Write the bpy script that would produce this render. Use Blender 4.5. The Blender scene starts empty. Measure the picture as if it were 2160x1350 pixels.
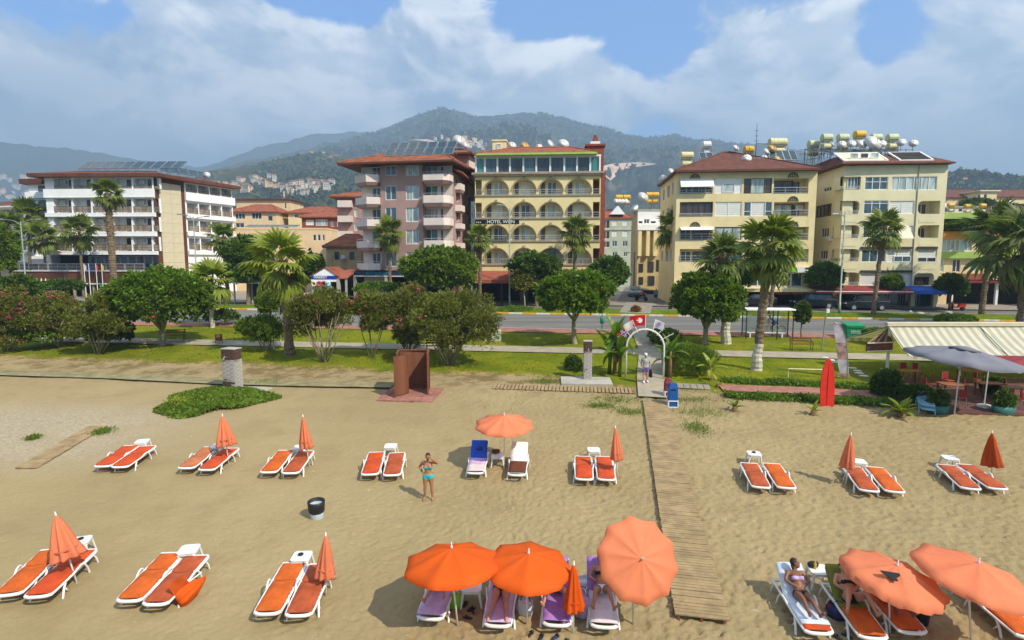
import bpy, bmesh, math, random
import numpy as np
from mathutils import Matrix, Vector, noise as mnoise
random.seed(7)
R = math.radians
scene = bpy.context.scene
COL = scene.collection
# ---------------------------------------------------------------- camera
FPX, PITCH, CZ = 1200.0, math.atan(125/1200),9.0
cam_d = bpy.data.cameras.new('camera')
cam_d.sensor_width = 36.0
cam_d.lens = 20.0
cam_d.clip_start = 0.1
cam_d.clip_end = 20000
cam = bpy.data.objects.new('camera', cam_d)
cam.location = (0,0, CZ)
cam.rotation_euler = (math.pi/2-PITCH,0,0)
COL.objects.link(cam)
scene.camera = cam
# ---------------------------------------------------------------- sky, sun, exposure
SUN_DIR = Vector((1.40,-1.28,1.90)).normalized()
SUN_EL = math.asin(SUN_DIR.z)
SUN_AZ = math.atan2(SUN_DIR.x, SUN_DIR.y)
sun_d = bpy.data.lights.new('sun', 'SUN')
sun_d.energy = 4.7
sun_d.angle = R(0.55)
sun_d.color = (1.0,0.92,0.77)
sun = bpy.data.objects.new('sun', sun_d)
sun.rotation_euler = SUN_DIR.to_track_quat('Z', 'Y').to_euler()
sun.location = (20,-20,60)
COL.objects.link(sun)
scene.view_settings.view_transform = 'Standard'
scene.view_settings.look = 'None'
scene.view_settings.exposure = 0.82
scene.view_settings.gamma = 1.0
scene.view_settings.use_curve_mapping = False
scene.cycles.use_denoising = True
scene.cycles.max_bounces = 6
scene.cycles.diffuse_bounces = 3
scene.cycles.glossy_bounces = 2
scene.cycles.transmission_bounces = 3
scene.cycles.transparent_max_bounces = 6
scene.cycles.volume_bounces = 0
scene.cycles.caustics_reflective = False
scene.cycles.caustics_refractive = False
def S(r, g, b):
 f = lambda c: (c/255/12.92) if c/255 <= .04045 else ((c/255+.055)/1.055) ** 2.4
 return (f(r), f(g), f(b))
class NT:
 """small wrapper over a node tree"""
 def __init__(s, tree):
  s.t = tree
  s.t.nodes.clear()
 def n(s, typ, ins=None, **kw):
  nd = s.t.nodes.new(typ)
  for k, v in kw.items():
   setattr(nd, k, v)
  for k, v in (ins or {}).items():
   if isinstance(v, bpy.types.NodeSocket):
    s.t.links.new(v, nd.inputs[k])
   else:
    nd.inputs[k].default_value = v
  return nd
 def m(s, op, a, b=0.0, c=0.0, clamp=False):
  return s.n('ShaderNodeMath', {0: a,1: b,2: c}, operation=op, use_clamp=clamp).outputs[0]
 def mix(s, f, a, b, mode='MIX'):
  a = (*a,1) if isinstance(a, tuple) and len(a) == 3 else a
  b = (*b,1) if isinstance(b, tuple) and len(b) == 3 else b
  return s.n('ShaderNodeMix', {0: f,6: a,7: b}, data_type='RGBA', blend_type=mode).outputs[2]
 def noise(s, vec, scale, detail=4, rough=.55, dist=0.0, dim='3D'):
  ins = {'Scale': scale, 'Detail': detail, 'Roughness': rough, 'Distortion': dist}
  if vec is not None:
   ins['Vector'] = vec
  return s.n('ShaderNodeTexNoise', ins, noise_dimensions=dim).outputs[0]
 def sm(s, v, lo, hi, a=0.0, b=1.0):
  return s.n('ShaderNodeMapRange', {0: v,1: lo,2: hi,3: a,4: b}, interpolation_type='SMOOTHSTEP').outputs[0]
def azel(px, py):
 a, b = (px-1080)/FPX,(675-py)/FPX
 v = Vector((a, math.cos(PITCH)+b*math.sin(PITCH),-math.sin(PITCH)+b*math.cos(PITCH)))
 return math.atan2(v.x, v.y), math.atan2(v.z, math.hypot(v.x, v.y))
world = bpy.data.worlds.new('World')
scene.world = world
world.use_nodes = True
w = NT(world.node_tree)
out = w.n('ShaderNodeOutputWorld')
sky = w.n('ShaderNodeTexSky', sky_type='NISHITA', sun_disc=False, sun_elevation=SUN_EL, sun_rotation=SUN_AZ)
sky.air_density = 1.0; sky.dust_density = 0.6; sky.ozone_density = 2.0
tc = w.n('ShaderNodeTexCoord').outputs['Generated']
sep = w.n('ShaderNodeSeparateXYZ', {0: tc})
AZ = w.m('ARCTAN2', sep.outputs[0], sep.outputs[1])
EL = w.m('ARCSINE', sep.outputs[2])
def cloud_field(daz, del_):
 a = w.m('ADD', AZ, daz); e = w.m('ADD', EL, del_)
 v = w.n('ShaderNodeCombineXYZ', {0: a,1: w.m('MULTIPLY', e,1.75),2: 3.7}).outputs[0]
 big = w.noise(v,4.6,12,.60,.3)
 return big
BANKS = [(150,10,130,45,-.26),(700,-10,200,50,-.28),(1230,20,230,75,-.36),(1375,120,72,135,-.25),
 (1870,90,62,125,-.24),(1620,-10,60,40,-.10),(1960,300,230,70,-.06),(1400,250,110,50,-.10),(1150,150,190,90,.12),
 (1620,140,200,110,.16),(300,110,420,110,.16),(700,150,400,110,.14),(960,20,110,45,.18),
 (2070,130,150,150,.14),(1640,220,260,60,.16),(1250,240,200,60,.10),(350,310,600,30,.04)]
cov = cloud_field(0,0)
for (px, py, rx, ry, wt) in BANKS:
 a0, e0 = azel(px, py)
 ra, re = rx/FPX, ry/FPX
 dx = w.m('DIVIDE', w.m('SUBTRACT', AZ, a0), ra); dy = w.m('DIVIDE', w.m('SUBTRACT', EL, e0), re)
 r2 = w.m('ADD', w.m('MULTIPLY', dx, dx), w.m('MULTIPLY', dy, dy))
 cov = w.m('ADD', cov, w.m('MULTIPLY', w.m('EXPONENT', w.m('MULTIPLY', r2,-1.0)), wt))
dens = w.sm(cov,.403,.515)
lit = w.m('SUBTRACT', cloud_field(0,0), cloud_field(.016,.034))
litf = w.sm(lit,-.08,.10)
soft = w.noise(w.n('ShaderNodeCombineXYZ', {0: w.m('MULTIPLY', AZ,1.0),1: w.m('MULTIPLY', EL,2.4),2: 9.1}).outputs[0],4.5,8,.55)
up = w.sm(EL,.10,.42)
core = w.sm(cov,.50,.80)
bright = w.m('ADD', w.m('MULTIPLY', litf,.58), w.m('MULTIPLY', w.sm(soft,.36,.64),.42))
bright = w.m('MULTIPLY', bright, w.m('ADD',.50, w.m('MULTIPLY', up,.50)))
c_dark = (1.9,2.45,3.3); c_light = (7.3,7.05,6.7)
ccol = w.mix(bright, c_dark, c_light)
skyc = w.n('ShaderNodeMix', {0: .85,6: sky.outputs[0],7: (.16,.64,1.18,1)}, data_type='RGBA', blend_type='MULTIPLY').outputs[2]
veil = w.mix(w.sm(EL,.02,.24,.40,.0), skyc,(2.2,3.2,4.6))
final = w.mix(w.m('MULTIPLY', dens,.93), veil, ccol)
bg = w.n('ShaderNodeBackground', {'Color': final, 'Strength': 0.14})
w.t.links.new(bg.outputs[0], out.inputs[0])
# ---------------------------------------------------------------- layout helpers
SL, YF, B0 = .0585,64.0,.0585*64
def gz(y):
 return SL*min(max(y,-60.0), YF)
def ray(px, py):
 a, b = (px-1080)/FPX,(675-py)/FPX
 return Vector((a, math.cos(PITCH)+b*math.sin(PITCH),-math.sin(PITCH)+b*math.cos(PITCH)))
def G(px, py, h=0.0):
 """point of the sloping beach / street that a sight line meets (h above it)"""
 d = ray(px, py)
 t = (CZ-h)/(SL*d.y-d.z)
 if t < 0 or t*d.y > YF:
  t = (CZ-h-SL*YF)/(-d.z)
 return Vector((d.x*t, d.y*t, CZ+d.z*t))
def at(px, py, Y):
 d = ray(px, py); t = Y/d.y
 return Vector((d.x*t, Y, CZ+d.z*t))
def hgt(base, py):
 """height above base of the sight line row py at base's distance"""
 return at(1080, py, base.y).z-base.z
# ---------------------------------------------------------------- numpy noise
def vnoise(x, y, seed=0):
 xi = np.floor(x).astype(np.int64); yi = np.floor(y).astype(np.int64)
 xf = x-xi; yf = y-yi
 def h(a, b):
  n = (a*374761393+b*668265263+seed*1442695041) & 0x7fffffff
  n = ((n ^ (n >> 13))*1274126177) & 0x7fffffff
  return ((n ^ (n >> 16)) & 0xffff)/65535.0
 u = xf*xf*(3-2*xf); v = yf*yf*(3-2*yf)
 return (h(xi, yi)*(1-u)+h(xi+1, yi)*u)*(1-v)+(h(xi, yi+1)*(1-u)+h(xi+1, yi+1)*u)*v
def fbm(x, y, octv=4, seed=0, gain=.5):
 s = 0; a = 1.0; t = 0
 for i in range(octv):
  s = s+a*vnoise(x*2 ** i, y*2 ** i, seed+i*17); t += a; a *= gain
 return s/t
# ---------------------------------------------------------------- mesh builder
class MB:
 def __init__(s):
  s.v = []; s.f = []; s.mi = []; s.cur = 0; s.M = None
 def add(s, vs, fs):
  o = len(s.v)
  if s.M is not None:
   vs = [s.M @ Vector(p) for p in vs]
  s.v.extend([tuple(p) for p in vs])
  for f in fs:
   s.f.append(tuple(i+o for i in f)); s.mi.append(s.cur)
  return s
 def box(s, x0, x1, y0, y1, z0, z1):
  return s.add([(x0, y0, z0),(x1, y0, z0),(x1, y1, z0),(x0, y1, z0),(x0, y0, z1),(x1, y0, z1),(x1, y1, z1),(x0, y1, z1)],
 [(0,3,2,1),(4,5,6,7),(0,1,5,4),(1,2,6,5),(2,3,7,6),(3,0,4,7)])
 def cbox(s, c, sz, rot=None):
  hx, hy, hz = sz[0]/2, sz[1]/2, sz[2]/2
  pts = [Vector(p) for p in ((-hx,-hy,-hz),(hx,-hy,-hz),(hx, hy,-hz),(-hx, hy,-hz),(-hx,-hy, hz),(hx,-hy, hz),(hx, hy, hz),(-hx, hy, hz))]
  if rot is not None:
   pts = [rot @ p for p in pts]
  c = Vector(c)
  return s.add([c+p for p in pts], [(0,3,2,1),(4,5,6,7),(0,1,5,4),(1,2,6,5),(2,3,7,6),(3,0,4,7)])
 def bbox(s, x0, x1, y0, y1, z0, z1, b=.02):
  """box with a chamfered top and vertical edges"""
  b = min(b,(x1-x0)/2.5,(y1-y0)/2.5,(z1-z0)/2)
  ring = lambda i, z: [(x0+i+b, y0+i, z),(x1-i-b, y0+i, z),(x1-i, y0+i+b, z),(x1-i, y1-i-b, z),(x1-i-b, y1-i, z),(x0+i+b, y1-i, z),(x0+i, y1-i-b, z),(x0+i, y0+i+b, z)]
  vs = ring(0, z0)+ring(0, z1-b)+ring(b*.7, z1)
  fs = [tuple(reversed(range(8))), tuple(range(16,24))]
  for k in range(2):
   for i in range(8):
    j = (i+1) % 8
    fs.append((k*8+i, k*8+j, k*8+8+j, k*8+8+i))
  return s.add(vs, fs)
 def quad(s, a, b, c, d):
  return s.add([a, b, c, d], [(0,1,2,3)])
 def prism(s, pts, z0, z1):
  n = len(pts)
  vs = [(p[0], p[1], z0) for p in pts]+[(p[0], p[1], z1) for p in pts]
  fs = [tuple(reversed(range(n))), tuple(range(n,2*n))]+[(i,(i+1) % n, n+(i+1) % n, n+i) for i in range(n)]
  return s.add(vs, fs)
 def slab(s, pts, off):
  """solid from a polygon (3d points) and an offset vector"""
  n = len(pts); off = Vector(off)
  vs = [Vector(p) for p in pts]+[Vector(p)+off for p in pts]
  fs = [tuple(reversed(range(n))), tuple(range(n,2*n))]+[(i,(i+1) % n, n+(i+1) % n, n+i) for i in range(n)]
  return s.add(vs, fs)
 def tube(s, pts, r, n=8, cap=True, flat=None):
  pts = [Vector(p) for p in pts]
  rr = r if isinstance(r,(list, tuple)) else [r]*len(pts)
  vs = []; fs = []; px = None
  for i, p in enumerate(pts):
   d = (pts[min(i+1, len(pts)-1)]-pts[max(i-1,0)])
   d = d.normalized() if d.length > 1e-9 else Vector((0,0,1))
   if px is None:
    ref = Vector((0,0,1)) if abs(d.z) < .9 else Vector((1,0,0))
    px = d.cross(ref).normalized()
   else:
    px = (px-d*px.dot(d)).normalized()
   py = d.cross(px)
   for k in range(n):
    a = 2*math.pi*k/n
    fl = flat if flat else 1.0
    vs.append(p+(px*math.cos(a)+py*math.sin(a)*fl)*rr[i])
  for i in range(len(pts)-1):
   for k in range(n):
    k2 = (k+1) % n
    fs.append((i*n+k, i*n+k2,(i+1)*n+k2,(i+1)*n+k))
  if cap:
   fs.append(tuple(reversed(range(n)))); fs.append(tuple(range((len(pts)-1)*n, len(pts)*n)))
  return s.add(vs, fs)
 def lathe(s, prof, n=16, c=(0,0,0), sx=1.0, sy=1.0, star=None):
  vs = []; fs = []
  for i,(r, z) in enumerate(prof):
   for k in range(n):
    a = 2*math.pi*k/n
    q = r*(star(k, i) if star else 1.0)
    vs.append((c[0]+q*math.cos(a)*sx, c[1]+q*math.sin(a)*sy, c[2]+z))
  for i in range(len(prof)-1):
   for k in range(n):
    k2 = (k+1) % n
    fs.append((i*n+k, i*n+k2,(i+1)*n+k2,(i+1)*n+k))
  if prof[0][0] > 1e-4:
   fs.append(tuple(reversed(range(n))))
  if prof[-1][0] > 1e-4:
   fs.append(tuple(range((len(prof)-1)*n, len(prof)*n)))
  return s.add(vs, fs)
 def ell(s, c, r, n=10, m=7, rot=None):
  vs = []; fs = []
  for i in range(m+1):
   t = math.pi*i/m
   for k in range(n):
    a = 2*math.pi*k/n
    p = Vector((r[0]*math.sin(t)*math.cos(a), r[1]*math.sin(t)*math.sin(a),-r[2]*math.cos(t)))
    if rot is not None:
     p = rot @ p
    vs.append(Vector(c)+p)
  for i in range(m):
   for k in range(n):
    k2 = (k+1) % n
    fs.append((i*n+k, i*n+k2,(i+1)*n+k2,(i+1)*n+k))
  return s.add(vs, fs)
 def mesh(s, name, mats, smooth=False):
  me = bpy.data.meshes.new(name)
  me.from_pydata(s.v, [], s.f)
  for m_ in (mats if isinstance(mats,(list, tuple)) else [mats]):
   me.materials.append(m_)
  if len(me.materials) > 1:
   me.polygons.foreach_set('material_index', s.mi)
  if smooth:
   me.polygons.foreach_set('use_smooth', [True]*len(me.polygons))
  me.update()
  return me
 def build(s, name, mats, parent=None, smooth=False, mw=None):
  return put(name, s.mesh(name, mats, smooth), parent, mw)
def put(name, mesh, parent=None, mw=None):
 o = bpy.data.objects.new(name, mesh)
 COL.objects.link(o)
 if parent is not None:
  o.parent = parent
 if mw is not None:
  o.matrix_basis = mw
 return o
def tag(o, label=None, cat=None, group=None, kind=None):
 if label: o['label'] = label
 if cat: o['category'] = cat
 if group: o['group'] = group
 if kind: o['kind'] = kind
 return o
def thing(name, label, cat, loc=(0,0,0), rz=0.0, group=None, mw=None):
 o = bpy.data.objects.new(name, None)
 COL.objects.link(o)
 o.empty_display_size = .2
 if mw is not None:
  o.matrix_basis = mw
 else:
  o.location = loc; o.rotation_euler = (0,0, rz)
 return tag(o, label, cat, group)
def copy_tree(o, label=None, parent=None, kids=None):
 c = o.copy(); COL.objects.link(c)
 if parent is not None:
  c.parent = parent
 if label: c['label'] = label
 for ch in KIDS(o):
  copy_tree(ch, None, c)
 return c
def KIDS(o):
 return list(o.children)
def TR(x, y, z, rz=0.0, sc=1.0):
 return Matrix.Translation((x, y, z)) @ Matrix.Rotation(rz,4, 'Z') @ Matrix.Scale(sc,4)
SLOPE = Matrix.Rotation(math.atan(SL),4, 'X')
def on_beach(x, y, rz=0.0, dz=0.0, sc=1.0):
 """frame standing on the sloping beach, tilted with it"""
 return Matrix.Translation((x, y, gz(y)+dz)) @ SLOPE @ Matrix.Rotation(rz,4, 'Z') @ Matrix.Scale(sc,4)
ORD = 'first second third fourth fifth sixth seventh eighth ninth tenth eleventh twelfth thirteenth fourteenth fifteenth sixteenth seventeenth eighteenth nineteenth'.split()
ORD += ['twentieth']+['twenty-'+q for q in ORD[:9]]+['thirtieth']+['thirty-'+q for q in ORD[:9]]
def text_mesh(txt, size, depth=.015):
 cu = bpy.data.curves.new('lettering', 'FONT')
 cu.body = txt; cu.size = size; cu.extrude = depth; cu.align_x = 'CENTER'; cu.align_y = 'CENTER'
 ob = bpy.data.objects.new('lettering', cu)
 COL.objects.link(ob)
 dg = bpy.context.evaluated_depsgraph_get()
 me = bpy.data.meshes.new_from_object(ob.evaluated_get(dg))
 bpy.data.objects.remove(ob)
 return me
# ---------------------------------------------------------------- materials
def mat(name, col, rough=.7, var=.12, scale=3.0, bump=0.0, bscale=40.0, metal=0.0, spec=.3, grime=0.0, island=0.0, trans=0.0, coat=0.0, space='Object'):
 m = bpy.data.materials.new(name)
 m.use_nodes = True
 t = NT(m.node_tree)
 o = t.n('ShaderNodeOutputMaterial')
 b = t.n('ShaderNodeBsdfPrincipled', {'Roughness': rough, 'Metallic': metal, 'Specular IOR Level': spec, 'Coat Weight': coat})
 if space == 'World':
  vec = t.n('ShaderNodeNewGeometry').outputs['Position']
 else:
  vec = t.n('ShaderNodeTexCoord').outputs['Object']
 c = (*col,1)
 base = None
 if var > 0:
  nz = t.noise(vec, scale,5,.6)
  f = t.sm(nz,.3,.7)
  base = t.mix(f, tuple(x*(1-var) for x in col), tuple(min(1, x*(1+var)) for x in col))
 if grime > 0:
  mp = t.n('ShaderNodeMapping', {0: vec,3: (1.2,1.2,.22)}).outputs[0]
  g = t.sm(t.noise(mp,2.2,6,.65),.52,.75,0, grime)
  base = t.mix(g, base if base else c, tuple(x*.45 for x in col))
 if island > 0:
  ri = t.n('ShaderNodeNewGeometry').outputs['Random Per Island']
  hsv = t.n('ShaderNodeHueSaturation', {'Hue': t.m('ADD',.5, t.m('MULTIPLY', t.m('SUBTRACT', ri,.5),.05*island)),
 'Value': t.m('ADD',1-.42*island, t.m('MULTIPLY', ri,.84*island)), 'Color': base if base else c})
  base = hsv.outputs[0]
 if base is not None:
  t.t.links.new(base, b.inputs['Base Color'])
 else:
  b.inputs['Base Color'].default_value = c
 if bump > 0:
  bn = t.n('ShaderNodeBump', {'Strength': bump, 'Distance': .02, 'Height': t.noise(vec, bscale,4,.6)})
  t.t.links.new(bn.outputs[0], b.inputs['Normal'])
 if trans > 0:
  tl = t.n('ShaderNodeBsdfTranslucent')
  if base is not None:
   t.t.links.new(t.mix(1.0, base,(1.25,1.3,.55), 'MULTIPLY'), tl.inputs[0])
  else:
   tl.inputs[0].default_value = c
  mx = t.n('ShaderNodeMixShader', {0: trans,1: b.outputs[0],2: tl.outputs[0]})
  t.t.links.new(mx.outputs[0], o.inputs[0])
 else:
  t.t.links.new(b.outputs[0], o.inputs[0])
 return m
M = {}
M['white'] = mat('white_plastic',(.74,.73,.69),.45,.09,3, spec=.35, grime=.25)
M['white_dirty'] = mat('worn_white_plastic',(.70,.68,.62),.5,.12,5)
M['white_wall'] = mat('white_render',(.84,.84,.83),.85,.05,.6, grime=.12)
M['white_trim'] = mat('white_trim',(.78,.78,.76),.6,.04,2)
M['cream_clad'] = mat('cream_cladding',(.60,.53,.36),.7,.06,1.2)
M['brown_trim'] = mat('brown_trim',(.115,.042,.024),.65,.15,1.5)
M['brown_roof'] = mat('brown_tile_roof',(.125,.045,.028),.8,.25,1.2, bump=.6, bscale=9)
M['red_roof'] = mat('red_tile_roof',(.26,.075,.035),.8,.3,1.3, bump=.6, bscale=9)
M['orange_roof'] = mat('orange_tile_roof',(.24,.075,.032),.85,.35,1.0, bump=.7, bscale=8)
M['pink_wall'] = mat('pink_grey_render',(.40,.255,.225),.85,.07,.5, grime=.15)
M['pink_lip'] = mat('pale_pink_render',(.74,.63,.56),.8,.05,.7, grime=.12)
M['yellow_wall'] = mat('yellow_render',(.72,.60,.32),.85,.06,.4, grime=.16)
M['cream_wall'] = mat('cream_render',(.74,.67,.42),.85,.07,.4, grime=.2)
M['ochre_wall'] = mat('ochre_render',(.76,.63,.34),.85,.08,.4, grime=.25)
M['peach_wall'] = mat('peach_render',(.72,.53,.31),.85,.08,.4, grime=.15)
M['old_wall'] = mat('old_beige_render',(.50,.38,.19),.9,.2,.8, grime=.45)
M['green_wall'] = mat('grey_green_render',(.42,.46,.35),.85,.08,.4, grime=.2)
M['lime_trim'] = mat('lime_green_paint',(.36,.50,.12),.7,.1,.8, grime=.15)
M['orange_trim'] = mat('orange_paint',(.66,.30,.06),.7,.1,.8, grime=.15)
M['brick'] = mat('red_brick',(.25,.065,.035),.85,.2,3, bump=.4, bscale=25)
M['grey_stone'] = mat('grey_cornice',(.33,.27,.20),.8,.15,2)
M['concrete'] = mat('concrete',(.38,.36,.31),.9,.15,1.2, bump=.3, grime=.2)
M['dark_in'] = mat('interior_shade',(.030,.026,.024),.9,.3,.8)  # near-black colour paints the shade inside rooms and openings
M['dark_metal'] = mat('dark_metal',(.035,.035,.04),.5,.1,3, metal=.4)
M['grey_metal'] = mat('grey_metal',(.33,.35,.36),.4,.1,3, metal=.6)
M['rail'] = mat('railing_metal',(.46,.48,.50),.4,.08,3, metal=.3)
M['rail_brown'] = mat('brown_railing',(.10,.065,.045),.45,.1,3)
M['frame_dark'] = mat('dark_window_frame',(.06,.045,.04),.5,.1,3)
M['shutter'] = mat('pale_roller_shutter',(.70,.70,.64),.6,.04,2)
M['pole_green'] = mat('grey_green_pole',(.25,.30,.24),.5,.12,3, metal=.2)
def glass(name, col, rough=.06, spec=.8):
 m = bpy.data.materials.new(name); m.use_nodes = True
 t = NT(m.node_tree); o = t.n('ShaderNodeOutputMaterial')
 vec = t.n('ShaderNodeNewGeometry').outputs['Position']
 nz = t.sm(t.noise(t.n('ShaderNodeMapping', {0: vec,3: (1.6,1.6,.25)}).outputs[0],1.3,3),.35,.65)
 c = t.mix(nz, tuple(x*.6 for x in col), tuple(x*1.25 for x in col))
 b = t.n('ShaderNodeBsdfPrincipled', {'Base Color': c, 'Roughness': rough, 'Specular IOR Level': spec})
 t.t.links.new(b.outputs[0], o.inputs[0])
 return m
M['glass'] = glass('dark_window_glass',(.035,.045,.05))
M['glass_blue'] = glass('blue_window_glass',(.06,.11,.14))
M['glass_pale'] = glass('curtained_window_glass',(.42,.50,.48),.15)
M['glass_teal'] = glass('teal_tinted_glass',(.05,.20,.18))
M['rail_glass'] = glass('smoked_rail_glass',(.26,.20,.14),.2)
M['glass_brown'] = glass('brown_tinted_glass',(.07,.05,.04))
M['panel'] = mat('solar_panel_glass',(.03,.06,.075),.12,.2,2, spec=.7)
M['tank_cream'] = mat('cream_tank_paint',(.60,.56,.30),.5,.12,3)
M['tank_green'] = mat('pale_green_tank_paint',(.50,.54,.32),.5,.12,3)
M['tank_yellow'] = mat('yellow_tank_paint',(.66,.40,.03),.45,.1,3)
M['tank_white'] = mat('white_tank_paint',(.68,.70,.68),.45,.08,3)
M['dish'] = mat('satellite_dish_paint',(.72,.71,.67),.5,.08,3)
M['dish_old'] = mat('rusty_dish_paint',(.62,.40,.16),.6,.25,5)
M['awn_red'] = mat('dark_red_awning',(.24,.035,.04),.8,.12,2)
M['awn_blue'] = mat('blue_awning',(.02,.10,.48),.7,.12,2)
M['awn_brown'] = mat('red_brown_awning',(.30,.085,.05),.8,.12,2)
M['awn_cream'] = mat('cream_awning',(.70,.64,.50),.8,.08,2)
M['black'] = mat('black_plastic',(.02,.02,.022),.45,.1,4)
M['sign_black'] = mat('black_sign_board',(.012,.012,.014),.4,0)
M['sign_blue'] = mat('blue_sign_board',(.015,.04,.33),.45,.05)
M['sign_teal'] = mat('teal_sign_letter',(.03,.25,.36),.45,0)
M['sign_navy'] = mat('navy_sign_board',(.015,.04,.075),.5,.1)
M['letter'] = mat('white_letter',(.82,.82,.80),.5,0)
M['letter_red'] = mat('red_letter',(.5,.05,.04),.5,0)
M['lime'] = mat('lime_logo',(.20,.55,.02),.5,0)
M['wood'] = mat('weathered_plank_wood',(.315,.225,.115),.85,.22,2.2, bump=.5, bscale=30, space='World')
M['wood_dark'] = mat('dark_stained_wood',(.17,.062,.03),.7,.25,3, bump=.4, bscale=30)
M['wood_orange'] = mat('orange_table_wood',(.28,.085,.02),.45,.2,3)
M['trunk'] = mat('grey_brown_bark',(.19,.15,.10),.95,.3,5, bump=.8, bscale=14)
M['trunk_pale'] = mat('pale_stem_bark',(.30,.255,.17),.9,.25,6, bump=.5, bscale=20)
M['palm_trunk'] = mat('palm_trunk_bark',(.175,.125,.075),.95,.35,6, bump=1.0, bscale=12)
M['palm_boot'] = mat('dead_palm_boot',(.20,.12,.06),.95,.35,8)
M['limewash'] = mat('limewashed_bark',(.50,.46,.36),.9,.2,4, bump=.5)
M['leaf'] = mat('round_tree_leaf',(.130,.210,.018),.5,.25,.5, island=1.0, trans=.38, spec=.3)
M['leaf_light'] = mat('light_green_leaf',(.150,.225,.022),.55,.2,.5, island=.9, trans=.35)
M['leaf_dark'] = mat('dark_green_leaf',(.088,.150,.018),.5,.25,.5, island=1.0, trans=.25, spec=.3)
M['leaf_olive'] = mat('oleander_leaf',(.175,.190,.034),.55,.28,.8, island=1.0, trans=.3)
M['leaf_yellow'] = mat('yellow_green_leaf',(.22,.22,.03),.6,.2,.8, island=.8, trans=.35)
M['palm_leaf'] = mat('palm_frond_leaf',(.165,.215,.026),.45,.25,.7, island=.6, trans=.4, spec=.4)
M['palm_leaf_y'] = mat('young_palm_frond_leaf',(.23,.28,.026),.45,.2,.7, island=.5, trans=.35, spec=.4)
M['palm_leaf_d'] = mat('dark_palm_frond_leaf',(.125,.170,.022),.5,.25,.7, island=.6, trans=.35, spec=.35)
M['banana'] = mat('banana_leaf',(.125,.21,.022),.4,.25,1.0, island=.5, trans=.4, spec=.4)
M['banana_y'] = mat('yellowing_banana_leaf',(.34,.38,.04),.45,.25,1.0, island=.5, trans=.4)
M['banana_dry'] = mat('dry_banana_leaf',(.28,.17,.06),.9,.3,2.0, island=.5, trans=.2)
M['flower'] = mat('pink_oleander_flower',(.62,.10,.20),.6,.2,1, island=.5, trans=.3)
M['skin_tan'] = mat('tanned_skin',(.36,.165,.085),.5,.08,6, spec=.35)
M['skin'] = mat('sunlit_skin',(.46,.235,.145),.5,.08,6, spec=.35)
M['skin_deep'] = mat('deeply_tanned_skin',(.20,.085,.045),.45,.08,6, spec=.4)
M['hair'] = mat('dark_brown_hair',(.035,.02,.014),.6,.2,20)
M['eye'] = mat('dark_eye',(.02,.015,.012),.3,0)
M['lip'] = mat('lip',(.38,.11,.09),.5,0)
M['turquoise'] = mat('turquoise_fabric',(.03,.46,.52),.7,.08,8)
M['fab_black'] = mat('black_fabric',(.015,.014,.018),.8,.1,8)
M['fab_navy'] = mat('navy_fabric',(.03,.035,.10),.8,.2,8)
M['fab_grey'] = mat('grey_tshirt_fabric',(.34,.36,.34),.85,.15,8)
M['fab_purple'] = mat('purple_shorts_fabric',(.13,.11,.32),.8,.15,8)
M['fab_blue'] = mat('blue_shirt_fabric',(.015,.13,.42),.8,.1,8)
M['fab_lilac'] = mat('lilac_shirt_fabric',(.42,.30,.55),.8,.1,8)
M['fab_teal'] = mat('teal_shirt_fabric',(.02,.26,.28),.8,.1,8)
M['fab_white'] = mat('white_fabric',(.74,.73,.72),.85,.06,8)
M['t_lilac'] = mat('lilac_towel',(.52,.38,.58),.95,.12,6, bump=.4, bscale=60)
M['t_purple'] = mat('purple_towel',(.34,.17,.47),.95,.12,6, bump=.4, bscale=60)
M['t_pink'] = mat('pale_pink_towel',(.62,.52,.52),.95,.1,6, bump=.4, bscale=60)
M['t_blue'] = mat('blue_towel',(.02,.09,.52),.95,.12,6, bump=.4, bscale=60)
M['t_white'] = mat('white_towel',(.74,.73,.71),.95,.05,6, bump=.4, bscale=60)
M['t_brown'] = mat('brown_towel',(.13,.038,.018),.95,.15,6, bump=.4, bscale=60)
M['t_olive'] = mat('olive_towel',(.17,.17,.025),.95,.15,6, bump=.4, bscale=60)
M['t_pale_blue'] = mat('pale_blue_towel',(.58,.63,.68),.95,.1,6, bump=.4, bscale=60)
M['cush_red'] = mat('orange_red_cushion',(.50,.064,.012),.78,.24,2.5, bump=.25, bscale=8)
M['cush_orange'] = mat('orange_cushion',(.52,.100,.010),.78,.24,2.5, bump=.25, bscale=8)
M['cush_rust'] = mat('rust_cushion',(.38,.075,.022),.8,.28,2.5, bump=.25, bscale=8)
M['cush_faded'] = mat('faded_orange_cushion',(.45,.15,.06),.85,.28,2.5, bump=.25, bscale=8)
M['um_orange'] = mat('orange_umbrella_fabric',(.72,.105,.004),.75,.08,1.5, trans=.22)
M['um_coral'] = mat('coral_umbrella_fabric',(.76,.225,.105),.75,.08,1.5, trans=.22)
M['um_rust'] = mat('rust_orange_umbrella_fabric',(.48,.075,.008),.8,.1,1.5, trans=.2)
M['um_grey'] = mat('grey_parasol_fabric',(.20,.20,.235),.85,.07,1.0, trans=.12)
M['um_cream'] = mat('cream_parasol_fabric',(.62,.56,.40),.85,.07,1.0, trans=.15)
M['pole_white'] = mat('white_pole_paint',(.72,.70,.66),.45,.08,5)
M['bin_grey'] = mat('pale_grey_bin_plastic',(.36,.44,.45),.5,.1,4)
M['bin_blue'] = mat('blue_bin_plastic',(.012,.09,.32),.4,.1,4)
M['green_bin'] = mat('green_container_paint',(.012,.24,.10),.5,.12,2, grime=.2)
M['red_board'] = mat('red_board_paint',(.64,.03,.014),.55,.10,3)
M['kerb_w'] = mat('white_kerb_paint',(.62,.58,.48),.8,.12,3, grime=.2, space='World')
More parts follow.
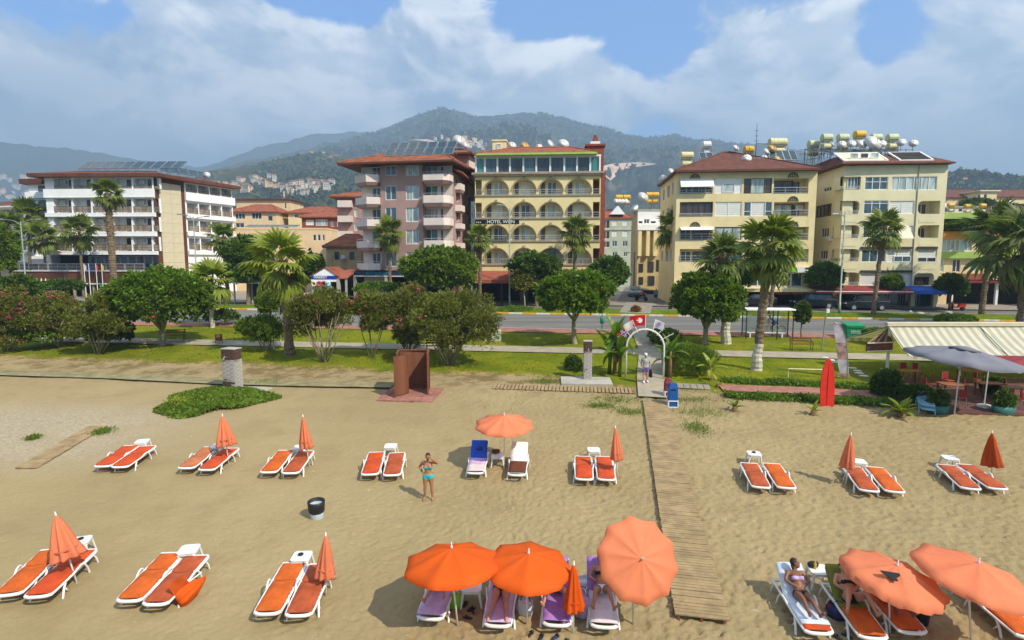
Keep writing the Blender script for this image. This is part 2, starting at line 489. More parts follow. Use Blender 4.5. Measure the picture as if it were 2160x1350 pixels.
M['kerb_y'] = mat('yellow_kerb_paint',(.60,.33,.03),.8,.15,3, grime=.2, space='World')
M['car_black'] = mat('black_car_paint',(.008,.009,.012),.3,0, coat=.15, spec=.4)
M['car_navy'] = mat('dark_blue_black_car_paint',(.010,.013,.020),.3,0, coat=.15, spec=.4)
M['car_grey'] = mat('silver_green_car_paint',(.16,.19,.18),.28,0, metal=.4, coat=.5)
M['car_white'] = mat('white_car_paint',(.72,.72,.72),.3,0, coat=.5)
M['car_red'] = mat('red_car_paint',(.45,.03,.015),.3,0, coat=.5)
M['tyre'] = mat('tyre_rubber',(.02,.02,.02),.85,.1,5)
M['alloy'] = mat('alloy_rim',(.55,.56,.58),.3,0, metal=.7)
M['lamp_red'] = mat('tail_lamp_plastic',(.40,.01,.01),.25,0)
M['lamp_clear'] = mat('head_lamp_plastic',(.62,.66,.68),.15,0)
M['pave_red'] = mat('red_paving_tile',(.32,.14,.105),.9,.2,2.5, bump=.3, space='World')
M['teal_plastic'] = mat('teal_planter_plastic',(.035,.14,.12),.5,.1,3)
M['light_blue'] = mat('light_blue_plastic',(.22,.42,.52),.45,.06,3)
M['red_chair'] = mat('red_chair_plastic',(.30,.025,.02),.5,.1,3)
# ================================================================ the setting
def sand_material():
 m = bpy.data.materials.new('beach_sand'); m.use_nodes = True
 t = NT(m.node_tree); o = t.n('ShaderNodeOutputMaterial')
 P = t.n('ShaderNodeNewGeometry').outputs['Position']
 xyz = t.n('ShaderNodeSeparateXYZ', {0: P})
 wob = t.noise(P,.35,4)
 big = t.sm(t.noise(P,.16,5,.6),.32,.68)
 c = t.mix(big,(.305,.234,.119),(.358,.278,.146))
 fine = t.sm(t.noise(P,14,4,.7),.30,.72)
 c = t.mix(t.m('MULTIPLY', fine,.35), c,(.235,.172,.080))
 churn = t.sm(t.noise(P,.55,7,.68),.48,.68)
 c = t.mix(t.m('MULTIPLY', churn,.34), c,(.225,.168,.082))
 sh = t.m('ADD', t.m('MULTIPLY', xyz.outputs[0],-.16), t.m('MULTIPLY', wob,1.6))
 band = t.m('MULTIPLY', t.sm(xyz.outputs[1],19.5,22.5), t.sm(xyz.outputs[1],30,26))
 sh = t.m('MULTIPLY', t.sm(sh,2.8,4.2), band)
 peb = t.sm(t.noise(P,9,3,.8),.40,.60)
 c = t.mix(t.m('MULTIPLY', sh,.62), c, t.mix(peb,(.30,.25,.17),(.46,.41,.32)))
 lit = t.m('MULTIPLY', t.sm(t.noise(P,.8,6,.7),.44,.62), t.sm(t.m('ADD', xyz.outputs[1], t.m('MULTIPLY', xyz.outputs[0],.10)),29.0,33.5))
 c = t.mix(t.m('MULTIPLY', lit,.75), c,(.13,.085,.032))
 speck = t.sm(t.noise(P,3.1,2,.5),.735,.76)
 c = t.mix(t.m('MULTIPLY', speck,.5), c,(.50,.43,.31))
 b = t.n('ShaderNodeBsdfPrincipled', {'Base Color': c, 'Roughness': .95, 'Specular IOR Level': .1})
 h = t.m('ADD', t.noise(P,8,5,.65), t.m('MULTIPLY', t.noise(P,45,3,.6),.25))
 rough = t.sm(t.m('ADD', xyz.outputs[0], t.m('MULTIPLY', wob,6)),-8,6,.25,.75)
 bn = t.n('ShaderNodeBump', {'Strength': rough, 'Distance': .05, 'Height': h})
 t.t.links.new(bn.outputs[0], b.inputs['Normal']); t.t.links.new(b.outputs[0], o.inputs[0])
 return m
def dimples(x, y, cell, seed):
 """trampled hollows: elongated dents with a low rim, one per jittered cell"""
 def h(a, c, k):
  n = (a*73856093 ^ c*19349663 ^ (seed*10+k)*83492791) & 0x7fffffff
  n = ((n ^ (n >> 13))*1274126177) & 0x7fffffff
  return ((n ^ (n >> 15)) & 0xffff)/65535.0
 xi = np.floor(x/cell).astype(np.int64); yi = np.floor(y/cell).astype(np.int64); out_ = np.zeros_like(x)
 for a in (-1,0,1):
  for c in (-1,0,1):
   ca, cc = xi+a, yi+c; an = h(ca, cc,3)*math.pi
   dx = x-(ca+h(ca, cc,1))*cell; dy = y-(cc+h(ca, cc,2))*cell
   u = (dx*np.cos(an)+dy*np.sin(an))/(cell*.42); v = (-dx*np.sin(an)+dy*np.cos(an))/(cell*.21)
   r = np.sqrt(u*u+v*v); k = .4+.6*h(ca, cc,4)
   out_ += k*(-np.exp(-r*r*1.1)+.42*np.exp(-((r-1.5) ** 2)*3.0))
 return out_
def sand_relief(x, y):
 rough = np.clip((x+9+6*(vnoise(x*.2, y*.2,5)-.5))/13,0,1)*np.clip((34-y)/4,.25,1)
 soft = fbm(x*.45, y*.45,2,31)-.5
 d = dimples(x, y,.23,1)*.75+dimples(x+3.3, y+1.7,.38,2)*.8+dimples(x+1.1, y+4.7,.75,3)*.35
 a = fbm(x*3.1, y*3.1,3,11)-.5
 return d*(.013+.047*rough)+a*(.02+.04*rough)+soft*.06
def grid_mesh(name, X, Y, Z, mats, smooth=True):
 ny, nx = X.shape
 me = bpy.data.meshes.new(name)
 co = np.stack([X, Y, Z],-1).reshape(-1,3).astype(np.float32)
 idx = np.arange(nx*ny).reshape(ny, nx)
 q = np.stack([idx[:-1, :-1], idx[:-1,1:], idx[1:,1:], idx[1:, :-1]],-1).reshape(-1,4)
 me.vertices.add(len(co)); me.vertices.foreach_set('co', co.ravel())
 me.loops.add(q.size); me.loops.foreach_set('vertex_index', q.ravel().astype(np.int32))
 me.polygons.add(len(q))
 me.polygons.foreach_set('loop_start',(np.arange(len(q))*4).astype(np.int32))
 me.update(calc_edges=True)
 if smooth:
  me.polygons.foreach_set('use_smooth', [True]*len(q))
 for m_ in (mats if isinstance(mats, list) else [mats]):
  me.materials.append(m_)
 return me
GZ = np.vectorize(gz)
M['sand'] = sand_material()
M['earth'] = mat('distant_earth',(.16,.13,.07),.95,.3,.01, space='World')
gx = np.concatenate([np.linspace(-9000,-120,14), np.linspace(-100,100,21), np.linspace(120,9000,14)])
gy = np.concatenate([np.linspace(-55,60,12), [64,80,120,200,400,900], np.linspace(1500,8000,8)])
X, Y = np.meshgrid(gx, gy)
tag(put('ground', grid_mesh('ground', X, Y, GZ(Y)-.45, M['earth'], False)), kind='structure')
ys = 8.0+np.cumsum(np.linspace(.038,.085,560)); ys = ys[ys < 42]
xs = np.linspace(-1,1,760); xs = np.sign(xs)*(np.abs(xs) ** 1.2)
X = xs[None, :]*(9+ys[:, None]*1.12); Y = np.repeat(ys[:, None], len(xs),1)
Z = SL*Y+sand_relief(X, Y)
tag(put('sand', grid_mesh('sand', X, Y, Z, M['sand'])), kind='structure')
X, Y = np.meshgrid(np.linspace(-120,120,120), np.linspace(-45,8.4,40))
tag(put('shore', grid_mesh('shore', X, Y, SL*Y+(fbm(X*.5, Y*.5,3,4)-.5)*.1-.02, M['sand'])), kind='structure')
M['sea'] = mat('sea_water',(.03,.14,.17),.12,.15,.1, bump=.4, bscale=1.2, spec=.6, space='World')
b = MB(); b.quad((-9000,-8000,-.75),(9000,-8000,-.75),(9000,0,-.75),(-9000,0,-.75))
tag(b.build('sea', M['sea']), kind='structure')
RO = Vector((.99,58.99)); RE = Vector((72,-7.23)).normalized(); RN = Vector((-RE.y, RE.x)); RANG = math.atan2(RE.y, RE.x)
def RP(s, t):
 p = RO+RE*s+RN*t
 return p.x, p.y
def strip(name, s0, s1, t0, t1, dz, material, kind='structure', ns=60, nt=6, smooth=False):
 s_ = np.linspace(s0, s1, ns); t_ = np.linspace(t0, t1, nt)
 A, T = np.meshgrid(s_, t_)
 X = RO.x+RE.x*A+RN.x*T; Y = RO.y+RE.y*A+RN.y*T
 return tag(put(name, grid_mesh(name, X, Y, GZ(Y)+dz, material, smooth)), kind=kind)
def asphalt(name, col, seed):
 m = bpy.data.materials.new(name); m.use_nodes = True
 t = NT(m.node_tree); o = t.n('ShaderNodeOutputMaterial')
 P = t.n('ShaderNodeNewGeometry').outputs['Position']
 mp = t.n('ShaderNodeMapping', {0: P,2: (0,0,-RANG),3: (.06,1.0,1)}).outputs[0]
 lane = t.sm(t.noise(mp,.9,4,.6),.35,.65)
 c = t.mix(lane, tuple(x*.78 for x in col), tuple(x*1.2 for x in col))
 c = t.mix(t.sm(t.noise(P,.5,6,.7),.5,.72,0,.35), c, tuple(x*.6 for x in col))
 c = t.mix(t.sm(t.noise(P,22,2,.7),.4,.65,0,.25), c, tuple(x*1.35 for x in col))
 b_ = t.n('ShaderNodeBsdfPrincipled', {'Base Color': c, 'Roughness': .85, 'Specular IOR Level': .25})
 t.t.links.new(b_.outputs[0], o.inputs[0])
 return m
M['asphalt'] = asphalt('worn_asphalt',(.155,.150,.140),1)
M['asphalt2'] = asphalt('back_street_asphalt',(.14,.132,.12),2)
M['pave_grey'] = mat('grey_paving',(.27,.235,.185),.9,.14,.9, bump=.2, grime=.1, space='World')
M['pave_path'] = mat('promenade_paving',(.34,.295,.215),.9,.12,1.2, bump=.2, grime=.15, space='World')
def grass_material(name, a, b_, dry, edge):
 m = bpy.data.materials.new(name); m.use_nodes = True
 t = NT(m.node_tree); o = t.n('ShaderNodeOutputMaterial')
 P = t.n('ShaderNodeNewGeometry').outputs['Position']
 c = t.mix(t.sm(t.noise(P,.45,5,.6),.34,.66), a, b_)
 c = t.mix(t.sm(t.noise(P,.23,5,.65),.52,.70,0,.55), c, dry)
 c = t.mix(t.sm(t.noise(P,6,3,.7),.42,.62,0,.4), c, tuple(x*.55 for x in a))
 if edge:
  at_ = t.n('ShaderNodeAttribute', attribute_name='edge').outputs[2]
  e = t.m('ADD', at_, t.m('MULTIPLY', t.m('SUBTRACT', t.noise(P,.8,6,.65),.5),2.6))
  c = t.mix(t.sm(e,.2,1.5), t.mix(t.sm(t.noise(P,1.5,5,.7),.4,.6),(.40,.28,.12),(.20,.13,.045)), c)
 bs = t.n('ShaderNodeBsdfPrincipled', {'Base Color': c, 'Roughness': .95, 'Specular IOR Level': .08})
 bn = t.n('ShaderNodeBump', {'Strength': .8, 'Distance': .07, 'Height': t.noise(P,13,4,.7)})
 t.t.links.new(bn.outputs[0], bs.inputs['Normal']); t.t.links.new(bs.outputs[0], o.inputs[0])
 return m
M['lawn'] = grass_material('lawn_grass',(.130,.165,.008),(.215,.230,.010),(.265,.215,.03), True)
M['verge'] = grass_material('verge_grass',(.10,.165,.008),(.165,.22,.010),(.20,.20,.02), False)
edge_px = [(-260,750),(0,757),(240,766),(470,772),(640,782),(830,790),(1050,793),(1190,802),(1330,822),(1440,828),(1560,842),(1740,852),(1870,862),(2160,868),(2420,872)]
ep = [G(*p) for p in edge_px]
ex = np.array([p.x for p in ep]); ey = np.array([p.y for p in ep])
NU, NV = 300,60
ux = np.linspace(-46,42, NU)
fy = np.interp(ux, ex, ey)+(fbm(ux*.5, ux*0,4,3)-.5)*1.2
by = RO.y+(-10.5-(ux-RO.x)*RN.x)/RN.y
vv = np.linspace(0,1, NV) ** 1.25
Y = fy[None, :]*(1-vv[:, None])+by[None, :]*vv[:, None]
X = np.repeat(ux[None, :], NV,0)
dist = Y-fy[None, :]
Z = SL*Y+.05+(fbm(X*.8, Y*.8,3,8)-.5)*.10-.16*np.exp(-dist*2.2)
lawn_me = grid_mesh('lawn', X, Y, Z, M['lawn'])
att = lawn_me.attributes.new('edge', 'FLOAT', 'POINT'); att.data.foreach_set('value', dist.astype(np.float32).ravel())
tag(put('lawn', lawn_me), kind='structure')
strip('promenade',-50,46,-18.45,-16.5,.115, M['pave_path'])
strip('near_pavement',-60,60,-10.6,-8.75,.10, M['pave_red'])
b = MB()
strip('road',-75,75,-8.75,0.02,.0, M['asphalt'])
strip('verge',-75,75,.30,4.1,.13, M['verge'], nt=8)
strip('back_street',-75,75,4.1,7.6,.02, M['asphalt2'])
strip('far_pavement',-75,75,7.6,13.5,.12, M['pave_grey'])
strip('forecourt',-75,75,13.5,60,.10, M['pave_grey'])
def kerb(name, t0, t1, s0, s1, top, n_same, mats):
 k = thing(name, None, None); k['kind'] = 'structure'
 L = .72
 n = int((s1-s0)/L)
 me = {}
 for q, m_ in enumerate(mats):
  bb = MB(); bb.bbox(-L/2+.006, L/2-.006,0, t1-t0,-.2, top,.025); me[q] = bb.mesh('kerb_stone', m_)
 for i in range(n):
  x, y = RP(s0+(i+.5)*L, t0)
  put('kerb_stone', me[(i // n_same) % len(mats)], k, Matrix.Translation((x, y, gz(y)+random.uniform(-.006,.006))) @ Matrix.Rotation(RANG+random.uniform(-.006,.006),4, 'Z'))
 return k
kerb('painted_kerb',.03,.30,-46,50,.16,2, [M['kerb_y'], M['kerb_w']])
M['kerb_c'] = mat('plain_concrete_kerb',(.36,.33,.27),.9,.15,3, grime=.2, space='World')
strip('pavement_kerb',-60,60,-8.85,-8.65,.13, M['kerb_c'])
strip('verge_kerb',-75,75,4.0,4.15,.16, M['kerb_c'])
def ribbon(name, pts, wd, dz, material, kind='structure', n=30):
 P = [Vector((p[0], p[1])) for p in pts]
 seg = [0]
 for a, c in zip(P, P[1:]): seg.append(seg[-1]+(c-a).length)
 b_ = MB(); prev = None
 for i in range(n+1):
  q = seg[-1]*i/n
  x = np.interp(q, seg, [p.x for p in P]); y = np.interp(q, seg, [p.y for p in P])
  q2 = min(q+.05, seg[-1]); q1 = q2-.05
  d = Vector((np.interp(q2, seg, [p.x for p in P])-np.interp(q1, seg, [p.x for p in P]), np.interp(q2, seg, [p.y for p in P])-np.interp(q1, seg, [p.y for p in P]))).normalized()
  nn = Vector((d.y,-d.x))*wd/2
  cur = ((x-nn.x, y-nn.y, gz(y-nn.y)+dz),(x+nn.x, y+nn.y, gz(y+nn.y)+dz))
  if prev: b_.quad(prev[0], prev[1], cur[1], cur[0])
  prev = cur
 return tag(b_.build(name, material), kind=kind)
ribbon('entrance_path', [G(1379,842), G(1372,800), G(1372,745), G(1350,696)],1.6,.128, M['pave_path'])
ribbon('crossing_path', [G(1338,663), G(1345,650), G(1350,640)],3.2,.15, M['pave_grey'])
ribbon('terrace_path', [G(1520,822), G(1700,828), G(1880,838)],1.3,.13, M['pave_red'])
ribbon('side_street', [G(1352,641), at(1352,625,110), at(1340,620,240)],6.0,.135, M['asphalt2'])
# ---------------------------------------------------------------- hills
def hill_material(name, forest, scrub, soil, soil_amt, sc):
 m = bpy.data.materials.new(name); m.use_nodes = True
 t = NT(m.node_tree); o = t.n('ShaderNodeOutputMaterial')
 P = t.n('ShaderNodeNewGeometry').outputs['Position']
 f = t.sm(t.noise(P, sc*.35,8,.65),.38,.60)
 c = t.mix(f, forest, scrub)
 s_ = t.sm(t.noise(t.n('ShaderNodeMapping', {0: P,1: (300,90,0),3: (1,1,2.2)}).outputs[0], sc*.6,8,.68),.60-soil_amt,.68-soil_amt)
 c = t.mix(t.m('MULTIPLY', s_,.85), c, soil)
 dots = t.sm(t.noise(P, sc*6,3,.7),.42,.60)
 c = t.mix(t.m('MULTIPLY', dots,.55), c, tuple(x*.4 for x in forest))
 bs = t.n('ShaderNodeBsdfPrincipled', {'Base Color': c, 'Roughness': 1.0, 'Specular IOR Level': 0.0})
 bn = t.n('ShaderNodeBump', {'Strength': .9, 'Distance': 9.0/(sc*50), 'Height': t.noise(P, sc*3,6,.7)})
 t.t.links.new(bn.outputs[0], bs.inputs['Normal']); t.t.links.new(bs.outputs[0], o.inputs[0])
 return m
M['hill_far'] = hill_material('far_mountain_forest',(.022,.040,.016),(.05,.065,.03),(.16,.13,.08),-.04,.010)
M['hill_mid'] = hill_material('mountain_forest',(.022,.042,.012),(.075,.080,.030),(.27,.20,.12),.02,.014)
M['hill_near'] = hill_material('foothill_scrub',(.028,.048,.012),(.085,.085,.028),(.30,.205,.11),.07,.022)
M['hill_wood'] = hill_material('wooded_hill_forest',(.016,.034,.008),(.04,.058,.014),(.20,.15,.08),-.05,.035)
HILL = {}
def ridge(name, D, D0, prof, material, rough, na=420, nr=110, seed=0, back=.35):
 pts = sorted((azel(*p) for p in prof))
 A = np.array([p[0] for p in pts]); E = np.array([math.tan(p[1]) for p in pts])
 def crest(az):
  k = (math.pi/180)*.5
  return np.maximum(sum(np.interp(az+o_, A, E) for o_ in (-k,0, k))/3,.0)*D
 def height(x, y):
  az = np.arctan2(x, y); d = np.hypot(x, y)
  s_ = (d-D0)/(D-D0)
  H = crest(az)+CZ
  q = np.clip(s_,0,1)
  up = q ** 1.25*(1-.25*np.sin(q*math.pi)*(fbm(x/D*9, y/D*9,3, seed+5)))
  dn = np.clip(1-(s_-1)/back,-.2,1)
  shape = np.where(s_ <= 1, up, dn)
  gul = 1-np.abs(2*fbm(x/D*14+3, y/D*14,5, seed)-1)
  env = np.clip(q*3,0,1)*np.clip((1-q)*2.2+.06,0,1)
  n = (gul-.72)*rough*H*env
  return B0-4+np.maximum(H-B0,0)*shape+n+(fbm(x/D*120, y/D*120,3, seed+9)-.5)*D*.0045
 az = np.linspace(A[0], A[-1], na); rr = np.concatenate([np.linspace(D0, D, int(nr*.8)), np.linspace(D, D*(1+back), int(nr*.2))[1:]])
 AA, RR = np.meshgrid(az, rr)
 X = np.sin(AA)*RR; Y = np.cos(AA)*RR
 Z = height(X, Y)
 HILL[name] = height
 return tag(put(name, grid_mesh(name, X, Y, Z, material)), kind='structure')
ridge('far_mountain',3300,2100, [(-500,300),(-200,292),(0,298),(60,303),(130,310),(240,326),(343,343),(420,354),(470,340),(520,318),(570,304),(640,286),(750,276),(840,285),(1000,300),(1200,290),(1400,300),(1560,305),(1650,312),(1760,332),(1900,352),(2050,372),(2250,385),(2700,400)], M['hill_far'],.5, seed=40)
ridge('mountain',2400,800, [(330,440),(400,400),(430,372),(470,350),(520,336),(620,314),(720,298),(800,277),(870,246),(905,231),(935,227),(965,230),(1000,240),(1055,243),(1110,238),(1150,241),(1200,255),(1260,270),(1320,282),(1400,284),(1480,291),(1560,297),(1640,306),(1720,325),(1850,355),(1950,385),(2160,425),(2300,460)], M['hill_mid'],.75, seed=3)
ridge('foothill',1250,430, [(200,480),(300,430),(375,385),(430,362),(470,350),(550,343),(640,320),(700,318),(760,332),(850,358),(950,382),(1050,400),(1200,420),(1300,430),(1500,440),(1700,470)], M['hill_near'],.55, seed=12)
ridge('wooded_hill',900,420, [(1750,470),(1830,430),(1900,395),(1950,374),(1985,365),(2040,357),(2100,365),(2160,375),(2300,380),(2600,392),(2800,430)], M['hill_wood'],.35, seed=22)
def on_hill(name, px, py, d0, d1):
 h = HILL[name]; d = ray(px, py); L = math.hypot(d.x, d.y)
 t = np.linspace(d0, d1,700)/L
 x, y, z = d.x*t, d.y*t, CZ+d.z*t
 hh = h(x, y); hit = np.nonzero(z <= hh)[0]
 if len(hit) == 0: return None
 k = hit[0]
 return Vector((x[k], y[k], hh[k]))
def woods(name, hill, n, d0, d1, az0, az1, size, leafm, thr):
 h = HILL[hill]; r_ = np.random.default_rng(len(name)+n)
 a = r_.uniform(az0, az1, n); d = np.sqrt(r_.uniform(d0*d0, d1*d1, n)); x, y = np.sin(a)*d, np.cos(a)*d
 k = fbm(x/size*.022, y/size*.022,4,6) > thr; x, y = x[k], y[k]; z = h(x, y); n = len(x)
 D = r_.normal(size=(n,3))*.45+np.array([0,0,1.0]); P = np.stack([x, y, z-size*.25],-1)
 P = np.repeat(P,3,0)+r_.normal(size=(n*3,3))*size*.25; D = unit(r_.normal(size=(n*3,3))*.6+np.array([0,0,.9])); L = r_.uniform(.6,1.3, n*3)*size
 tag(put(name, leaves_mesh(name, P, D, L, L*.42, M[leafm])), kind='stuff')
M['quarry'] = mat('bare_quarry_rock',(.50,.36,.26),.95,.25,.04, space='World')
def scar(name, pxs, hill, d0, d1, lift, material):
 pts = [on_hill(hill, a, c, d0, d1) for a, c in pxs]
 if any(p is None for p in pts): return
 b_ = MB(); cc = sum(pts, Vector())/len(pts); toc = (Vector((0,0, CZ))-cc).normalized()
 pts = [p+toc*lift for p in pts]; cc = cc+toc*lift*1.4
 b_.add([cc]+pts, [(0,1+i,1+(i+1) % len(pts)) for i in range(len(pts))])
 tag(b_.build(name, material), kind='structure')
# ================================================================ building kit
_cache = {}
def cached(key, fn):
 if key not in _cache:
  _cache[key] = fn()
 return _cache[key]
V2 = lambda p: Vector((p[0], p[1]))
class Fac:
 """one facade plane: u along it, d into the building, z above the street"""
 def __init__(s, root, p0, p1, zx=(0,0,1), mats=None):
  s.root = root; s.p0 = V2(p0); s.p1 = V2(p1)
  s.ux = (s.p1-s.p0).normalized(); s.w = (s.p1-s.p0).length
  s.dx = Vector((-s.ux.y, s.ux.x))
  s.ang = math.atan2(s.ux.y, s.ux.x)
  rl = root.matrix_basis.translation
  s.L = Matrix.Translation((s.p0.x-rl.x, s.p0.y-rl.y,0)) @ Matrix.Rotation(s.ang,4, 'Z')
  s.zx = zx; s.holes = []; s.mats = mats
 def uz(s, x, y, d=0.0):
  px, py = s.zx[0]+x*s.zx[2], s.zx[1]+y*s.zx[2]
  r = ray(px, py)
  o = s.p0+s.dx*d
  t = (o.x*s.dx.x+o.y*s.dx.y)/(r.x*s.dx.x+r.y*s.dx.y)
  u = (r.x*t-o.x)*s.ux.x+(r.y*t-o.y)*s.ux.y
  return u, CZ+r.z*t-B0
 def rect(s, x0, y0, x1, y1, d=0.0):
  xm, ym = (x0+x1)/2,(y0+y1)/2
  return s.uz(x0, ym, d)[0], s.uz(x1, ym, d)[0], s.uz(xm, y1, d)[1], s.uz(xm, y0, d)[1]
 def hole(s, u0, u1, z0, z1, depth=.14, back=None, shape=None, r=.5):
  s.holes.append((u0, u1, z0, z1, depth, back, shape, r)); return u0, u1, z0, z1
 def outline(s, h):
  u0, u1, z0, z1, depth, back, shape, r = h
  if shape == 'arch':
   w = (u1-u0)/2; zs = z1-min(w, z1-z0-.1); hh = z1-zs
   arc = [(u0+w-w*math.cos(a), zs+hh*math.sin(a)) for a in np.linspace(0, math.pi,15)]
   return [(u0, z0)]+arc+[(u1, z0)]
  if shape and shape.startswith('round'):
   cs = shape[5:]; pts = []
   def corner(cx, cz, a0, on, px, pz):
    if on:
     return [(cx+r*math.cos(a), cz+r*math.sin(a)) for a in np.linspace(a0, a0-math.pi/2,5)]
    return [(px, pz)]
   pts += corner(u0+r, z0+r, math.pi*1.5, 'a' in cs, u0, z0)
   pts += corner(u0+r, z1-r, math.pi, 'b' in cs, u0, z1)
   pts += corner(u1-r, z1-r, math.pi/2, 'c' in cs, u1, z1)
   pts += corner(u1-r, z0+r,0, 'd' in cs, u1, z0)
   return pts
  return [(u0, z0),(u0, z1),(u1, z1),(u1, z0)]
 def wall(s, u0, u1, z0, z1, mats, name='wall', d=0.0):
  b_ = MB()
  us = sorted({round(x,3) for x in [u0, u1]+[q for h in s.holes for q in h[:2]] if u0-.001 <= x <= u1+.001})
  zs = sorted({round(x,3) for x in [z0, z1]+[q for h in s.holes for q in h[2:4]] if z0-.001 <= x <= z1+.001})
  for i in range(len(us)-1):
   for j in range(len(zs)-1):
    cu, cz = (us[i]+us[i+1])/2,(zs[j]+zs[j+1])/2
    if any(h[0] < cu < h[1] and h[2] < cz < h[3] for h in s.holes):
     continue
    b_.quad((us[i], d, zs[j]),(us[i+1], d, zs[j]),(us[i+1], d, zs[j+1]),(us[i], d, zs[j+1]))
  for h in s.holes:
   ol = s.outline(h); hu0, hu1, hz0, hz1, dep, back, shape, r = h
   if shape == 'arch':
    for a, c in zip(ol[1:-1], ol[2:-1]):
     b_.quad((a[0], d, a[1]),(c[0], d, c[1]),(c[0], d, hz1),(a[0], d, hz1))
   elif shape:
    for cx, cz in ((hu0, hz0),(hu0, hz1),(hu1, hz1),(hu1, hz0)):
     near = [p for p in ol if abs(p[0]-cx) <= r+1e-4 and abs(p[1]-cz) <= r+1e-4]
     for a, c in zip(near, near[1:]):
      if abs((a[0]-cx)*(c[1]-cz)-(a[1]-cz)*(c[0]-cx)) > 1e-6:
       b_.add([(cx, d, cz),(a[0], d, a[1]),(c[0], d, c[1])], [(0,1,2)])
   for a, c in zip(ol, ol[1:]+ol[:1]):
    b_.quad((a[0], d, a[1]),(a[0], d+dep, a[1]),(c[0], d+dep, c[1]),(c[0], d, c[1]))
   b_.cur = back or 0
   b_.quad((hu0, d+dep, hz0),(hu1, d+dep, hz0),(hu1, d+dep, hz1),(hu0, d+dep, hz1))
   b_.cur = 0
  return b_.build(name, mats, s.root, mw=s.L)
 def put(s, name, mesh, u, d, z, parent=None):
  if parent is None:
   return put(name, mesh, s.root, s.L @ Matrix.Translation((u, d, z)))
  return put(name, mesh, parent, Matrix.Translation((u, d, z)))
 def mb(s, name, b_, mats, smooth=False):
  return b_.build(name, mats, s.root, smooth, s.L)
 def window(s, u0, u1, z0, z1, n=2, pane='glass', frame='white_trim', d=.1, transom=0, hole=True, depth=.14, sill=True):
  if hole:
   s.hole(u0, u1, z0, z1, depth)
  w = max(.2, round((u1-u0)/.05)*.05); h = max(.2, round((z1-z0)/.05)*.05)
  def frame_me():
   b_ = MB(); t_ = .07
   b_.box(-w/2, w/2,-.05,.02,0, t_); b_.box(-w/2, w/2,-.05,.02, h-t_, h)
   for i in range(n+1):
    x = -w/2+t_/2+(w-t_)*i/n
    b_.box(x-t_/2, x+t_/2,-.048,.018, t_, h-t_)
   if transom:
    b_.box(-w/2+t_, w/2-t_,-.044,.014, h*transom-.03, h*transom+.03)
   return b_.mesh('window', M[frame])
  def pane_me():
   b_ = MB()
   if pane.startswith('shutter'):
    k = max(4, int(h/.22))
    for i in range(k):
     b_.add([(-w/2+.07,-.02, h*i/k),(w/2-.07,-.02, h*i/k),(w/2-.07,-.004, h*(i+.9)/k),(-w/2+.07,-.004, h*(i+.9)/k)], [(0,1,2,3)])
   for i in range(n):
    x0 = -w/2+.07+(w-.07)*i/n; x1 = x0+(w-.07)/n-.07
    b_.box(x0, x1,0,.012,.07, h-.07)
   return b_.mesh('pane', M[pane])
  o = s.put('window', cached(('wf', w, h, n, frame, transom), frame_me),(u0+u1)/2, d, z0)
  put('pane', cached(('wp', w, h, n, pane), pane_me), o)
  return o
 def railing(s, u0, u1, z0, h=.95, d=-.02, style='rail', panel=None):
  w = round((u1-u0)/.05)*.05
  def me():
   b_ = MB()
   b_.box(-w/2, w/2,-.03,.03, h-.06, h)
   for q in (.12,.5):
    b_.box(-w/2, w/2,-.018,.018, h*q, h*q+.035)
   k = max(1, int(w/.95))
   for i in range(k+1):
    x = -w/2+.02+(w-.04)*i/k
    b_.box(x-.02, x+.02,-.022,.022,0, h-.05)
   if panel:
    b_.cur = 1
    for i in range(k):
     b_.box(-w/2+.05+(w-.04)*i/k,-w/2-.01+(w-.04)*(i+1)/k,-.008,.008, h*.14, h-.07)
   return b_.mesh('railing', [M[style], M[panel or style]])
  return s.put('railing', cached(('rail', w, h, style, panel), me),(u0+u1)/2, d, z0)
 def posts(s, name, boxes, m):
  for q in boxes:
   b_ = MB(); b_.box(*q); s.mb(name, b_, m)
 def world(s, u, d=0.0):
  return s.p0+s.ux*u+s.dx*d
def bld(name, label, cat, p, group=None):
 return thing(name, label, cat,(p[0], p[1], B0), group=group)
def hip(root, eaves, ze, ridge, zr, m, name='roof', thick=.22, fascia=None):
 """hip roof: four eave corners (front-left, front-right, back-right, back-left) and a ridge, world plan"""
 rl = root.matrix_basis.translation
 E = [(p[0]-rl.x, p[1]-rl.y, ze) for p in eaves]; E2 = [(p[0], p[1], ze-thick) for p in E]
 Rg = [(p[0]-rl.x, p[1]-rl.y, zr) for p in ridge]
 b_ = MB()
 b_.add(E+Rg, [(0,1,5,4),(1,2,5),(2,3,4,5),(3,0,4)])
 b_.cur = 1
 b_.add(E+E2, [(0,4,5,1),(1,5,6,2),(2,6,7,3),(3,7,4,0),(4,7,6,5)])
 o = b_.build(name, [m, fascia or m], root)
 c_ = MB()
 for a, c in ((E[0], Rg[0]),(E[1], Rg[1]),(Rg[0], Rg[1]),(E[3], Rg[0]),(E[2], Rg[1])):
  c_.tube([a, c],.11,5)
 c_.build('ridge_cap', m, o)
 return o
def flat_top(root, pts, z, m, name='roof', thick=.25):
 rl = root.matrix_basis.translation
 b_ = MB(); b_.prism([(p[0]-rl.x, p[1]-rl.y) for p in pts], z-thick, z)
 return b_.build(name, m, root)
def body(root, pts, z0, z1, m, name='wall'):
 rl = root.matrix_basis.translation
 b_ = MB()
 n = len(pts)
 P = [(p[0]-rl.x, p[1]-rl.y) for p in pts]
 for i in range(n-1):
  a, c = P[i], P[i+1]
  b_.quad((a[0], a[1], z0),(c[0], c[1], z0),(c[0], c[1], z1),(a[0], a[1], z1))
 return b_.build(name, m, root)
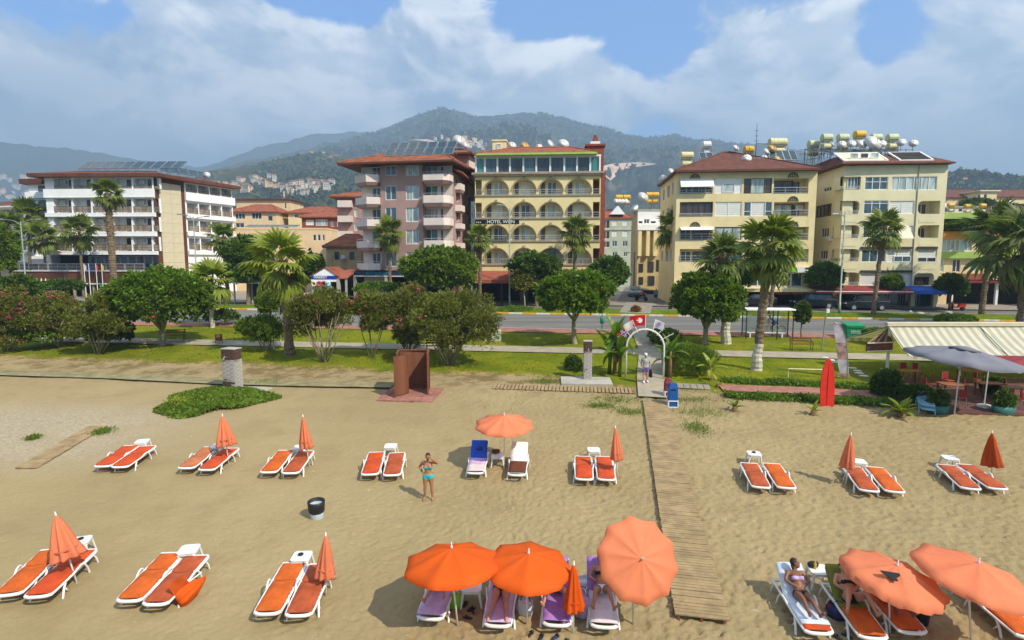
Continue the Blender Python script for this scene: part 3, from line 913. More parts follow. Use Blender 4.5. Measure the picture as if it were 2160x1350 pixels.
def ac_mesh():
 b_ = MB(); b_.bbox(-.42,.42,-.30,0,0,.55,.03); b_.lathe([(.2,0),(.2,.01)],10,(0,-.31,.27))
 return b_.mesh('air_conditioner', M['white_dirty'])
AC = ac_mesh()
# ---------------------------------------------------------------- rooftop gear
def make_tank(m_top, m_low, L=1.15, r=.48, stacked=True):
 root = thing('solar_water_tank', None, 'water tank')
 b_ = MB(); zt = 2.35 if stacked else 1.5
 for z, name, mm, rr, ll in ((zt, 'tank', m_top, r, L),(zt-1.02, 'cold_tank', m_low, r*.82, L*.85)):
  if name == 'cold_tank' and not stacked: continue
  q = MB()
  q.tube([(-ll/2-.07,0,0),(-ll/2,0,0),(-ll/2+.001,0,0),(ll/2-.001,0,0),(ll/2,0,0),(ll/2+.07,0,0)], [rr*.75, rr, rr*1.0, rr*1.0, rr, rr*.75],16)
  for x in (-ll*.3, ll*.3):
   q.tube([(x-.02,0,0),(x+.02,0,0)], rr*1.025,16)
  q.build(name, M[mm], root, False, Matrix.Translation((0,0, z)))
 for x in (-L*.42, L*.42):
  for y in (-.42,.42):
   b_.tube([(x, y,0),(x, y*.9, zt-r*.6)],.035,5)
 for z in (.55, zt-r*.95):
  b_.box(-L*.45, L*.45,-.44,-.38, z, z+.05); b_.box(-L*.45, L*.45,.38,.44, z, z+.05)
 b_.build('stand', M['grey_metal'], root)
 p_ = MB(); p_.tube([(L*.5,0, zt),(L*.62,-.1, zt-.3),(L*.62,-.3,.2)],.025,5)
 p_.build('pipe', M['dark_metal'], root)
 return root
def make_dish(m_, r=.6, yaw=0.0, tilt=.5):
 root = thing('satellite_dish', None, 'satellite dish')
 rot = Matrix.Rotation(yaw,4, 'Z') @ Matrix.Rotation(math.pi/2-tilt,4, 'X')
 b_ = MB(); prof = [(r*q, r*.28*q*q) for q in np.linspace(0.02,1,7)]
 b_.lathe(prof,20); b_.lathe([(x, z-.025) for x, z in prof],20)
 H = r*1.15+.35
 d = b_.build('reflector', M[m_], root, True, Matrix.Translation((0,0, H)) @ rot)
 a_ = MB(); a_.tube([(0,-r*.9, r*.25),(0,-.1*r, r*.95)],.02,5); a_.ell((0,0, r*.98),(.06,.06,.09),6,4)
 a_.build('receiver', M['grey_metal'], d)
 m2 = MB(); m2.tube([(0,.08,0),(0,.08, H-.1),(0,0, H)],.035,6); m2.build('mast', M['grey_metal'], root)
 return root
def make_panel(w=1.0, l=2.0, tilt=.7):
 root = thing('solar_collector', None, 'solar panel')
 mw = Matrix.Translation((0,0,.35)) @ Matrix.Rotation(tilt,4, 'X')
 b_ = MB(); t_ = .05
 b_.box(-w/2, w/2,0, t_,-.04,.05); b_.box(-w/2, w/2, l-t_, l,-.04,.05)
 b_.box(-w/2,-w/2+t_, t_, l-t_,-.04,.05); b_.box(w/2-t_, w/2, t_, l-t_,-.04,.05)
 b_.build('frame', M['grey_metal'], root, False, mw)
 g_ = MB(); g_.box(-w/2+t_, w/2-t_, t_, l-t_,-.02,.03); g_.build('collector_glass', M['panel'], root, False, mw)
 s_ = MB(); yb = l*math.cos(tilt); zb = .35+l*math.sin(tilt)
 for x in (-w*.4, w*.4):
  s_.tube([(x, yb,-.3),(x, yb, zb-.04)],.025,5); s_.tube([(x,.05,-.1),(x,.05,.33)],.025,5)
 s_.build('stand', M['grey_metal'], root)
 return root
_first = {}
def spawn(key, maker, label, mw, group):
 """first use builds the thing, later uses copy it with its parts"""
 if key not in _first:
  o = maker(); _first[key] = o
 else:
  o = copy_tree(_first[key])
 o.matrix_basis = mw; o['label'] = label
 if group: o['group'] = group
 return o
# ================================================================ white hotel on the left
K1 = .28154
ZA = (0,280, K1)
pA = at(108.4,560,85.0); pB = at(336,560,84.2); pC = at(398,560,89.5); pD = at(497,560,98)
wh = bld('white_hotel', 'white five storey hotel with brown roof edge and rows of divided balconies', 'hotel', pA)
f = Fac(wh, pA, pB, ZA)
xs_ = [395,540,686,840,990,1142]
rows = [(338,420,405),(492,600,552),(632,741,697),(780,886,838)]
DEP = 1.1
topz = f.uz(700,330)[1]
for ri,(y0, y1, yr) in enumerate(rows):
 for i in range(5):
  u0, u1, z0, z1 = f.rect(xs_[i]+8, y0, xs_[i+1]-5, y1)
  f.hole(u0, u1, z0, z1, DEP,0)
  w_ = u1-u0
  f.window(u1-w_*(.52 if i % 2 else .46), u1-w_*.08, z0+.02, z0+min(2.15, z1-z0-.15),2, 'glass', 'frame_dark', DEP-.03, hole=False)
  zr = z0+(.42 if ri == 0 else .98)
  f.railing(u0, u1, z0,.42 if ri == 0 else .98,.02, 'rail_brown', 'rail_glass')
  if i % 2 == 0:
   f.put('air_conditioner', AC, u0+w_*.25, DEP-.02, z1-.75)
 u0, u1, z0, z1 = f.rect(1150, y0,1192, y1)
 f.hole(u0, u1, z0, z1,.5,0); f.railing(u0, u1, z0,.42 if ri == 0 else .98,.02, 'rail_brown', 'rail_glass')
zg = f.uz(700,917)[1]
uL, uR = 0.0, f.w
f.wall(uL, uR, zg, topz, [M['white_wall'], M['white_wall']])
for y0, y1 in ((422,488),(600,631),(741,777),(886,915)):
 z1 = f.uz(700, y0)[1]; z0 = f.uz(700, y1)[1]
 b = MB(); b.box(uL-.05, uR+.02,-.32,-.004, z0, z1); b.box(uL-.05, uR+.02,-.36,-.33, z0+.03, z0+.12)
 f.mb('balcony_band', b, M['white_wall'])
g = Fac(wh, at(262,560,87.5), at(385,560,87.2), ZA); g = Fac(wh, at(74,560,87.6), at(110,560,87.3), ZA)
for (y0, y1) in ((395,440),(505,590),(618,690),(755,830)):
 u0, u1, z0, z1 = g.rect(285, y0,380, y1); g.hole(u0, u1, z0, z1,1.2,0)
 g.window(u1-1.0, u1-.15, z0, z0+(z1-z0)*.9,1, 'glass', 'frame_dark',1.17, hole=False)
 g.railing(u0, u1, z0,.6,.02, 'rail_brown', 'rail_glass')
g.wall(0, g.w, g.uz(300,945)[1], g.uz(300,385)[1], [M['white_wall'], M['white_wall']])
b = MB(); z0 = g.uz(300,386)[1]; b.box(-.9, g.w+.1,-.6,3, z0, z0+.75); g.mb('side_roof', b, M['brown_trim'])
for y0, y1 in ((445,492),(588,606),(700,716),(925,945)):
 b = MB(); b.box(-.3, g.w,-.4,-.003, g.uz(300, y1)[1], g.uz(300, y0)[1]); g.mb('balcony_band', b, M['white_wall'])
h = Fac(wh, pB, pC, ZA)
zt = f.uz(1195,322)[1]
b = MB(); b.box(0, h.w,0,.3,0, zt); h.mb('tower_wall', b, M['brown_trim'])
b = MB(); nr = 11
pu0, pu1 = h.w*.13, h.w*.86
z_lo, z_hi = 0.6, h.uz(1300,388)[1]
pm = {}
for j in range(nr):
 for i in range(2):
  wd = (pu1-pu0)/2; ht = (z_hi-z_lo)/nr
  def pme():
   q = MB(); q.bbox(-wd/2+.012, wd/2-.012,-.10,-.004,-ht/2+.012, ht/2-.012,.01); return q.mesh('cladding_panel', M['cream_clad'])
  h.put('cladding_panel', cached('clad', pme), pu0+wd*(i+.5), random.uniform(-.012,.0), z_lo+ht*(j+.5))
k = Fac(wh, pC, pD, ZA)
for ri,(ya, yb) in enumerate(((382,448),(524,607),(655,741),(790,880))):
 zb = k.uz(1420, yb)[1]; zt_ = k.uz(1420, ya)[1]
 for i in range(4):
  u0 = k.w*(.03+.243*i); u1 = u0+k.w*.222
  k.hole(u0, u1, zb, zt_,1.4,0)
  k.window(u0+.25, u0+(u1-u0)*.55, zb+.02, zb+(zt_-zb)*.85,1, 'glass', 'frame_dark',1.37, hole=False)
  k.railing(u0, u1, zb,.45 if ri == 0 else .95,.02, 'rail_brown', 'rail_glass')
  if i % 2: k.put('air_conditioner', AC, u1-.8,1.38, zt_-.75)
 z1 = zb-.02; z0 = k.uz(1420, yb+(62 if ri == 0 else 32))[1]
 b = MB(); b.box(-.02, k.w+.25,-.35,-.004, z0, z1); k.mb('balcony_band', b, M['white_wall'])
k.wall(0, k.w,0, k.uz(1420,358)[1], [M['white_wall'], M['white_wall']])
z0, z1 = f.uz(700,1030)[1], zg
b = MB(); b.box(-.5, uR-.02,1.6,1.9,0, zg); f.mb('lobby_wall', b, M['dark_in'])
for i in range(9):
 u0 = 4.6+i*1.25
 f.window(u0, u0+1.2, z0+.3, zg-.1,1, 'glass_blue', 'white_trim',1.5, hole=False)
b = MB(); b.box(-3.5, uR,-3.2,1.6, z0-1.9, z0); f.mb('terrace', b, M['brown_trim'])
b = MB(); b.box(-3.6, uR+.1,-3.35,-3.2, z0-.10, z0+.02); b.box(-3.6, uR+.1,-3.35,-3.2, z0-1.95, z0-1.8); f.mb('terrace_edge', b, M['white_trim'])
for i in range(7):
 f.railing(-3.4+i*2.85,-.65+i*2.85, z0,1.0,-3.1, 'rail', 'glass_brown')
f.posts('terrace_post', [(-3+i*2.9,-2.75+i*2.9,-3.1,-2.85,0, z0-1.9) for i in range(7)], M['grey_stone'])
zr = f.uz(700,335)[1]
rA, rB, rC, rD = f.world(-1.1,-1.3), h.world(-.6,-1.2), k.world(k.w+1,-1.0), k.world(k.w+1,9)
b = MB(); rl = wh.location
def rel(p, z): return (p[0]-rl.x, p[1]-rl.y, z)
P = [f.world(-1.4,-1.4), h.world(-.4,-1.6), h.world(h.w+.2,-1.3), k.world(k.w+.8,-1.2)]
Q = [f.world(2.2,4.5), h.world(4.6,4.2), h.world(h.w+1.2,6.0), k.world(k.w-1.5,5)]
BK = [f.world(2.2,13), h.world(8,12), k.world(2,13), k.world(k.w-1.5,12)]
PB = f.world(-1.4,14); b.quad(rel(P[0], zr+.45), rel(Q[0], zr+1.7), rel(BK[0], zr+1.2), rel(PB, zr+.45)); b.quad(rel(P[0], zr-.02), rel(P[0], zr+.45), rel(PB, zr+.45), rel(PB, zr-.02)); b.quad(rel(P[0], zr-.02), rel(PB, zr-.02), rel(BK[0], zr-.02), rel(Q[0], zr-.02))
for i in range(3):
 b.quad(rel(P[i], zr+.45), rel(P[i+1], zr+.45), rel(Q[i+1], zr+1.7), rel(Q[i], zr+1.7))
 b.quad(rel(P[i], zr-.02), rel(P[i+1], zr-.02), rel(P[i+1], zr+.45), rel(P[i], zr+.45))
 b.quad(rel(P[i], zr-.02), rel(P[i+1], zr-.02), rel(Q[i+1], zr-.02), rel(Q[i], zr-.02))
 b.quad(rel(Q[i], zr+1.7), rel(Q[i+1], zr+1.7), rel(BK[i+1], zr+1.2), rel(BK[i], zr+1.2))
b.build('roof', M['brown_roof'], wh)
body(wh, [pD, k.world(k.w,12), f.world(0,14), pA],0, zr, M['white_wall'])
def panel_row(n, origin, step, key, lab, ang, z, w=1.0, l=2.0, tilt=.55, group=None):
 for i in range(n):
  p = origin+step*i
  spawn(('panel', w, l, tilt), lambda: make_panel(w, l, tilt), f'{ORD[i]} solar panel from the left {lab}', TR(p.x, p.y, z, ang), group)
o_ = f.world(3.2,3.4); panel_row(10, o_, f.ux*1.62,0, 'along the front ridge of the white hotel', f.ang, B0+zr+1.45,1.45,2.2,.62, 'solar panels on the white hotel front roof')
o_ = h.world(h.w+.3,3.6); panel_row(6, o_, k.ux*1.7,0, 'on the right wing of the white hotel', k.ang*.6, B0+zr+1.45,1.4,1.9,.62, 'solar panels on the white hotel right wing')
p = at(436,372,96); spawn('dishA', lambda: make_dish('dish',.6,.3), 'white satellite dish on the right wing of the white hotel', TR(p.x, p.y, p.z-.9), 'roof satellite dishes')
# ================================================================ pink grey building
ZP = (740,300,.22222)
q0, q1 = at(806,560,68.2), at(894,560,67.4)
pk = bld('pink_apartment_building', 'pink grey apartment block with pale angular balconies and orange hip roof', 'apartment block', q0)
f = Fac(pk, q0, q1, ZP)
wr = [(225,315),(412,548),(622,756),(833,968),(1043,1180)]
for ri,(y0, y1) in enumerate(wr):
 for x0, x1, pn in ((328,432, 'glass_blue'),(522,646, 'glass_pale')):
  f.window(*f.rect(x0, y0, x1, y1),2, pn, 'white_trim')
zt = f.uz(500,212)[1]
zb = f.uz(400,1215)[1]
f.wall(0, f.w, zb, zt, [M['pink_wall']])
q2, q3 = f.world(f.w,.02), f.world(f.w+3.75,1.0)
s2 = Fac(pk, f.world(f.w,0), f.world(f.w,1.3), ZP); s2.wall(0, s2.w, zb-3, zt, [M['pink_wall']])
g = Fac(pk, f.world(f.w,1.3), f.world(f.w+3.3,1.1), ZP)
for ri,(y0, y1) in enumerate(((228,290),(412,510),(628,722),(828,940),(1045,1150))):
 u0, u1, z0, z1 = g.rect(705, y0,826, y1)
 g.window(u0, u1, z0-.9, z1,2, ['glass_pale', 'glass_teal'][ri % 2], 'white_trim')
 u0, u1, z0, z1 = g.rect(850, y0,880, y1)
 g.window(u0, u1, z0-.9, z1,1, 'glass_brown', 'white_trim')
g.wall(0, g.w, zb, zt, [M['pink_lip']])
e0 = g.world(g.w,0); e1 = at(994,560,76.5)
s3 = Fac(pk, e0, e1, ZP)
for ri,(y0, y1) in enumerate(((340,400),(470,560),(660,750),(830,930))):
 zz0, zz1 = s3.uz(1000, y1)[1], s3.uz(1000, y0)[1]
 s3.window(s3.w*.18, s3.w*.30, zz0, zz1,1, 'glass_brown', 'white_trim')
 s3.window(s3.w*.72, s3.w*.80, zz0, zz1,1, 'glass', 'white_trim')
s3.wall(0, s3.w,0, s3.uz(1000,300)[1], [M['pink_wall']])
def balcony(fc, name, plan, ztop, zbot, lip, m1, m2, rail=True):
 """parapet box with a plan polygon in (u, d), open above, pink soffit below"""
 b_ = MB(); n_ = len(plan)
 def inset(p, k_):
  cu = sum(a[0] for a in plan)/n_
  return (p[0]+(cu-p[0])*k_, p[1]+(.2-p[1])*k_)
 for a, c in zip(plan, plan[1:]):
  a2, c2 = inset(a,.06), inset(c,.06)
  b_.add([(a[0], a[1], zbot),(c[0], c[1], zbot),(c[0], c[1], ztop),(a[0], a[1], ztop),(a2[0], a2[1], zbot),(c2[0], c2[1], zbot),(c2[0], c2[1], ztop),(a2[0], a2[1], ztop)],
 [(0,1,2,3),(5,4,7,6),(3,2,6,7)])
 b_.add([(p[0], p[1], zbot+.1) for p in plan], [tuple(range(n_))])
 o_ = fc.mb(name, b_, m1)
 c_ = MB(); pl2 = [inset(p,.16) for p in plan]
 vs = [(p[0], p[1], zbot) for p in plan]+[(p[0], p[1], zbot-lip) for p in pl2]
 c_.add(vs, [(i, n_+i, n_+i+1, i+1) for i in range(n_-1)]+[tuple(range(2*n_-1, n_-1,-1))])
 c_.build('soffit', m2, o_)
 if rail:
  r_ = MB(); pts = [inset(p,.03) for p in plan]
  r_.tube([(p[0], p[1], ztop+.22) for p in pts],.03,6)
  for p in pts: r_.tube([(p[0], p[1], ztop),(p[0], p[1], ztop+.22)],.02,5)
  r_.build('handrail', M['rail'], o_)
 return o_
for (yt, yb, yl) in ((300,360,390),(503,575,610),(718,787,822),(932,1000,1030),(1150,1215,1240)):
 ztp, zbt, zl = f.uz(800, yt,-.8)[1], f.uz(800, yb,-.8)[1], f.uz(800, yl,-.8)[1]
 balcony(f, 'balcony', [(f.w+.02,.9),(f.w+.06,-.35),(f.w+.38,-.95),(f.w+2.75,-.98),(f.w+3.35,-.3),(f.w+3.4,1.1)], ztp, zbt, zbt-zl, M['pink_lip'], M['pink_wall'])
for (yt, yb, yl) in ((302,375,405),(518,585,615),(732,795,826),(938,1000,1030),(1150,1212,1225)):
 ztp, zbt, zl = f.uz(200, yt,-.8)[1], f.uz(200, yb,-.8)[1], f.uz(200, yl,-.8)[1]
 balcony(f, 'balcony', [(-3.35,2.0),(-3.3,.35),(-1.35,-.95),(-.04,-.5),(-.02,.5)], ztp, zbt, zbt-zl, M['pink_lip'], M['pink_wall'])
for (yt, yb, yl) in ((370,430,460),(580,640,655),(760,810,830),(950,1000,1020)):
 ztp, zbt, zl = s3.uz(1000, yt,-.6)[1], s3.uz(1000, yb,-.6)[1], s3.uz(1000, yl,-.6)[1]
 u0 = s3.w*.12
 balcony(s3, 'balcony', [(u0,0),(u0+.1,-.7),(u0+1.9,-.7),(u0+2.2,0)], ztp, zbt, zbt-zl, M['pink_lip'], M['pink_wall'], False)
g2 = Fac(pk, f.world(-2.6,.7), f.world(0,.55), ZP)
for ri,(y0, y1) in enumerate(((240,300),(430,520),(635,735),(845,940),(1050,1150))):
 u0, u1, z0, z1 = g2.rect(205, y0,285, y1)
 g2.window(u0, u1, z0-.9, z1,2, 'glass_blue' if ri % 2 else 'glass', 'white_trim')
g2.wall(0, g2.w, zb-3, zt, [M['pink_lip']])
body(pk, [e1, f.world(f.w+2,14), f.world(-2.6,14), f.world(-2.6,.7)],0, zt, M['pink_wall'])
hip(pk, [f.world(-4.6,-1.5), f.world(f.w+4.2,-1.7), f.world(f.w+5.0,10), f.world(-4.6,12)], zt+.15, [f.world(-.5,3.6), f.world(f.w+1.5,3.6)], zt+2.0, M['orange_roof'], fascia=M['brown_trim'])
tw = Fac(pk, at(943,560,75), at(991,560,74.6),(740,300,.22222))
z1 = tw.uz(1080,112)[1]
tw.wall(0, tw.w, zt-3, z1, [M['pink_wall']])
body(pk, [tw.world(tw.w), tw.world(tw.w+.6,5), tw.world(0,5), tw.world(0)], zt-3, z1, M['pink_lip'], 'tower_wall')
hip(pk, [tw.world(-1.2,-.8), tw.world(tw.w+.5,-.8), tw.world(tw.w+1.2,6), tw.world(-1.2,6)], z1+.1, [tw.world(.3,2.4), tw.world(1.4,2.4)], z1+1.1, M['orange_roof'], 'tower_roof', fascia=M['brown_trim'])
b = MB(); ra = f.world(f.w+3.4,1.0)-V2(pk.location); rb = V2(e1)-V2(pk.location)
nrm = s3.dx*-1.1
b.slab([(ra.x, ra.y, zt-.6),(ra.x+nrm.x, ra.y+nrm.y, zt-.95),(rb.x+nrm.x, rb.y+nrm.y, zt-1.6),(rb.x, rb.y, zt-1.2)],(0,0,.18))
b.build('side_canopy', M['orange_roof'], pk)
for j in range(2):
 o_ = f.world(.5,1.6+1.35*j); panel_row(7, o_, f.ux*1.22,0, f'in the {["lower", "upper"][j]} row on the pink building roof', f.ang, B0+zt+.95+1.0*j,1.1,1.45,.75, 'solar panels on the pink building')
for i,(x, y, r_) in enumerate(((968,316,.95),(982,321,.6))):
 p = at(x, y,76.5)
 spawn(('dish', r_), lambda: make_dish('dish', r_,.5), ['large white satellite dish on the pink building stair tower', 'small white satellite dish beside the large one on the pink building tower'][i], TR(p.x, p.y, p.z-r_*.5), 'roof satellite dishes')
z1 = f.uz(400,1232)[1]; z0 = f.uz(400,1265)[1]
b = MB(); b.box(-3.2, f.w+3.3,-.9,-.6, z0, z1); f.mb('shop_sign', b, M['sign_navy'])
def letters(fc, txt, u, d, z, size, m_, parent=None, name='lettering'):
 me = text_mesh(txt, size,.02); me.materials.clear(); me.materials.append(m_)
 return put(name, me, fc.root, fc.L @ Matrix.Translation((u, d, z)) @ Matrix.Rotation(math.pi/2,4, 'X'))
letters(f, 'RESTAURANT',-.2,-.93,(z0+z1)/2,.46, M['sign_teal']); letters(f, 'RESTAURANT',4.8,-.93,(z0+z1)/2,.46, M['sign_teal'])
b = MB(); b.box(-3.2, f.w+3.3,-1.0,-.55, z0-.12, z0); f.mb('sign_ledge', b, M['pink_lip'])
f.posts('column', [(u-.16, u+.16,-.95,-.6,0, z0-.12) for u in (-3.1,.8, f.w-.1, f.w+3.1)], M['concrete'])
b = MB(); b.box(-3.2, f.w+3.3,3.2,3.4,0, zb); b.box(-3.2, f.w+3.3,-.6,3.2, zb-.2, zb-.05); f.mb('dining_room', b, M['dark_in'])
b = MB(); b.slab([(-7.4,-3.0, z0-.35),(-3.1,-3.0, z0-.35),(-3.1,.3, z0+.75),(-7.4,.3, z0+.2)],(0,0,.1)); f.mb('porch_roof', b, M['awn_brown'])
f.posts('porch_post', [(u-.1, u+.1,-2.9,-2.7,0, z0-.3) for u in (-7.2,-5.2,-3.3)], M['concrete'])
b = MB(); b.box(-7.3,-3.2,2.5,2.7,0, z0); f.mb('porch_wall', b, M['dark_in'])
# ================================================================ hotel with arches
ZW = (960,280,.28154)
w0, w1 = at(1003,560,70.6), at(1264.5,560,69.5)
hw = bld('arcaded_hotel', 'pale yellow hotel with four rows of round arched balconies and glazed roof terrace', 'hotel', w0)
f = Fac(hw, w0, w1, ZW)
ar = [(345,462),(519,634),(692,806),(864,982)]
ax = [(214,402),(424,607),(625,808),(829,1022)]
topz = f.uz(600,326)[1]; botz = f.uz(600,1036)[1]
for ri,(y0, y1) in enumerate(ar):
 zb = f.uz(600, y1)[1]
 for ci,(x0, x1) in enumerate(ax):
  u0, u1 = f.uz(x0, y1)[0], f.uz(x1, y1)[0]; z1 = f.uz(600, y0)[1]
  f.hole(u0, u1, zb, z1,1.2,1, 'arch')
  w_ = u1-u0
  f.window(u0+w_*.36, u0+w_*.74, zb+.02, zb+1.62,2, ['glass_pale', 'shutter', 'glass_blue'][(ri+ci) % 3], 'white_trim',1.17, hole=False)
  f.window(u0+w_*.10, u0+w_*.26, zb+.02, zb+1.5,1, 'glass', 'frame_dark',1.17, hole=False)
  f.railing(u0+.02, u1-.02, zb,.62,.05, 'rail')
  ol = f.outline((u0, u1, zb, z1,1.2,1, 'arch',.5))
  q = MB(); pr = None
  cu, cz = (u0+u1)/2, ol[1][1]
  for (a, c) in ol[1:-1]:
   v_ = Vector((a-cu,0, c-cz)); v_ = v_.normalized()*.10 if v_.length > 0 else v_
   cur = [(a,-.07, c),(a+v_.x,-.07, c+v_.z),(a+v_.x,.0, c+v_.z),(a,.02, c)]
   if pr: q.add(pr+cur, [(0,1,5,4),(1,2,6,5),(3,0,4,7)])
   pr = cur
  q.box(cu-.12, cu+.12,-.12,-.005, z1+.0, z1+.32)
  f.mb('arch_trim', q, M['grey_stone'])
 for x0, x1 in ((152,200),(1032,1082)):
  u0, u1 = f.uz(x0, y1)[0], f.uz(x1, y1)[0]; z1 = f.uz(600, y0+2)[1]
  f.hole(u0, u1, zb, z1,1.6,2 if x0 > 900 else 1); f.railing(u0, u1, zb,.62,.05, 'rail')
 b = MB(); b.box(-.05, f.w+.05,-.12,-.004, zb-.2, zb-.02); f.mb('balcony_ledge', b, M['grey_stone'])
M['arc_wall'] = mat('warm_yellow_render',(.76,.63,.32),.85,.07,.4, grime=.2)
f.wall(0, f.w, botz, topz, [M['arc_wall'], M['cream_wall'], M['brick']])
zc = f.uz(600,296)[1]; zc2 = f.uz(600,184)[1]
b = MB()
b.box(-.2, f.w+.2,-.25,.4, topz, topz+(zc-topz)*.45); b.box(-.35, f.w+.35,-.42,.4, topz+(zc-topz)*.48, zc)
for i in range(44): b.box(i*f.w/44+.02, i*f.w/44+.18,-.36,-.26, topz+.05, topz+(zc-topz)*.46)
f.mb('cornice', b, M['grey_stone'])
gx_ = [155,222,316,411,511,608,712,818,914,1012,1085]
for i in range(10):
 u0, u1 = f.uz(gx_[i],240)[0], f.uz(gx_[i+1],240)[0]
 f.window(u0+.04, u1-.04, zc+.02, zc2,1, 'glass_teal' if i in (0,9) else ['glass', 'glass_blue'][i % 3 == 1], 'white_trim',.15, hole=False)
b = MB()
for x in gx_:
 u = f.uz(x,240)[0]; b.box(u-.1, u+.1,.02,.22, zc, zc2+.05)
b.box(-.05, f.w,.0,.24, zc2+.05, zc2+.25); f.mb('terrace_post', b, M['white_trim'])
b = MB(); b.box(.1, f.w-.1,6,6.2, zc, zc2); b.box(.1, f.w-.1,.3,6, zc-.3, zc); f.mb('terrace_room', b, M['dark_in'])
hip(hw, [f.world(.2,-.75), f.world(f.w-.5,-.75), f.world(f.w-.5,11), f.world(.2,11)], zc2+.42, [f.world(4.2,4.5), f.world(f.w-3.6,4.5)], zc2+2.0, M['red_roof'], fascia=M['lime_trim'])
cx0 = f.w+.02
zch = f.uz(1040,85,3.8)[1]
b = MB(); b.box(cx0+.02, cx0+.55,.1,2.6,0, zc); b.box(f.w-1.55, f.w+.55,3.0,4.6, zc-2, zch-.4); b.box(f.w-1.75, f.w+.75,2.8,4.8, zch-.4, zch-.15)
f.mb('chimney', b, M['brick'])
b = MB(); b.box(f.w-1.1, f.w+.1,3.2,4.3, zch-.15, zch+.22); f.mb('chimney_band', b, M['white_trim'])
b = MB(); b.box(f.w-.75, f.w-.2,3.4,4.1, zch+.22, zch+.75); b.lathe([(.16, zch+.75),(.2, zch+1.0),(.05, zch+1.15)],8,(f.w-.48,3.75,0)); f.mb('chimney_pot', b, M['brick'])
body(hw, [f.world(f.w), f.world(f.w,14), f.world(0,14), f.world(0)],0, zc, M['cream_wall'])
hu0, hz0 = f.uz(285,160,5)[0], zc2+.5
b = MB(); b.box(hu0, hu0+1.75,4.2,6, hz0, hz0+2.3); b.box(hu0-.1, hu0+1.85,4.1,6.1, hz0+2.3, hz0+2.5); f.mb('roof_hut', b, M['ochre_wall'])
f.window(hu0+.55, hu0+1.1, hz0+1.3, hz0+2.0,1, 'glass_pale', 'white_trim',4.14, hole=False)
u0, u1, z0, z1 = f.rect(150,651,481,686,-1.3)
b = MB(); b.bbox(u0, u1,-1.42,-1.3, z0, z1,.02); sg = f.mb('name_board', b, M['sign_black'])
for su in (u0+.4, u1-.4):
 b = MB(); b.box(su-.04, su+.04,-1.3,0, z0+.1, z0+.18); b.build('bracket', M['dark_metal'], sg)
me = text_mesh('HOTEL WIEN',.56,.02); me.materials.clear(); me.materials.append(M['letter'])
put('lettering', me, sg, Matrix.Translation(((u0+u1)/2+.45,-1.44,(z0+z1)/2)) @ Matrix.Rotation(math.pi/2,4, 'X'))
b = MB()
for i in range(3):
 c_ = (u0+.22+i*.22,-1.44, z0+.24)
 st = [(c_[0]+(.09 if q % 2 == 0 else .038)*math.sin(q*math.pi/5), c_[1], c_[2]+(.09 if q % 2 == 0 else .038)*math.cos(q*math.pi/5)) for q in range(10)]
 b.slab(st,(0,.03,0))
b.build('star', M['letter'], sg)
z0, z1 = f.uz(300,1102,-1.5)[1], f.uz(300,1040,-.1)[1]
b = MB(); b.slab([(.3,-3.2, z0),(f.w-.3,-3.2, z0),(f.w-.3,-.12, z1),(.3,-.12, z1)],(0,0,.06)); b.slab([(.3,-3.2, z0),(f.w-.3,-3.2, z0),(f.w-.3,-3.2, z0-.35),(.3,-3.2, z0-.35)],(0,.03,0))
f.mb('awning', b, M['awn_brown'])
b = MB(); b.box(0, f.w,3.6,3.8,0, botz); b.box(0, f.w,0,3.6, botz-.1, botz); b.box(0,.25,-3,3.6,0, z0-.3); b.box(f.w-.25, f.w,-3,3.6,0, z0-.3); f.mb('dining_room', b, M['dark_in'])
f.posts('column', [(.4+i*3.0,.62+i*3.0,-3.1,-2.9,0, z0) for i in range(6)], M['dark_metal'])
for i,(x, y, mk, r_) in enumerate(((1079,309, 'dish',.62),(1106,310, 'dish_old',.62),(1136,313, 'dish',.55),(1161,307, 'dish',.75),(1187,306, 'dish',.78))):
 p = at(x, y,75.5)
 lab = ['white satellite dish next to the roof hut of the arcaded hotel', 'rusty orange satellite dish on the arcaded hotel roof', 'small white satellite dish below the thin mast on the arcaded hotel roof',
 'cream satellite dish second from the chimney on the arcaded hotel roof', 'large round white dish nearest the chimney on the arcaded hotel roof'][i]
 spawn(('dish', mk, r_, i), lambda: make_dish(mk, r_, [.2,.3,-.3,.9,.1][i]), lab, TR(p.x, p.y, p.z-r_*1.15-.35), 'roof satellite dishes')
p = at(1131,318,75.5)
b = MB(); b.tube([(0,0,-1.2),(0,0,2.0)], [.05,.03],6); b.tube([(-.35,0,1.5),(.35,0,1.5)],.02,5); b.tube([(-.25,0,1.2),(.25,0,1.2)],.02,5)
tag(b.build('roof_antenna', M['grey_metal'], mw=TR(p.x, p.y, p.z)), 'thin roof aerial with cross bars among the dishes of the arcaded hotel', 'aerial')
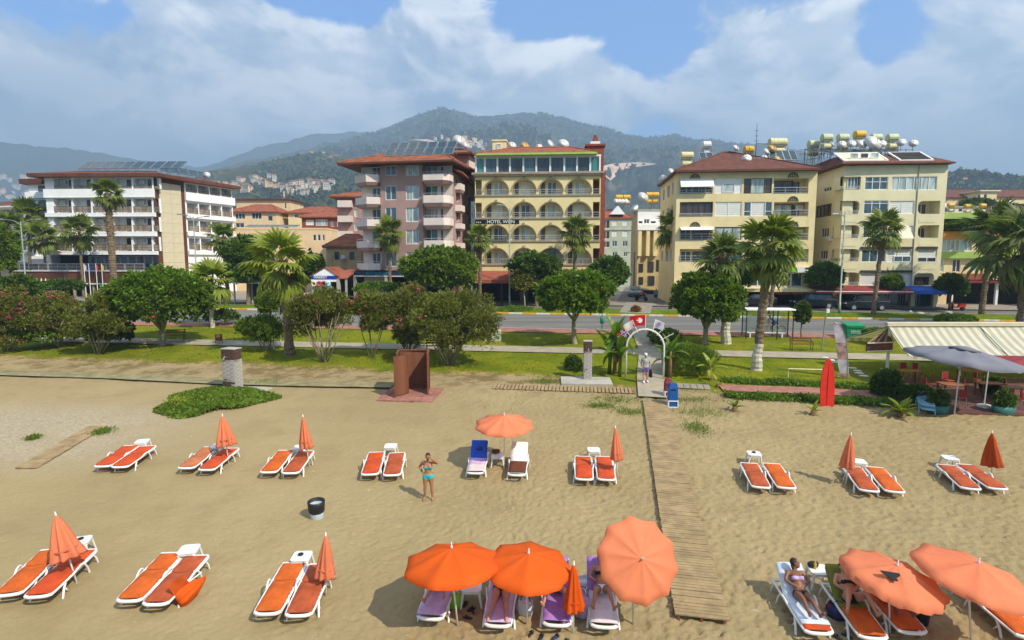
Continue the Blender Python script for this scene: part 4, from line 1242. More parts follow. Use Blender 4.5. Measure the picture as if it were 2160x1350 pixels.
# ================================================================ yellow apartment building
ZY = (1380,260,.2963)
y0_, y1_ = at(1422.5,560,66.8), at(1714,560,65.2)
yb = bld('yellow_apartment_building', 'yellow apartment block with red brown hip roof, shutters and lattice arches', 'apartment block', y0_)
f = Fac(yb, y0_, y1_, ZY)
zt = f.uz(600,346)[1]
rowsY = [(392,500),(560,662),(738,830),(895,985)]
for ri,(ya, yb_) in enumerate(rowsY):
 u0, u1, z0, z1 = f.rect(182, ya,418, yb_)
 if ri in (0,1):
  f.hole(u0, u1, z0, z1,1.3,0); f.window(u0+.05, u1-.05, z0+.1, z1-.05,5, 'glass_brown' if ri else 'glass', 'frame_dark' if ri else 'white_trim',.25, hole=False)
 else:
  f.hole(u0, u1, z0, z1,1.3,0); f.window(u0+.3, u0+1.5, z0, z1-.2,2, 'glass', 'white_trim',1.27, hole=False); f.window(u0+1.7, u1-.2, z0, z1-.3,1, 'glass_brown', 'frame_dark',1.27, hole=False)
 f.railing(u0, u1, z0,.7 if ri != 1 else .35,-.05, 'rail')
 if ri in (0,2):
  b = MB(); zb = z1-(1.0 if ri == 0 else .35); b.slab([(u0,-.02, z1),(u1,-.02, z1),(u1,-.75, zb),(u0,-.75, zb)],(0,0,-.04)); f.mb('awning', b, M['white_trim'])
 u0, u1, z0, z1 = f.rect(432, ya,622, yb_)
 if ri == 0:
  f.hole(u0, u1, z0, z1,.08,1); f.window(u0+.85, u1-.75, z0+.12, z1-.6,1, 'glass_pale', 'white_trim',.05, hole=False)
 elif ri == 1: f.window(u0, u1, z0, z1,2, 'shutter', 'white_trim')
 else: f.window(u0, u1, z0, z1,3, ['glass_pale', 'glass_blue'][ri % 2], 'frame_dark')
 u0, u1, z0, z1 = f.rect(638, ya,838, yb_)
 f.window(u0, u0+.75, z0, z1,1, 'glass_brown' if ri != 1 else 'glass_blue', 'frame_dark' if ri == 0 else 'white_trim', transom=.35)
 f.window(u0+.76, u1-.76, z0, z1,1, 'glass_pale' if ri != 1 else 'shutter', 'frame_dark' if ri == 0 else 'white_trim')
 f.window(u1-.75, u1, z0, z1,1, 'glass_brown' if ri != 1 else 'glass_blue', 'frame_dark' if ri == 0 else 'white_trim', transom=.35)
 u0, u1, z0, z1 = f.rect(852, ya,1098, yb_)
 f.hole(u0, u1, z0, z1,1.4,0); f.railing(u0, u1, z0,.7,-.03, 'rail')
 f.window(u0+.1, u0+2.6, z0, z1-.15,2, 'glass' if ri == 0 else 'glass_pale', 'frame_dark',1.37, hole=False)
 f.window(u1-1.4, u1-.5, z0, z1-.3,1, 'glass', 'frame_dark',1.37, hole=False)
 if ri: f.put('air_conditioner', AC, u1-.55,1.37, z1-.8)
 for xc in ((988,290) if ri in (0,2) else (988,)):
  uc = f.uz(xc, ya)[0]; q = MB(); rr = .55; zc = z1+.02
  for a, c in zip(np.linspace(0, math.pi,10), np.linspace(0, math.pi,10)[1:]):
   q.tube([(uc+rr*math.cos(a),-.05, zc+rr*math.sin(a)*1.05),(uc+rr*math.cos(c),-.05, zc+rr*math.sin(c)*1.05)],.05,4, False)
  for o_ in (-.33,-.11,.11,.33): q.box(uc+o_-.025, uc+o_+.025,-.07,-.03, zc, zc+math.sqrt(max(0, rr*rr-o_*o_)))
  for o_ in (.18,.36): q.box(uc-.42+o_*.3, uc+.42-o_*.3,-.07,-.03, zc+o_-.02, zc+o_+.02)
  f.mb('lattice_fan', q, M['frame_dark'])
zsh1, zsh0 = f.uz(980,1022)[1], f.uz(980,1062)[1]
zg = f.uz(600,1062)[1]
f.wall(0, f.w, zg, zt, [M['ochre_wall'], M['white_trim']])
b = MB(); b.box(f.w-4.6, f.w+.05,-.5,-.02, zsh0, zsh1); f.mb('shop_fascia', b, M['white_trim'])
b = MB(); b.lathe([(.0,-.02),(.52,-.02),(.52,.02),(0,.02)],18); 
b2 = MB(); b2.slab([(f.w-2.5+.62*math.cos(a),-.53, zsh0+.05+.62*math.sin(a)) for a in np.linspace(0, math.pi,11)],(0,-.04,0)); f.mb('logo', b2, M['lime'])
letters(f, 'han', f.w-3.7,-.53,(zsh0+zsh1)/2,.5, M['sign_navy'])
zs = f.uz(980,1165)[1]
b = MB(); b.box(.2, f.w-.9,.6,.8, zs, zg); f.mb('shop_interior', b, M['dark_in'])
for i in range(7):
 f.window(f.w-9.5+i*1.22, f.w-8.3+i*1.22, zs+.05, zg-.02,1, ['glass_blue', 'glass_pale', 'glass'][i % 3], 'white_trim',.3, hole=False)
f.posts('corner_pier', [(f.w-.9, f.w,0,.9,0, zg),(0,.9,0,.9,0, zg),(f.w*.42, f.w*.42+.6,0,.9,0, zg)], M['ochre_wall'])
b = MB(); b.slab([(-.2,-1.6, zs-.15),(f.w+.6,-1.6, zs-.15),(f.w+.3,.5, zs+.05),(-.2,.5, zs+.05)],(0,0,-.35)); f.mb('canopy_slab', b, M['ochre_wall'])
b = MB(); b.box(.9, f.w-.9,2.6,2.8,0, zs-.4); f.mb('shop_interior', b, M['dark_in'])
zq = zs-.75
b = MB(); b.box(f.w-6.0, f.w-1.0,-1.3,-1.22, zq-.05, zq+.33); f.mb('shop_sign', b, M['brown_trim'])
b = MB(); [b.box(f.w-5.7+k*.27, f.w-5.53+k*.27,-1.335,-1.302, zq+.03, zq+.2+.06*(k % 3 == 0)) for k in range(16) if k % 6 != 5]; f.mb('sign_lettering', b, M['letter_red'])
s1 = Fac(yb, f.world(0,12), f.world(0,0), ZY)
for (ya, yb_) in ((430,500),(590,650),(770,830),(900,980)):
 z1 = s1.uz(120, ya)[1]; z0 = z1-1.5
 s1.window(s1.w-3.2, s1.w-2.0, z0, z1,2, 'glass', 'white_trim'); s1.window(s1.w-6.6, s1.w-4.6, z0, z1,3, 'glass_blue', 'white_trim')
 s1.window(s1.w-10, s1.w-8.6, z0, z1,2, 'glass', 'white_trim')
s1.wall(0, s1.w,0, zt, [M['ochre_wall']])
body(yb, [f.world(f.w,0), f.world(f.w,12), f.world(0,12)],0, zt, M['ochre_wall'])
hip(yb, [f.world(-.4,-.8), f.world(f.w+.15,-.8), f.world(f.w+.15,12.5), f.world(-.4,12.5)], zt+.18, [f.world(f.w*.42,5.5), f.world(f.w*.47,5.5)], zt+3.2, M['brown_roof'], fascia=M['brown_trim'])
T = lambda x, y, Y, h: (lambda p: TR(p.x, p.y, p.z-h))(at(ZY[0]+x*ZY[2], ZY[1]+y*ZY[2], Y))
GT, GD, GP = 'rooftop solar water tanks', 'roof satellite dishes', 'roof solar panels'
spawn(('tk',1), lambda: make_tank('tank_cream', 'tank_cream',1.45,.5), 'cream solar water tank at the far left of the yellow building roof', T(232,232,74,2.35), GT)
spawn(('tk',2), lambda: make_tank('tank_white', 'grey_metal',.95,.48), 'white solar water tank left of the yellow building ridge', T(372,155,76,2.35), GT)
spawn(('tk',3), lambda: make_tank('tank_yellow', 'tank_yellow',1.0,.5, False), 'bright yellow water tank standing on the yellow building ridge', T(672,190,72,1.5), GT)
spawn(('tk',4), lambda: make_tank('tank_cream', 'tank_cream',2.0,.55), 'large cream water tank over panels on the right of the yellow building roof', T(878,138,72,2.35), GT)
for i,(x, y, mk, r_, Y, lb) in enumerate(((578,180, 'dish',.45,71, 'cream satellite dish on the peak of the yellow building roof'),(655,258, 'dish',.6,68.5, 'white dish low on the yellow building roof under the yellow tank'),
 (797,208, 'dish',.5,70.5, 'small white dish right of the mast on the yellow building roof'),(835,185, 'dish_old',.62,71.5, 'rust stained dish in front of the large cream tank'),
 (876,266, 'dish_old',.55,68.3, 'rust stained dish low on the right of the yellow building roof'),(62,400, 'dish',.6,76, 'white dish on the left flank of the yellow building'),(120,350, 'dish',.5,70, 'white dish at the left eave corner of the yellow building'),
 (780,250, 'dish',.4,69.5, 'smallest white dish above the two front panels on the yellow building roof'))):
 spawn(('dish', 'y', i), lambda: make_dish(mk, r_, [.3,-.4,.5,.2,.3,-.6,.3,-.2][i]), lb, T(x, y, Y, r_*1.15+.35), GD)
for i,(x, y, Y) in enumerate(((733,325,67.6),(800,322,67.6))):
 spawn(('panel', 'y'), lambda: make_panel(1.05,1.6,.8), ['left one of two dark solar panels low on the yellow building roof', 'right one of two dark solar panels low on the yellow building roof'][i], T(x, y, Y,.1), GP)
for i, x in enumerate((850,905,955,1000)):
 spawn(('panel', 'y2'), lambda: make_panel(.85,1.7,.9), f'{ORD[i]} panel from the left under the large cream tank', T(x,265,70.5,.3), GP)
for i, x in enumerate((350,400)):
 spawn(('panel', 'y3'), lambda: make_panel(.8,1.1,.9), ['left dark panel below the white tank on the yellow building', 'right dark panel below the white tank on the yellow building'][i], T(x,255,73.5,.3), GP)
p = at(1380+722*.2963,260+240*.2963,71)
b = MB(); b.tube([(0,0,-1),(0,0,4.0)], [.05,.02],6)
for z in (1.9,2.5,3.1): b.tube([(-.4+z*.06,0, z),(.4-z*.06,0, z)],.02,5)
b.tube([(0,0,1.6),(1.9,0,1.5)],.03,5); tag(b.build('roof_antenna', M['dark_metal'], mw=TR(p.x, p.y, p.z)), 'tall dark aerial mast on the yellow building roof', 'aerial')
# ================================================================ right hand cream building
ZR = (1680,260,.2963)
r0, r1 = at(1770,560,64.8), at(1984,560,64.0)
rb = bld('cream_apartment_building', 'cream apartment block with rounded balconies and a crowd of tanks on its roof', 'apartment block', r0)
f = Fac(rb, r0, r1, ZR)
zt = f.uz(700,298)[1]; zg = f.uz(700,1165)[1]
rr = [(380,470),(552,645),(725,815),(895,980),(1062,1152)]
for ri,(ya, yb_) in enumerate(rr):
 u0, u1, z0, z1 = f.rect(312, ya,458 if ri == 0 else 448, yb_)
 f.hole(u0, u1, z0, z1,1.5,0, None if ri == 0 else 'roundcd',.45)
 f.window(u0+.5, u0+1.4, z0, z1-.15,1, 'glass', 'frame_dark',1.47, hole=False)
 if ri == 0: f.window(u0+.9, u1-.2, z0+.1, z1-.05,3, 'glass_blue', 'white_trim',.3, hole=False)
 f.railing(u0, u1-.1, z0,.35,-.03, 'rail')
 if ri == 0:
  f.window(*f.rect(487,382,652,473),3, 'glass_blue', 'white_trim', transom=.62); f.window(*f.rect(678,380,1000,476),6, 'glass_pale', 'white_trim')
 elif ri == 1:
  f.window(*f.rect(480,550,652,645),3, 'glass_blue', 'white_trim', transom=.8); f.window(*f.rect(662,553,838,646),2, 'shutter', 'white_trim')
 elif ri == 2:
  f.window(*f.rect(475,725,645,815),3, 'glass_blue', 'white_trim'); f.window(*f.rect(655,730,828,818),2, 'shutter', 'white_trim')
  u0, u1, z0, z1 = f.rect(655,730,828,818); b = MB(); b.slab([(u0+.2,-.05, z1),(u1-.5,-.05, z1),(u1-.4,-1.0, z0-.1),(u0,-1.0, z0-.1)],(0,0,.04)); f.mb('awning', b, M['awn_cream'])
 elif ri == 3:
  f.window(*f.rect(465,898,635,988),3, 'glass_blue', 'white_trim'); f.window(*f.rect(645,905,822,990),1, 'shutter', 'white_trim')
  u0, u1, z0, z1 = f.rect(693,945,815,990); f.window(u0, u1, z0+.05, z1,2, 'glass_blue', 'white_trim',.05, hole=False)
  f.window(*f.rect(860,900,1000,990),1, 'shutter', 'white_trim'); u0, u1, z0, z1 = f.rect(862,955,995,992); f.window(u0, u1, z0+.05, z1,2, 'glass', 'white_trim',.05, hole=False)
 else:
  f.window(*f.rect(455,1070,632,1155),1, 'shutter', 'white_trim'); f.window(*f.rect(642,1072,815,1155),1, 'shutter', 'white_trim')
  u0, u1, z0, z1 = f.rect(838,1068,978,1155); f.hole(u0, u1, z0, z1,.6,0, 'roundbc',.4); f.window(u0+.3, u1-.2, z0, z1-.4,2, 'glass_brown', 'frame_dark',.55, hole=False)
 if ri in (1,2):
  u0, u1, z0, z1 = f.rect(865, ya,1022 if ri == 1 else 1012, yb_); f.hole(u0, u1, z0, z1,1.6,0, 'roundab',.5)
  f.window(u0+.7, u1-.5, z0, z1-.2,2, 'glass_brown', 'white_trim',1.57, hole=False)
 if 0 < ri < 4:
  for xa, xb in ((322,428),(872,990)):
   u0, u1, z0, z1 = f.rect(xa, yb_+38, xb, yb_+62); q = MB(); q.box(u0, u1,-.03,-.004, z0, z1); f.mb('wall_panel', q, M['cream_wall'])
 if ri in (3,4):
  for xa, xb in ((455,640),(645,820),(855,1002)):
   if ri == 4 and xa > 850: continue
   u0, u1, z0, z1 = f.rect(xa, ya-8, xb, ya); q = MB(); q.box(u0, u1,-.16,-.004, z0, z1+.12); f.mb('shutter_box', q, M['frame_dark'])
f.wall(0, f.w, zg, zt, [M['cream_wall']])
for x in (845,):
 u = f.uz(x,700)[0]; b = MB(); b.tube([(u,-.06, zg),(u,-.06, zt)],.05,6); f.mb('drain_pipe', b, M['concrete'])
s1 = Fac(rb, f.world(0,9), f.world(0,0), ZR)
for ri,(ya, yb_) in enumerate(rr):
 z1, z0 = f.uz(312, ya)[1], f.uz(312, yb_)[1]
 s1.hole(s1.w-1.9, s1.w-.35, z0, z1,1.3,0, None if ri == 0 else 'roundab',.4); s1.railing(s1.w-1.9, s1.w-.35, z0,.35,-.03, 'rail')
 if ri > 1: s1.put('air_conditioner', AC, s1.w-2.45,-.003, z0-.3)
 if ri in (1,): s1.window(s1.w-6.5, s1.w-2.6, z0, z1,4, 'glass_brown', 'frame_dark')
 else: s1.window(s1.w-4.8, s1.w-2.9, z0+.2, z1-(.7 if ri == 0 else .1),3, 'glass', 'white_trim')
s1.wall(0, s1.w,0, zt, [M['cream_wall']])
body(rb, [f.world(f.w,0), f.world(f.w,12), f.world(0,12), f.world(0,9)],0, zt, M['cream_wall'])
ze = zt+.05; zm = f.uz(700,222,2.6)[1]
fe = [f.world(-.6,-.75), f.world(f.w+.4,-.6), f.world(f.w+.4,12), f.world(-.6,12)]
b = MB(); q = lambda p, z: (p.x-rb.location.x, p.y-rb.location.y, z)
up = [f.world(.7,2.6), f.world(f.w-1.6,2.6), f.world(f.w-1.6,10.5), f.world(.7,10.5)]
for i in range(4):
 j = (i+1) % 4
 b.quad(q(fe[i], ze+.13), q(fe[j], ze+.13), q(up[j], zm), q(up[i], zm)); b.quad(q(fe[i], ze), q(fe[j], ze), q(fe[j], ze+.13), q(fe[i], ze+.13))
b.quad(*[q(p, zm) for p in up]); b.quad(*[q(p, ze) for p in reversed(fe)])
b.build('roof', [M['brown_roof']], rb)
for xa, xb, dark in ((300,615,0),(690,930,1)):
 u0, u1 = f.uz(xa,255,1.2)[0], f.uz(xb,255,1.2)[0]
 b = MB(); zl = ze+.45; zh = zm+.12
 for u, sg_ in ((u0,1),(u1,-1)):
  b.slab([(u,.1, zl),(u+.18*sg_,.1, zl),(u+.18*sg_+.5*sg_*0,2.5, zh),(u,2.5, zh)],(0,0,.16))
 b.box(u0, u1,.02,.2, zl-.05, zl+.1); b.box(u0, u1,2.3,2.5, zh, zh+.12); f.mb('terrace_frame', b, M['white_trim'])
 b = MB(); b.slab([(u0+.2,.25, zl+.1),(u1-.2,.25, zl+.1),(u1-.2,2.3, zh+.03),(u0+.2,2.3, zh+.03)],(0,0,.03)); f.mb('terrace_opening', b, M['dark_in' if dark else 'cream_wall'])
 if not dark:
  for i in range(3): f.window(u0+.9+i*1.1, u0+1.8+i*1.1, zl+.35, zl+.95,1, ['glass_pale', 'glass_brown', 'glass_pale'][i], 'white_trim',.55, hole=False)
TRr = lambda x, y, Y, h: (lambda p: TR(p.x, p.y, p.z-h))(at(ZR[0]+x*ZR[2], ZR[1]+y*ZR[2], Y))
for i,(x, y, mk, Y) in enumerate(((120,150, 'tank_green',72),(215,105, 'tank_green',71),(330,105, 'tank_green',71),(449,82, 'tank_yellow',71),(565,105, 'tank_green',71),(681,105, 'tank_green',71))):
 spawn(('tkr', mk), lambda: make_tank(mk, 'tank_white' if mk == 'tank_yellow' else 'tank_cream',1.12,.5), ['pale green stacked water tank lowest and leftmost on the cream building roof', 'pale green stacked water tank second from left on the cream building roof', 'pale green stacked water tank just left of the bright yellow one',
 'bright yellow water tank standing highest on the cream building roof', 'pale green stacked water tank just right of the bright yellow one', 'pale green stacked water tank farthest right on the cream building roof'][i], TRr(x, y, Y,2.35), GT)
for i,(x, y, r_, yw) in enumerate(((255,155,.42,.8),(320,155,.5,-.5),(390,152,.5,-.4),(458,155,.62,.05),(538,150,1.0,.1),(607,152,.5,-.5),(748,142,.5,-.7),(832,148,.5,-.5))):
 spawn(('dish', 'r', i), lambda: make_dish('dish', r_, yw), ['narrow white dish beside the second green tank on the cream building roof', 'white dish below the third green tank on the cream building roof', 'white dish left of the bright yellow tank', 'round white dish directly under the bright yellow tank',
 'widest white dish, right of the bright yellow tank', 'white dish between the widest dish and the last green tank', 'white dish right of the last green tank on the cream building roof', 'white dish at the far right end of the cream building roof'][i], TRr(x, y,68.6, r_*1.15+.35), GD)
for i in range(9):
 spawn(('panel', 'r'), lambda: make_panel(1.0,1.9,.35), f'{ORD[i]} dark panel from the left under the tanks of the cream building', TRr(140+i*70,205,69.2,.3), GP)
b = MB()
for x in range(60,840,60):
 p = at(ZR[0]+x*ZR[2], ZR[1]+190*ZR[2],70); b.tube([(p.x, p.y, B0+zm-.8),(p.x, p.y, B0+zm+1.2)],.035,5)
pa, pc = at(ZR[0]+20*ZR[2],260+185*ZR[2],70), at(ZR[0]+840*ZR[2],260+185*ZR[2],70)
for dz in (0,.5): b.tube([(pa.x, pa.y, B0+zm+.6+dz),(pc.x, pc.y, B0+zm+.6+dz)],.03,5)
tag(b.build('tank_rack', M['dark_metal']), 'dark steel rack carrying the tanks on the cream building roof', 'rack', kind=None)
z1 = f.uz(500,1160)[1]; z0 = f.uz(500,1192,-2)[1]
um = f.uz(735,1180)[0]; u0 = f.uz(150,1180)[0]
for a, c, mk in ((-3.5, um-.05, 'awn_red'),(um+.05, f.w+.6, 'awn_blue')):
 b = MB(); b.slab([(a,-2.6, z0),(c,-2.6, z0),(c,-.05, z1),(a,-.05, z1)],(0,0,.07)); b.slab([(a,-2.6, z0),(c,-2.6, z0),(c,-2.6, z0-.32),(a,-2.6, z0-.32)],(0,.03,0)); o = f.mb('awning', b, M[mk])
 if mk == 'awn_red':
  q = MB(); q.box(a, c,-2.64,-2.605, z0-.12, z0-.02); q.build('awning_piping', M['white_trim'], o)
b = MB(); b.box(-.2, f.w,2.2,2.4,0, zg); b.box(-.2, f.w,0,2.2, zg-.1, zg); f.mb('shop_interior', b, M['dark_in'])
f.posts('pier', [(u, u+.5,0,.5,0, zg) for u in (0,3.9,8.0, f.w-.5)], M['cream_wall'])
for i in range(6): f.window(.6+i*1.8,2.2+i*1.8,.1,2.3,1, ['glass', 'glass_blue'][i % 2], 'rail',1.2, hole=False)
# ================================================================ low yellow and green building at the right edge
e0, e1 = at(1962,560,67.5), at(2200,560,66.0)
eb = bld('yellow_green_building', 'low orange and lime green building with restaurant sign and planted roof terrace', 'building', e0)
f = Fac(eb, e0, e1, ZR)
zz = lambda y: f.uz(1150, y)[1]
for (xa, xb, ya, yb_, n_, pn) in ((1012,1130,830,910,4, 'glass_pale'),(1135,1250,830,910,4, 'glass_pale'),(1290,1400,830,910,3, 'glass_blue'),(1000,1050,968,1058,2, 'glass_pale'),(1110,1168,968,1060,2, 'glass_brown'),(1232,1292,968,1060,2, 'glass_pale'),(1350,1420,968,1060,2, 'glass_brown')):
 f.window(*f.rect(xa, ya, xb, yb_), n_, pn, 'white_trim')
f.wall(0, f.w, zz(1070), zz(820), [M['ochre_wall']])
for ya, yb_, mk, dd in ((640,682, 'lime_trim',-.5),(770,822, 'orange_trim',-.35),(915,962, 'lime_trim',-.45)):
 b = MB(); b.box(-.3, f.w, dd,.5 if ya > 700 else 6, zz(yb_), zz(ya)); f.mb('floor_band', b, M[mk])
b = MB(); b.box(0, f.w,4.5,4.7, zz(770), zz(680)); f.mb('terrace_wall', b, M['dark_in'])
f.posts('terrace_post', [(u, u+.18,-.2,0, zz(770), zz(680)) for u in (0.1,3.4,6.8,10.2,13.4)], M['orange_trim'])
body(eb, [f.world(0,0), f.world(0,10), f.world(f.w,10), f.world(f.w,0)][::-1],0, zz(690), M['ochre_wall'])
b = MB(); b.box(2.2, f.w,-.6,-.05, zz(1112), zz(1072)); f.mb('sign_board', b, M['awn_brown'])
letters(f, 'RESTAURANT',9.0,-.66, zz(1095),.95, M['letter'])
b = MB(); b.box(2.2, f.w,-.7,-.1, zz(1135), zz(1118)); f.mb('sign_strip', b, M['awn_red'])
b = MB(); b.box(0, f.w,2.5,2.7,0, zz(1112)); f.mb('dining_room', b, M['dark_in'])
f.posts('white_column', [(u, u+.25,-.2,.1,0, zz(1125)) for u in (2.4,7.2)], M['white_trim'])
f.posts('shop_wall', [(0,2.0,-.1,.4,0, zz(1075))], M['peach_wall'])
b = MB(); z1, z0 = zz(1115), zz(1195); b.slab([(10.0,-4.2, z0),(f.w+1,-4.2, z0),(f.w+1,-.8, z1),(10.6,-.8, z1)],(0,0,.07)); f.mb('awning', b, M['awn_red'])
# ================================================================ smaller buildings between and behind
def block(name, label, cat, px0, px1, Y, py_top, depth, wall, roof, rh=0, wins=(), group=None, over=.5, Y1=None, pane='glass', frame='white_trim', ridge_in=.3, side=None):
 p0, p1 = at(px0,560, Y), at(px1,560, Y1 or Y)
 r = bld(name, label, cat, p0, group); ff = Fac(r, p0, p1)
 z_ = ff.uz((px0+px1)/2, py_top)[1]
 for wq in wins:
  pn = wq[5] if len(wq) > 5 else pane
  ff.window(*ff.rect(*wq[:4]), wq[4] if len(wq) > 4 else 2, pn, frame)
 ff.wall(0, ff.w,-1, z_, [M[wall]])
 body(r, [ff.world(ff.w), ff.world(ff.w, depth), ff.world(0, depth), ff.world(0)],-1, z_, M[side or wall], 'side_wall')
 if rh > 0:
  hip(r, [ff.world(-over,-over), ff.world(ff.w+over,-over), ff.world(ff.w+over, depth+over), ff.world(-over, depth+over)], z_+.1, [ff.world(ff.w*ridge_in, depth/2), ff.world(ff.w*(1-ridge_in), depth/2)], z_+rh, M[roof])
 else:
  flat_top(r, [ff.world(-over,-over), ff.world(ff.w+over,-over), ff.world(ff.w+over, depth+over), ff.world(-over, depth+over)], z_+.2, M[roof], thick=.3)
 return r, ff, z_
r, ff, z_ = block('peach_house', 'peach house with wide red hip roof right of the white hotel', 'house',491,588,125,447,10, 'peach_wall', 'red_roof',2.0, [(496,450,517,462,3),(531,449,552,462,3),(497,470,515,480,2),(565,455,575,466,1)])
block('cream_house', 'cream house with dark flat roof behind the peach house', 'house',505,617,140,421,9, 'peach_wall', 'brown_roof',0, [(560,432,572,444,2),(600,428,604,440,1)])
r, ff, z_ = block('long_peach_building', 'long low peach building with dark collectors along its flat roof', 'building',496,690,98,483,8, 'peach_wall', 'peach_wall',0, [(526,494,533,508,1),(584,493,590,506,1),(616,493,622,506,1),(660,495,667,508,1),(670,495,676,508,1),(680,495,685,508,1)], over=.05)
for i in range(9):
 p = ff.world(2.0+i*1.0,1.0); spawn(('panel', 'lp'), lambda: make_panel(.95,1.5,.25), f'{ORD[i]} collector from the left on the long low peach building', TR(p.x, p.y, B0+z_+.1), 'collectors on the low peach building')
block('red_white_house', 'red brick house with white bay window and red roof', 'house',640,717,112,458,10, 'brick', 'red_roof',1.5, [(666,463,691,476,4, 'glass_pale'),(698,466,706,478,2),(711,468,716,478,1),(698,490,706,501,2),(645,464,662,475,1, 'shutter')])
block('red_roof_house', 'long yellow house with wide dark red roof and small chimneys on it', 'house',612,716,128,449,12, 'ochre_wall', 'red_roof',1.9, [(622,452,630,460,2)])
r, ff, z_ = block('old_house', 'old beige two storey house with orange tile roof beside the pink building', 'house',689,762,78,521,9, 'old_wall', 'orange_roof',1.9, [(706,531,716,548,2),(737,531,748,548,2)], frame='frame_dark', over=.4)
p = at(724,545,77.5); spawn(('dish', 'oh'), lambda: make_dish('dish',.42,-.2), 'white satellite dish fixed on the old beige house wall', TR(p.x, p.y, p.z-.8), GD)
r, ff, z_ = block('pink_rear_building', 'pink grey rear building with cream balconies behind the pink apartment block', 'apartment block',716,800,86,416,9, 'pink_wall', 'orange_roof',1.3, [(747,442,754,457,1, 'glass_pale'),(747,472,754,487,1, 'glass_pale')], over=.9)
for ya, yb_ in ((424,438),(456,469),(488,501)):
 u0, u1, z0, z1 = ff.rect(716, ya,745, yb_); b = MB(); b.box(u0, u1,-1.0,-.004, z0, z1); ff.mb('balcony', b, M['pink_lip'])
r, ff, z_ = block('grey_green_building', 'grey green building with white shutters and small gable in the side street', 'apartment block',1269,1330,112,460,10, 'green_wall', 'red_roof',2.0, [(1291,464,1302,476,2, 'shutter'),(1313,464,1324,476,2, 'shutter'),(1291,487,1302,499,2, 'shutter'),(1313,487,1324,499,2, 'shutter'),(1291,508,1302,520,2, 'glass_blue'),(1313,508,1324,520,2, 'glass_blue'),(1292,531,1302,541,2),(1315,531,1323,541,2),(1271,464,1286,482,2, 'glass_brown'),(1271,487,1286,504,2, 'glass_brown'),(1271,509,1286,522,2, 'glass_brown')], over=.3)
u0, u1, z0, z1 = ff.rect(1288,438,1319,452,-.6); b = MB(); b.slab([(u0,-.6, z0),(u1,-.6, z0),((u0+u1)/2,-.6, z1+.4)],(0,2,0)); ff.mb('gable', b, M['white_wall'])
for ya in (459,483): 
 b = MB(); z0 = ff.uz(1300, ya+2.5)[1]; b.box(0, ff.w,-.15,-.004, z0, z0+.3); ff.mb('floor_band', b, M['lime_trim' if 0 else 'green_wall'])
for i, x in enumerate((1306,1322)):
 p = at(x,420,116); spawn(('tkg',), lambda: make_tank('tank_yellow', 'tank_cream',1.3,.5), ['left yellow tank on the grey green side street building', 'right yellow tank on the grey green side street building'][i], TR(p.x, p.y, p.z-2.0), GT)
for i, x in enumerate((1299,1305.5,1312,1319)):
 p = at(x,427,115.5); spawn(('dish', 'g'), lambda: make_dish('dish',.6,-.2), f'{ORD[i]} white dish in the row on the grey green building roof', TR(p.x, p.y, p.z-.9), GD)
r, ff, z_ = block('white_side_house', 'whitish house with projecting bays on the side street', 'apartment block',1343,1392,88,444,4, 'white_wall', 'concrete',0, [(1346,466,1356,472,1),(1358,462,1370,472,2),(1372,466,1384,472,1),(1346,500,1352,530,1, 'glass_pale'),(1365,490,1369,535,1, 'shutter')], over=.05, side='old_wall')  # side takes a darker render so the flank looks shaded
for xa, xb in ((1344,1351),(1361,1368),(1376,1384)):
 u0, u1, z0, z1 = ff.rect(xa,486, xb,540); b = MB(); b.box(u0, u1,-.8,-.004, z0, z1); ff.mb('bay', b, M['ochre_wall'])
u0, u1, z0, z1 = ff.rect(1343,488,1392,640,-.12); b = MB(); b.box(0, ff.w,-.12,-.004,-.5, z1); ff.mb('shade_toned_front', b, M['old_wall'])  # darker render over the white front paints the shaded lower storeys
for q_ in ((1347,556,1356,574),(1366,552,1378,574),(1384,548,1390,572),(1347,584,1356,600),(1366,582,1380,602)): ff.window(*ff.rect(*q_),2, 'glass', 'frame_dark',-.15, hole=False)
b = MB(); zq_ = ff.uz(1365,612)[1]; b.box(0, ff.w,-.3,-.125,-.5, zq_); ff.mb('street_shade_box', b, M['dark_in'])  # near-black box stands in for the darkness at street level
u0, u1, z0, z1 = ff.rect(1343,474,1392,486); b = MB(); b.box(u0, u1,-.9,-.004, z0, z1); ff.mb('balcony', b, M['white_wall'])
for i,(x, y, r_) in enumerate(((1355,420,.9),(1339,443,.8))):
 p = at(x, y,90); spawn(('dish', 'ws', i), lambda: make_dish('dish', r_, [.3,-1.0][i]), ['large white dish standing on the white side street house', 'white dish at the left edge of the white side street house'][i], TR(p.x, p.y, p.z-1.2), GD)
for i, x in enumerate((1370,1382)):
 p = at(x,418.5,92); spawn(('tkw',), lambda: make_tank('tank_yellow', 'tank_yellow',1.0,.42), ['left pair of yellow barrels behind the yellow building', 'right pair of yellow barrels behind the yellow building'][i], TR(p.x, p.y, p.z-1.8), GT)
l0, l1 = at(-70,560,96), at(62,560,92)
lb = bld('white_balcony_building', 'white balconied building cut off by the left edge of the photo', 'apartment block', l0)
f = Fac(lb, l0, l1,(0,420,.163))
for (ya, yb_) in ((130,265),(330,465),(540,660)):
 for i in range(5):
  u0, u1 = f.w*(.02+.196*i), f.w*(.02+.196*i+.17); z0, z1 = f.uz(200, yb_)[1], f.uz(200, ya)[1]
  f.hole(u0, u1, z0, z1,1.3,0); f.window(u0+.6, u0+1.6, z0, z1-.2,1, 'glass', 'frame_dark',1.27, hole=False); f.railing(u0, u1, z0,.8,.02, 'rail_brown', 'rail_glass')
f.wall(0, f.w,0, f.uz(200,110)[1], [M['white_wall']])
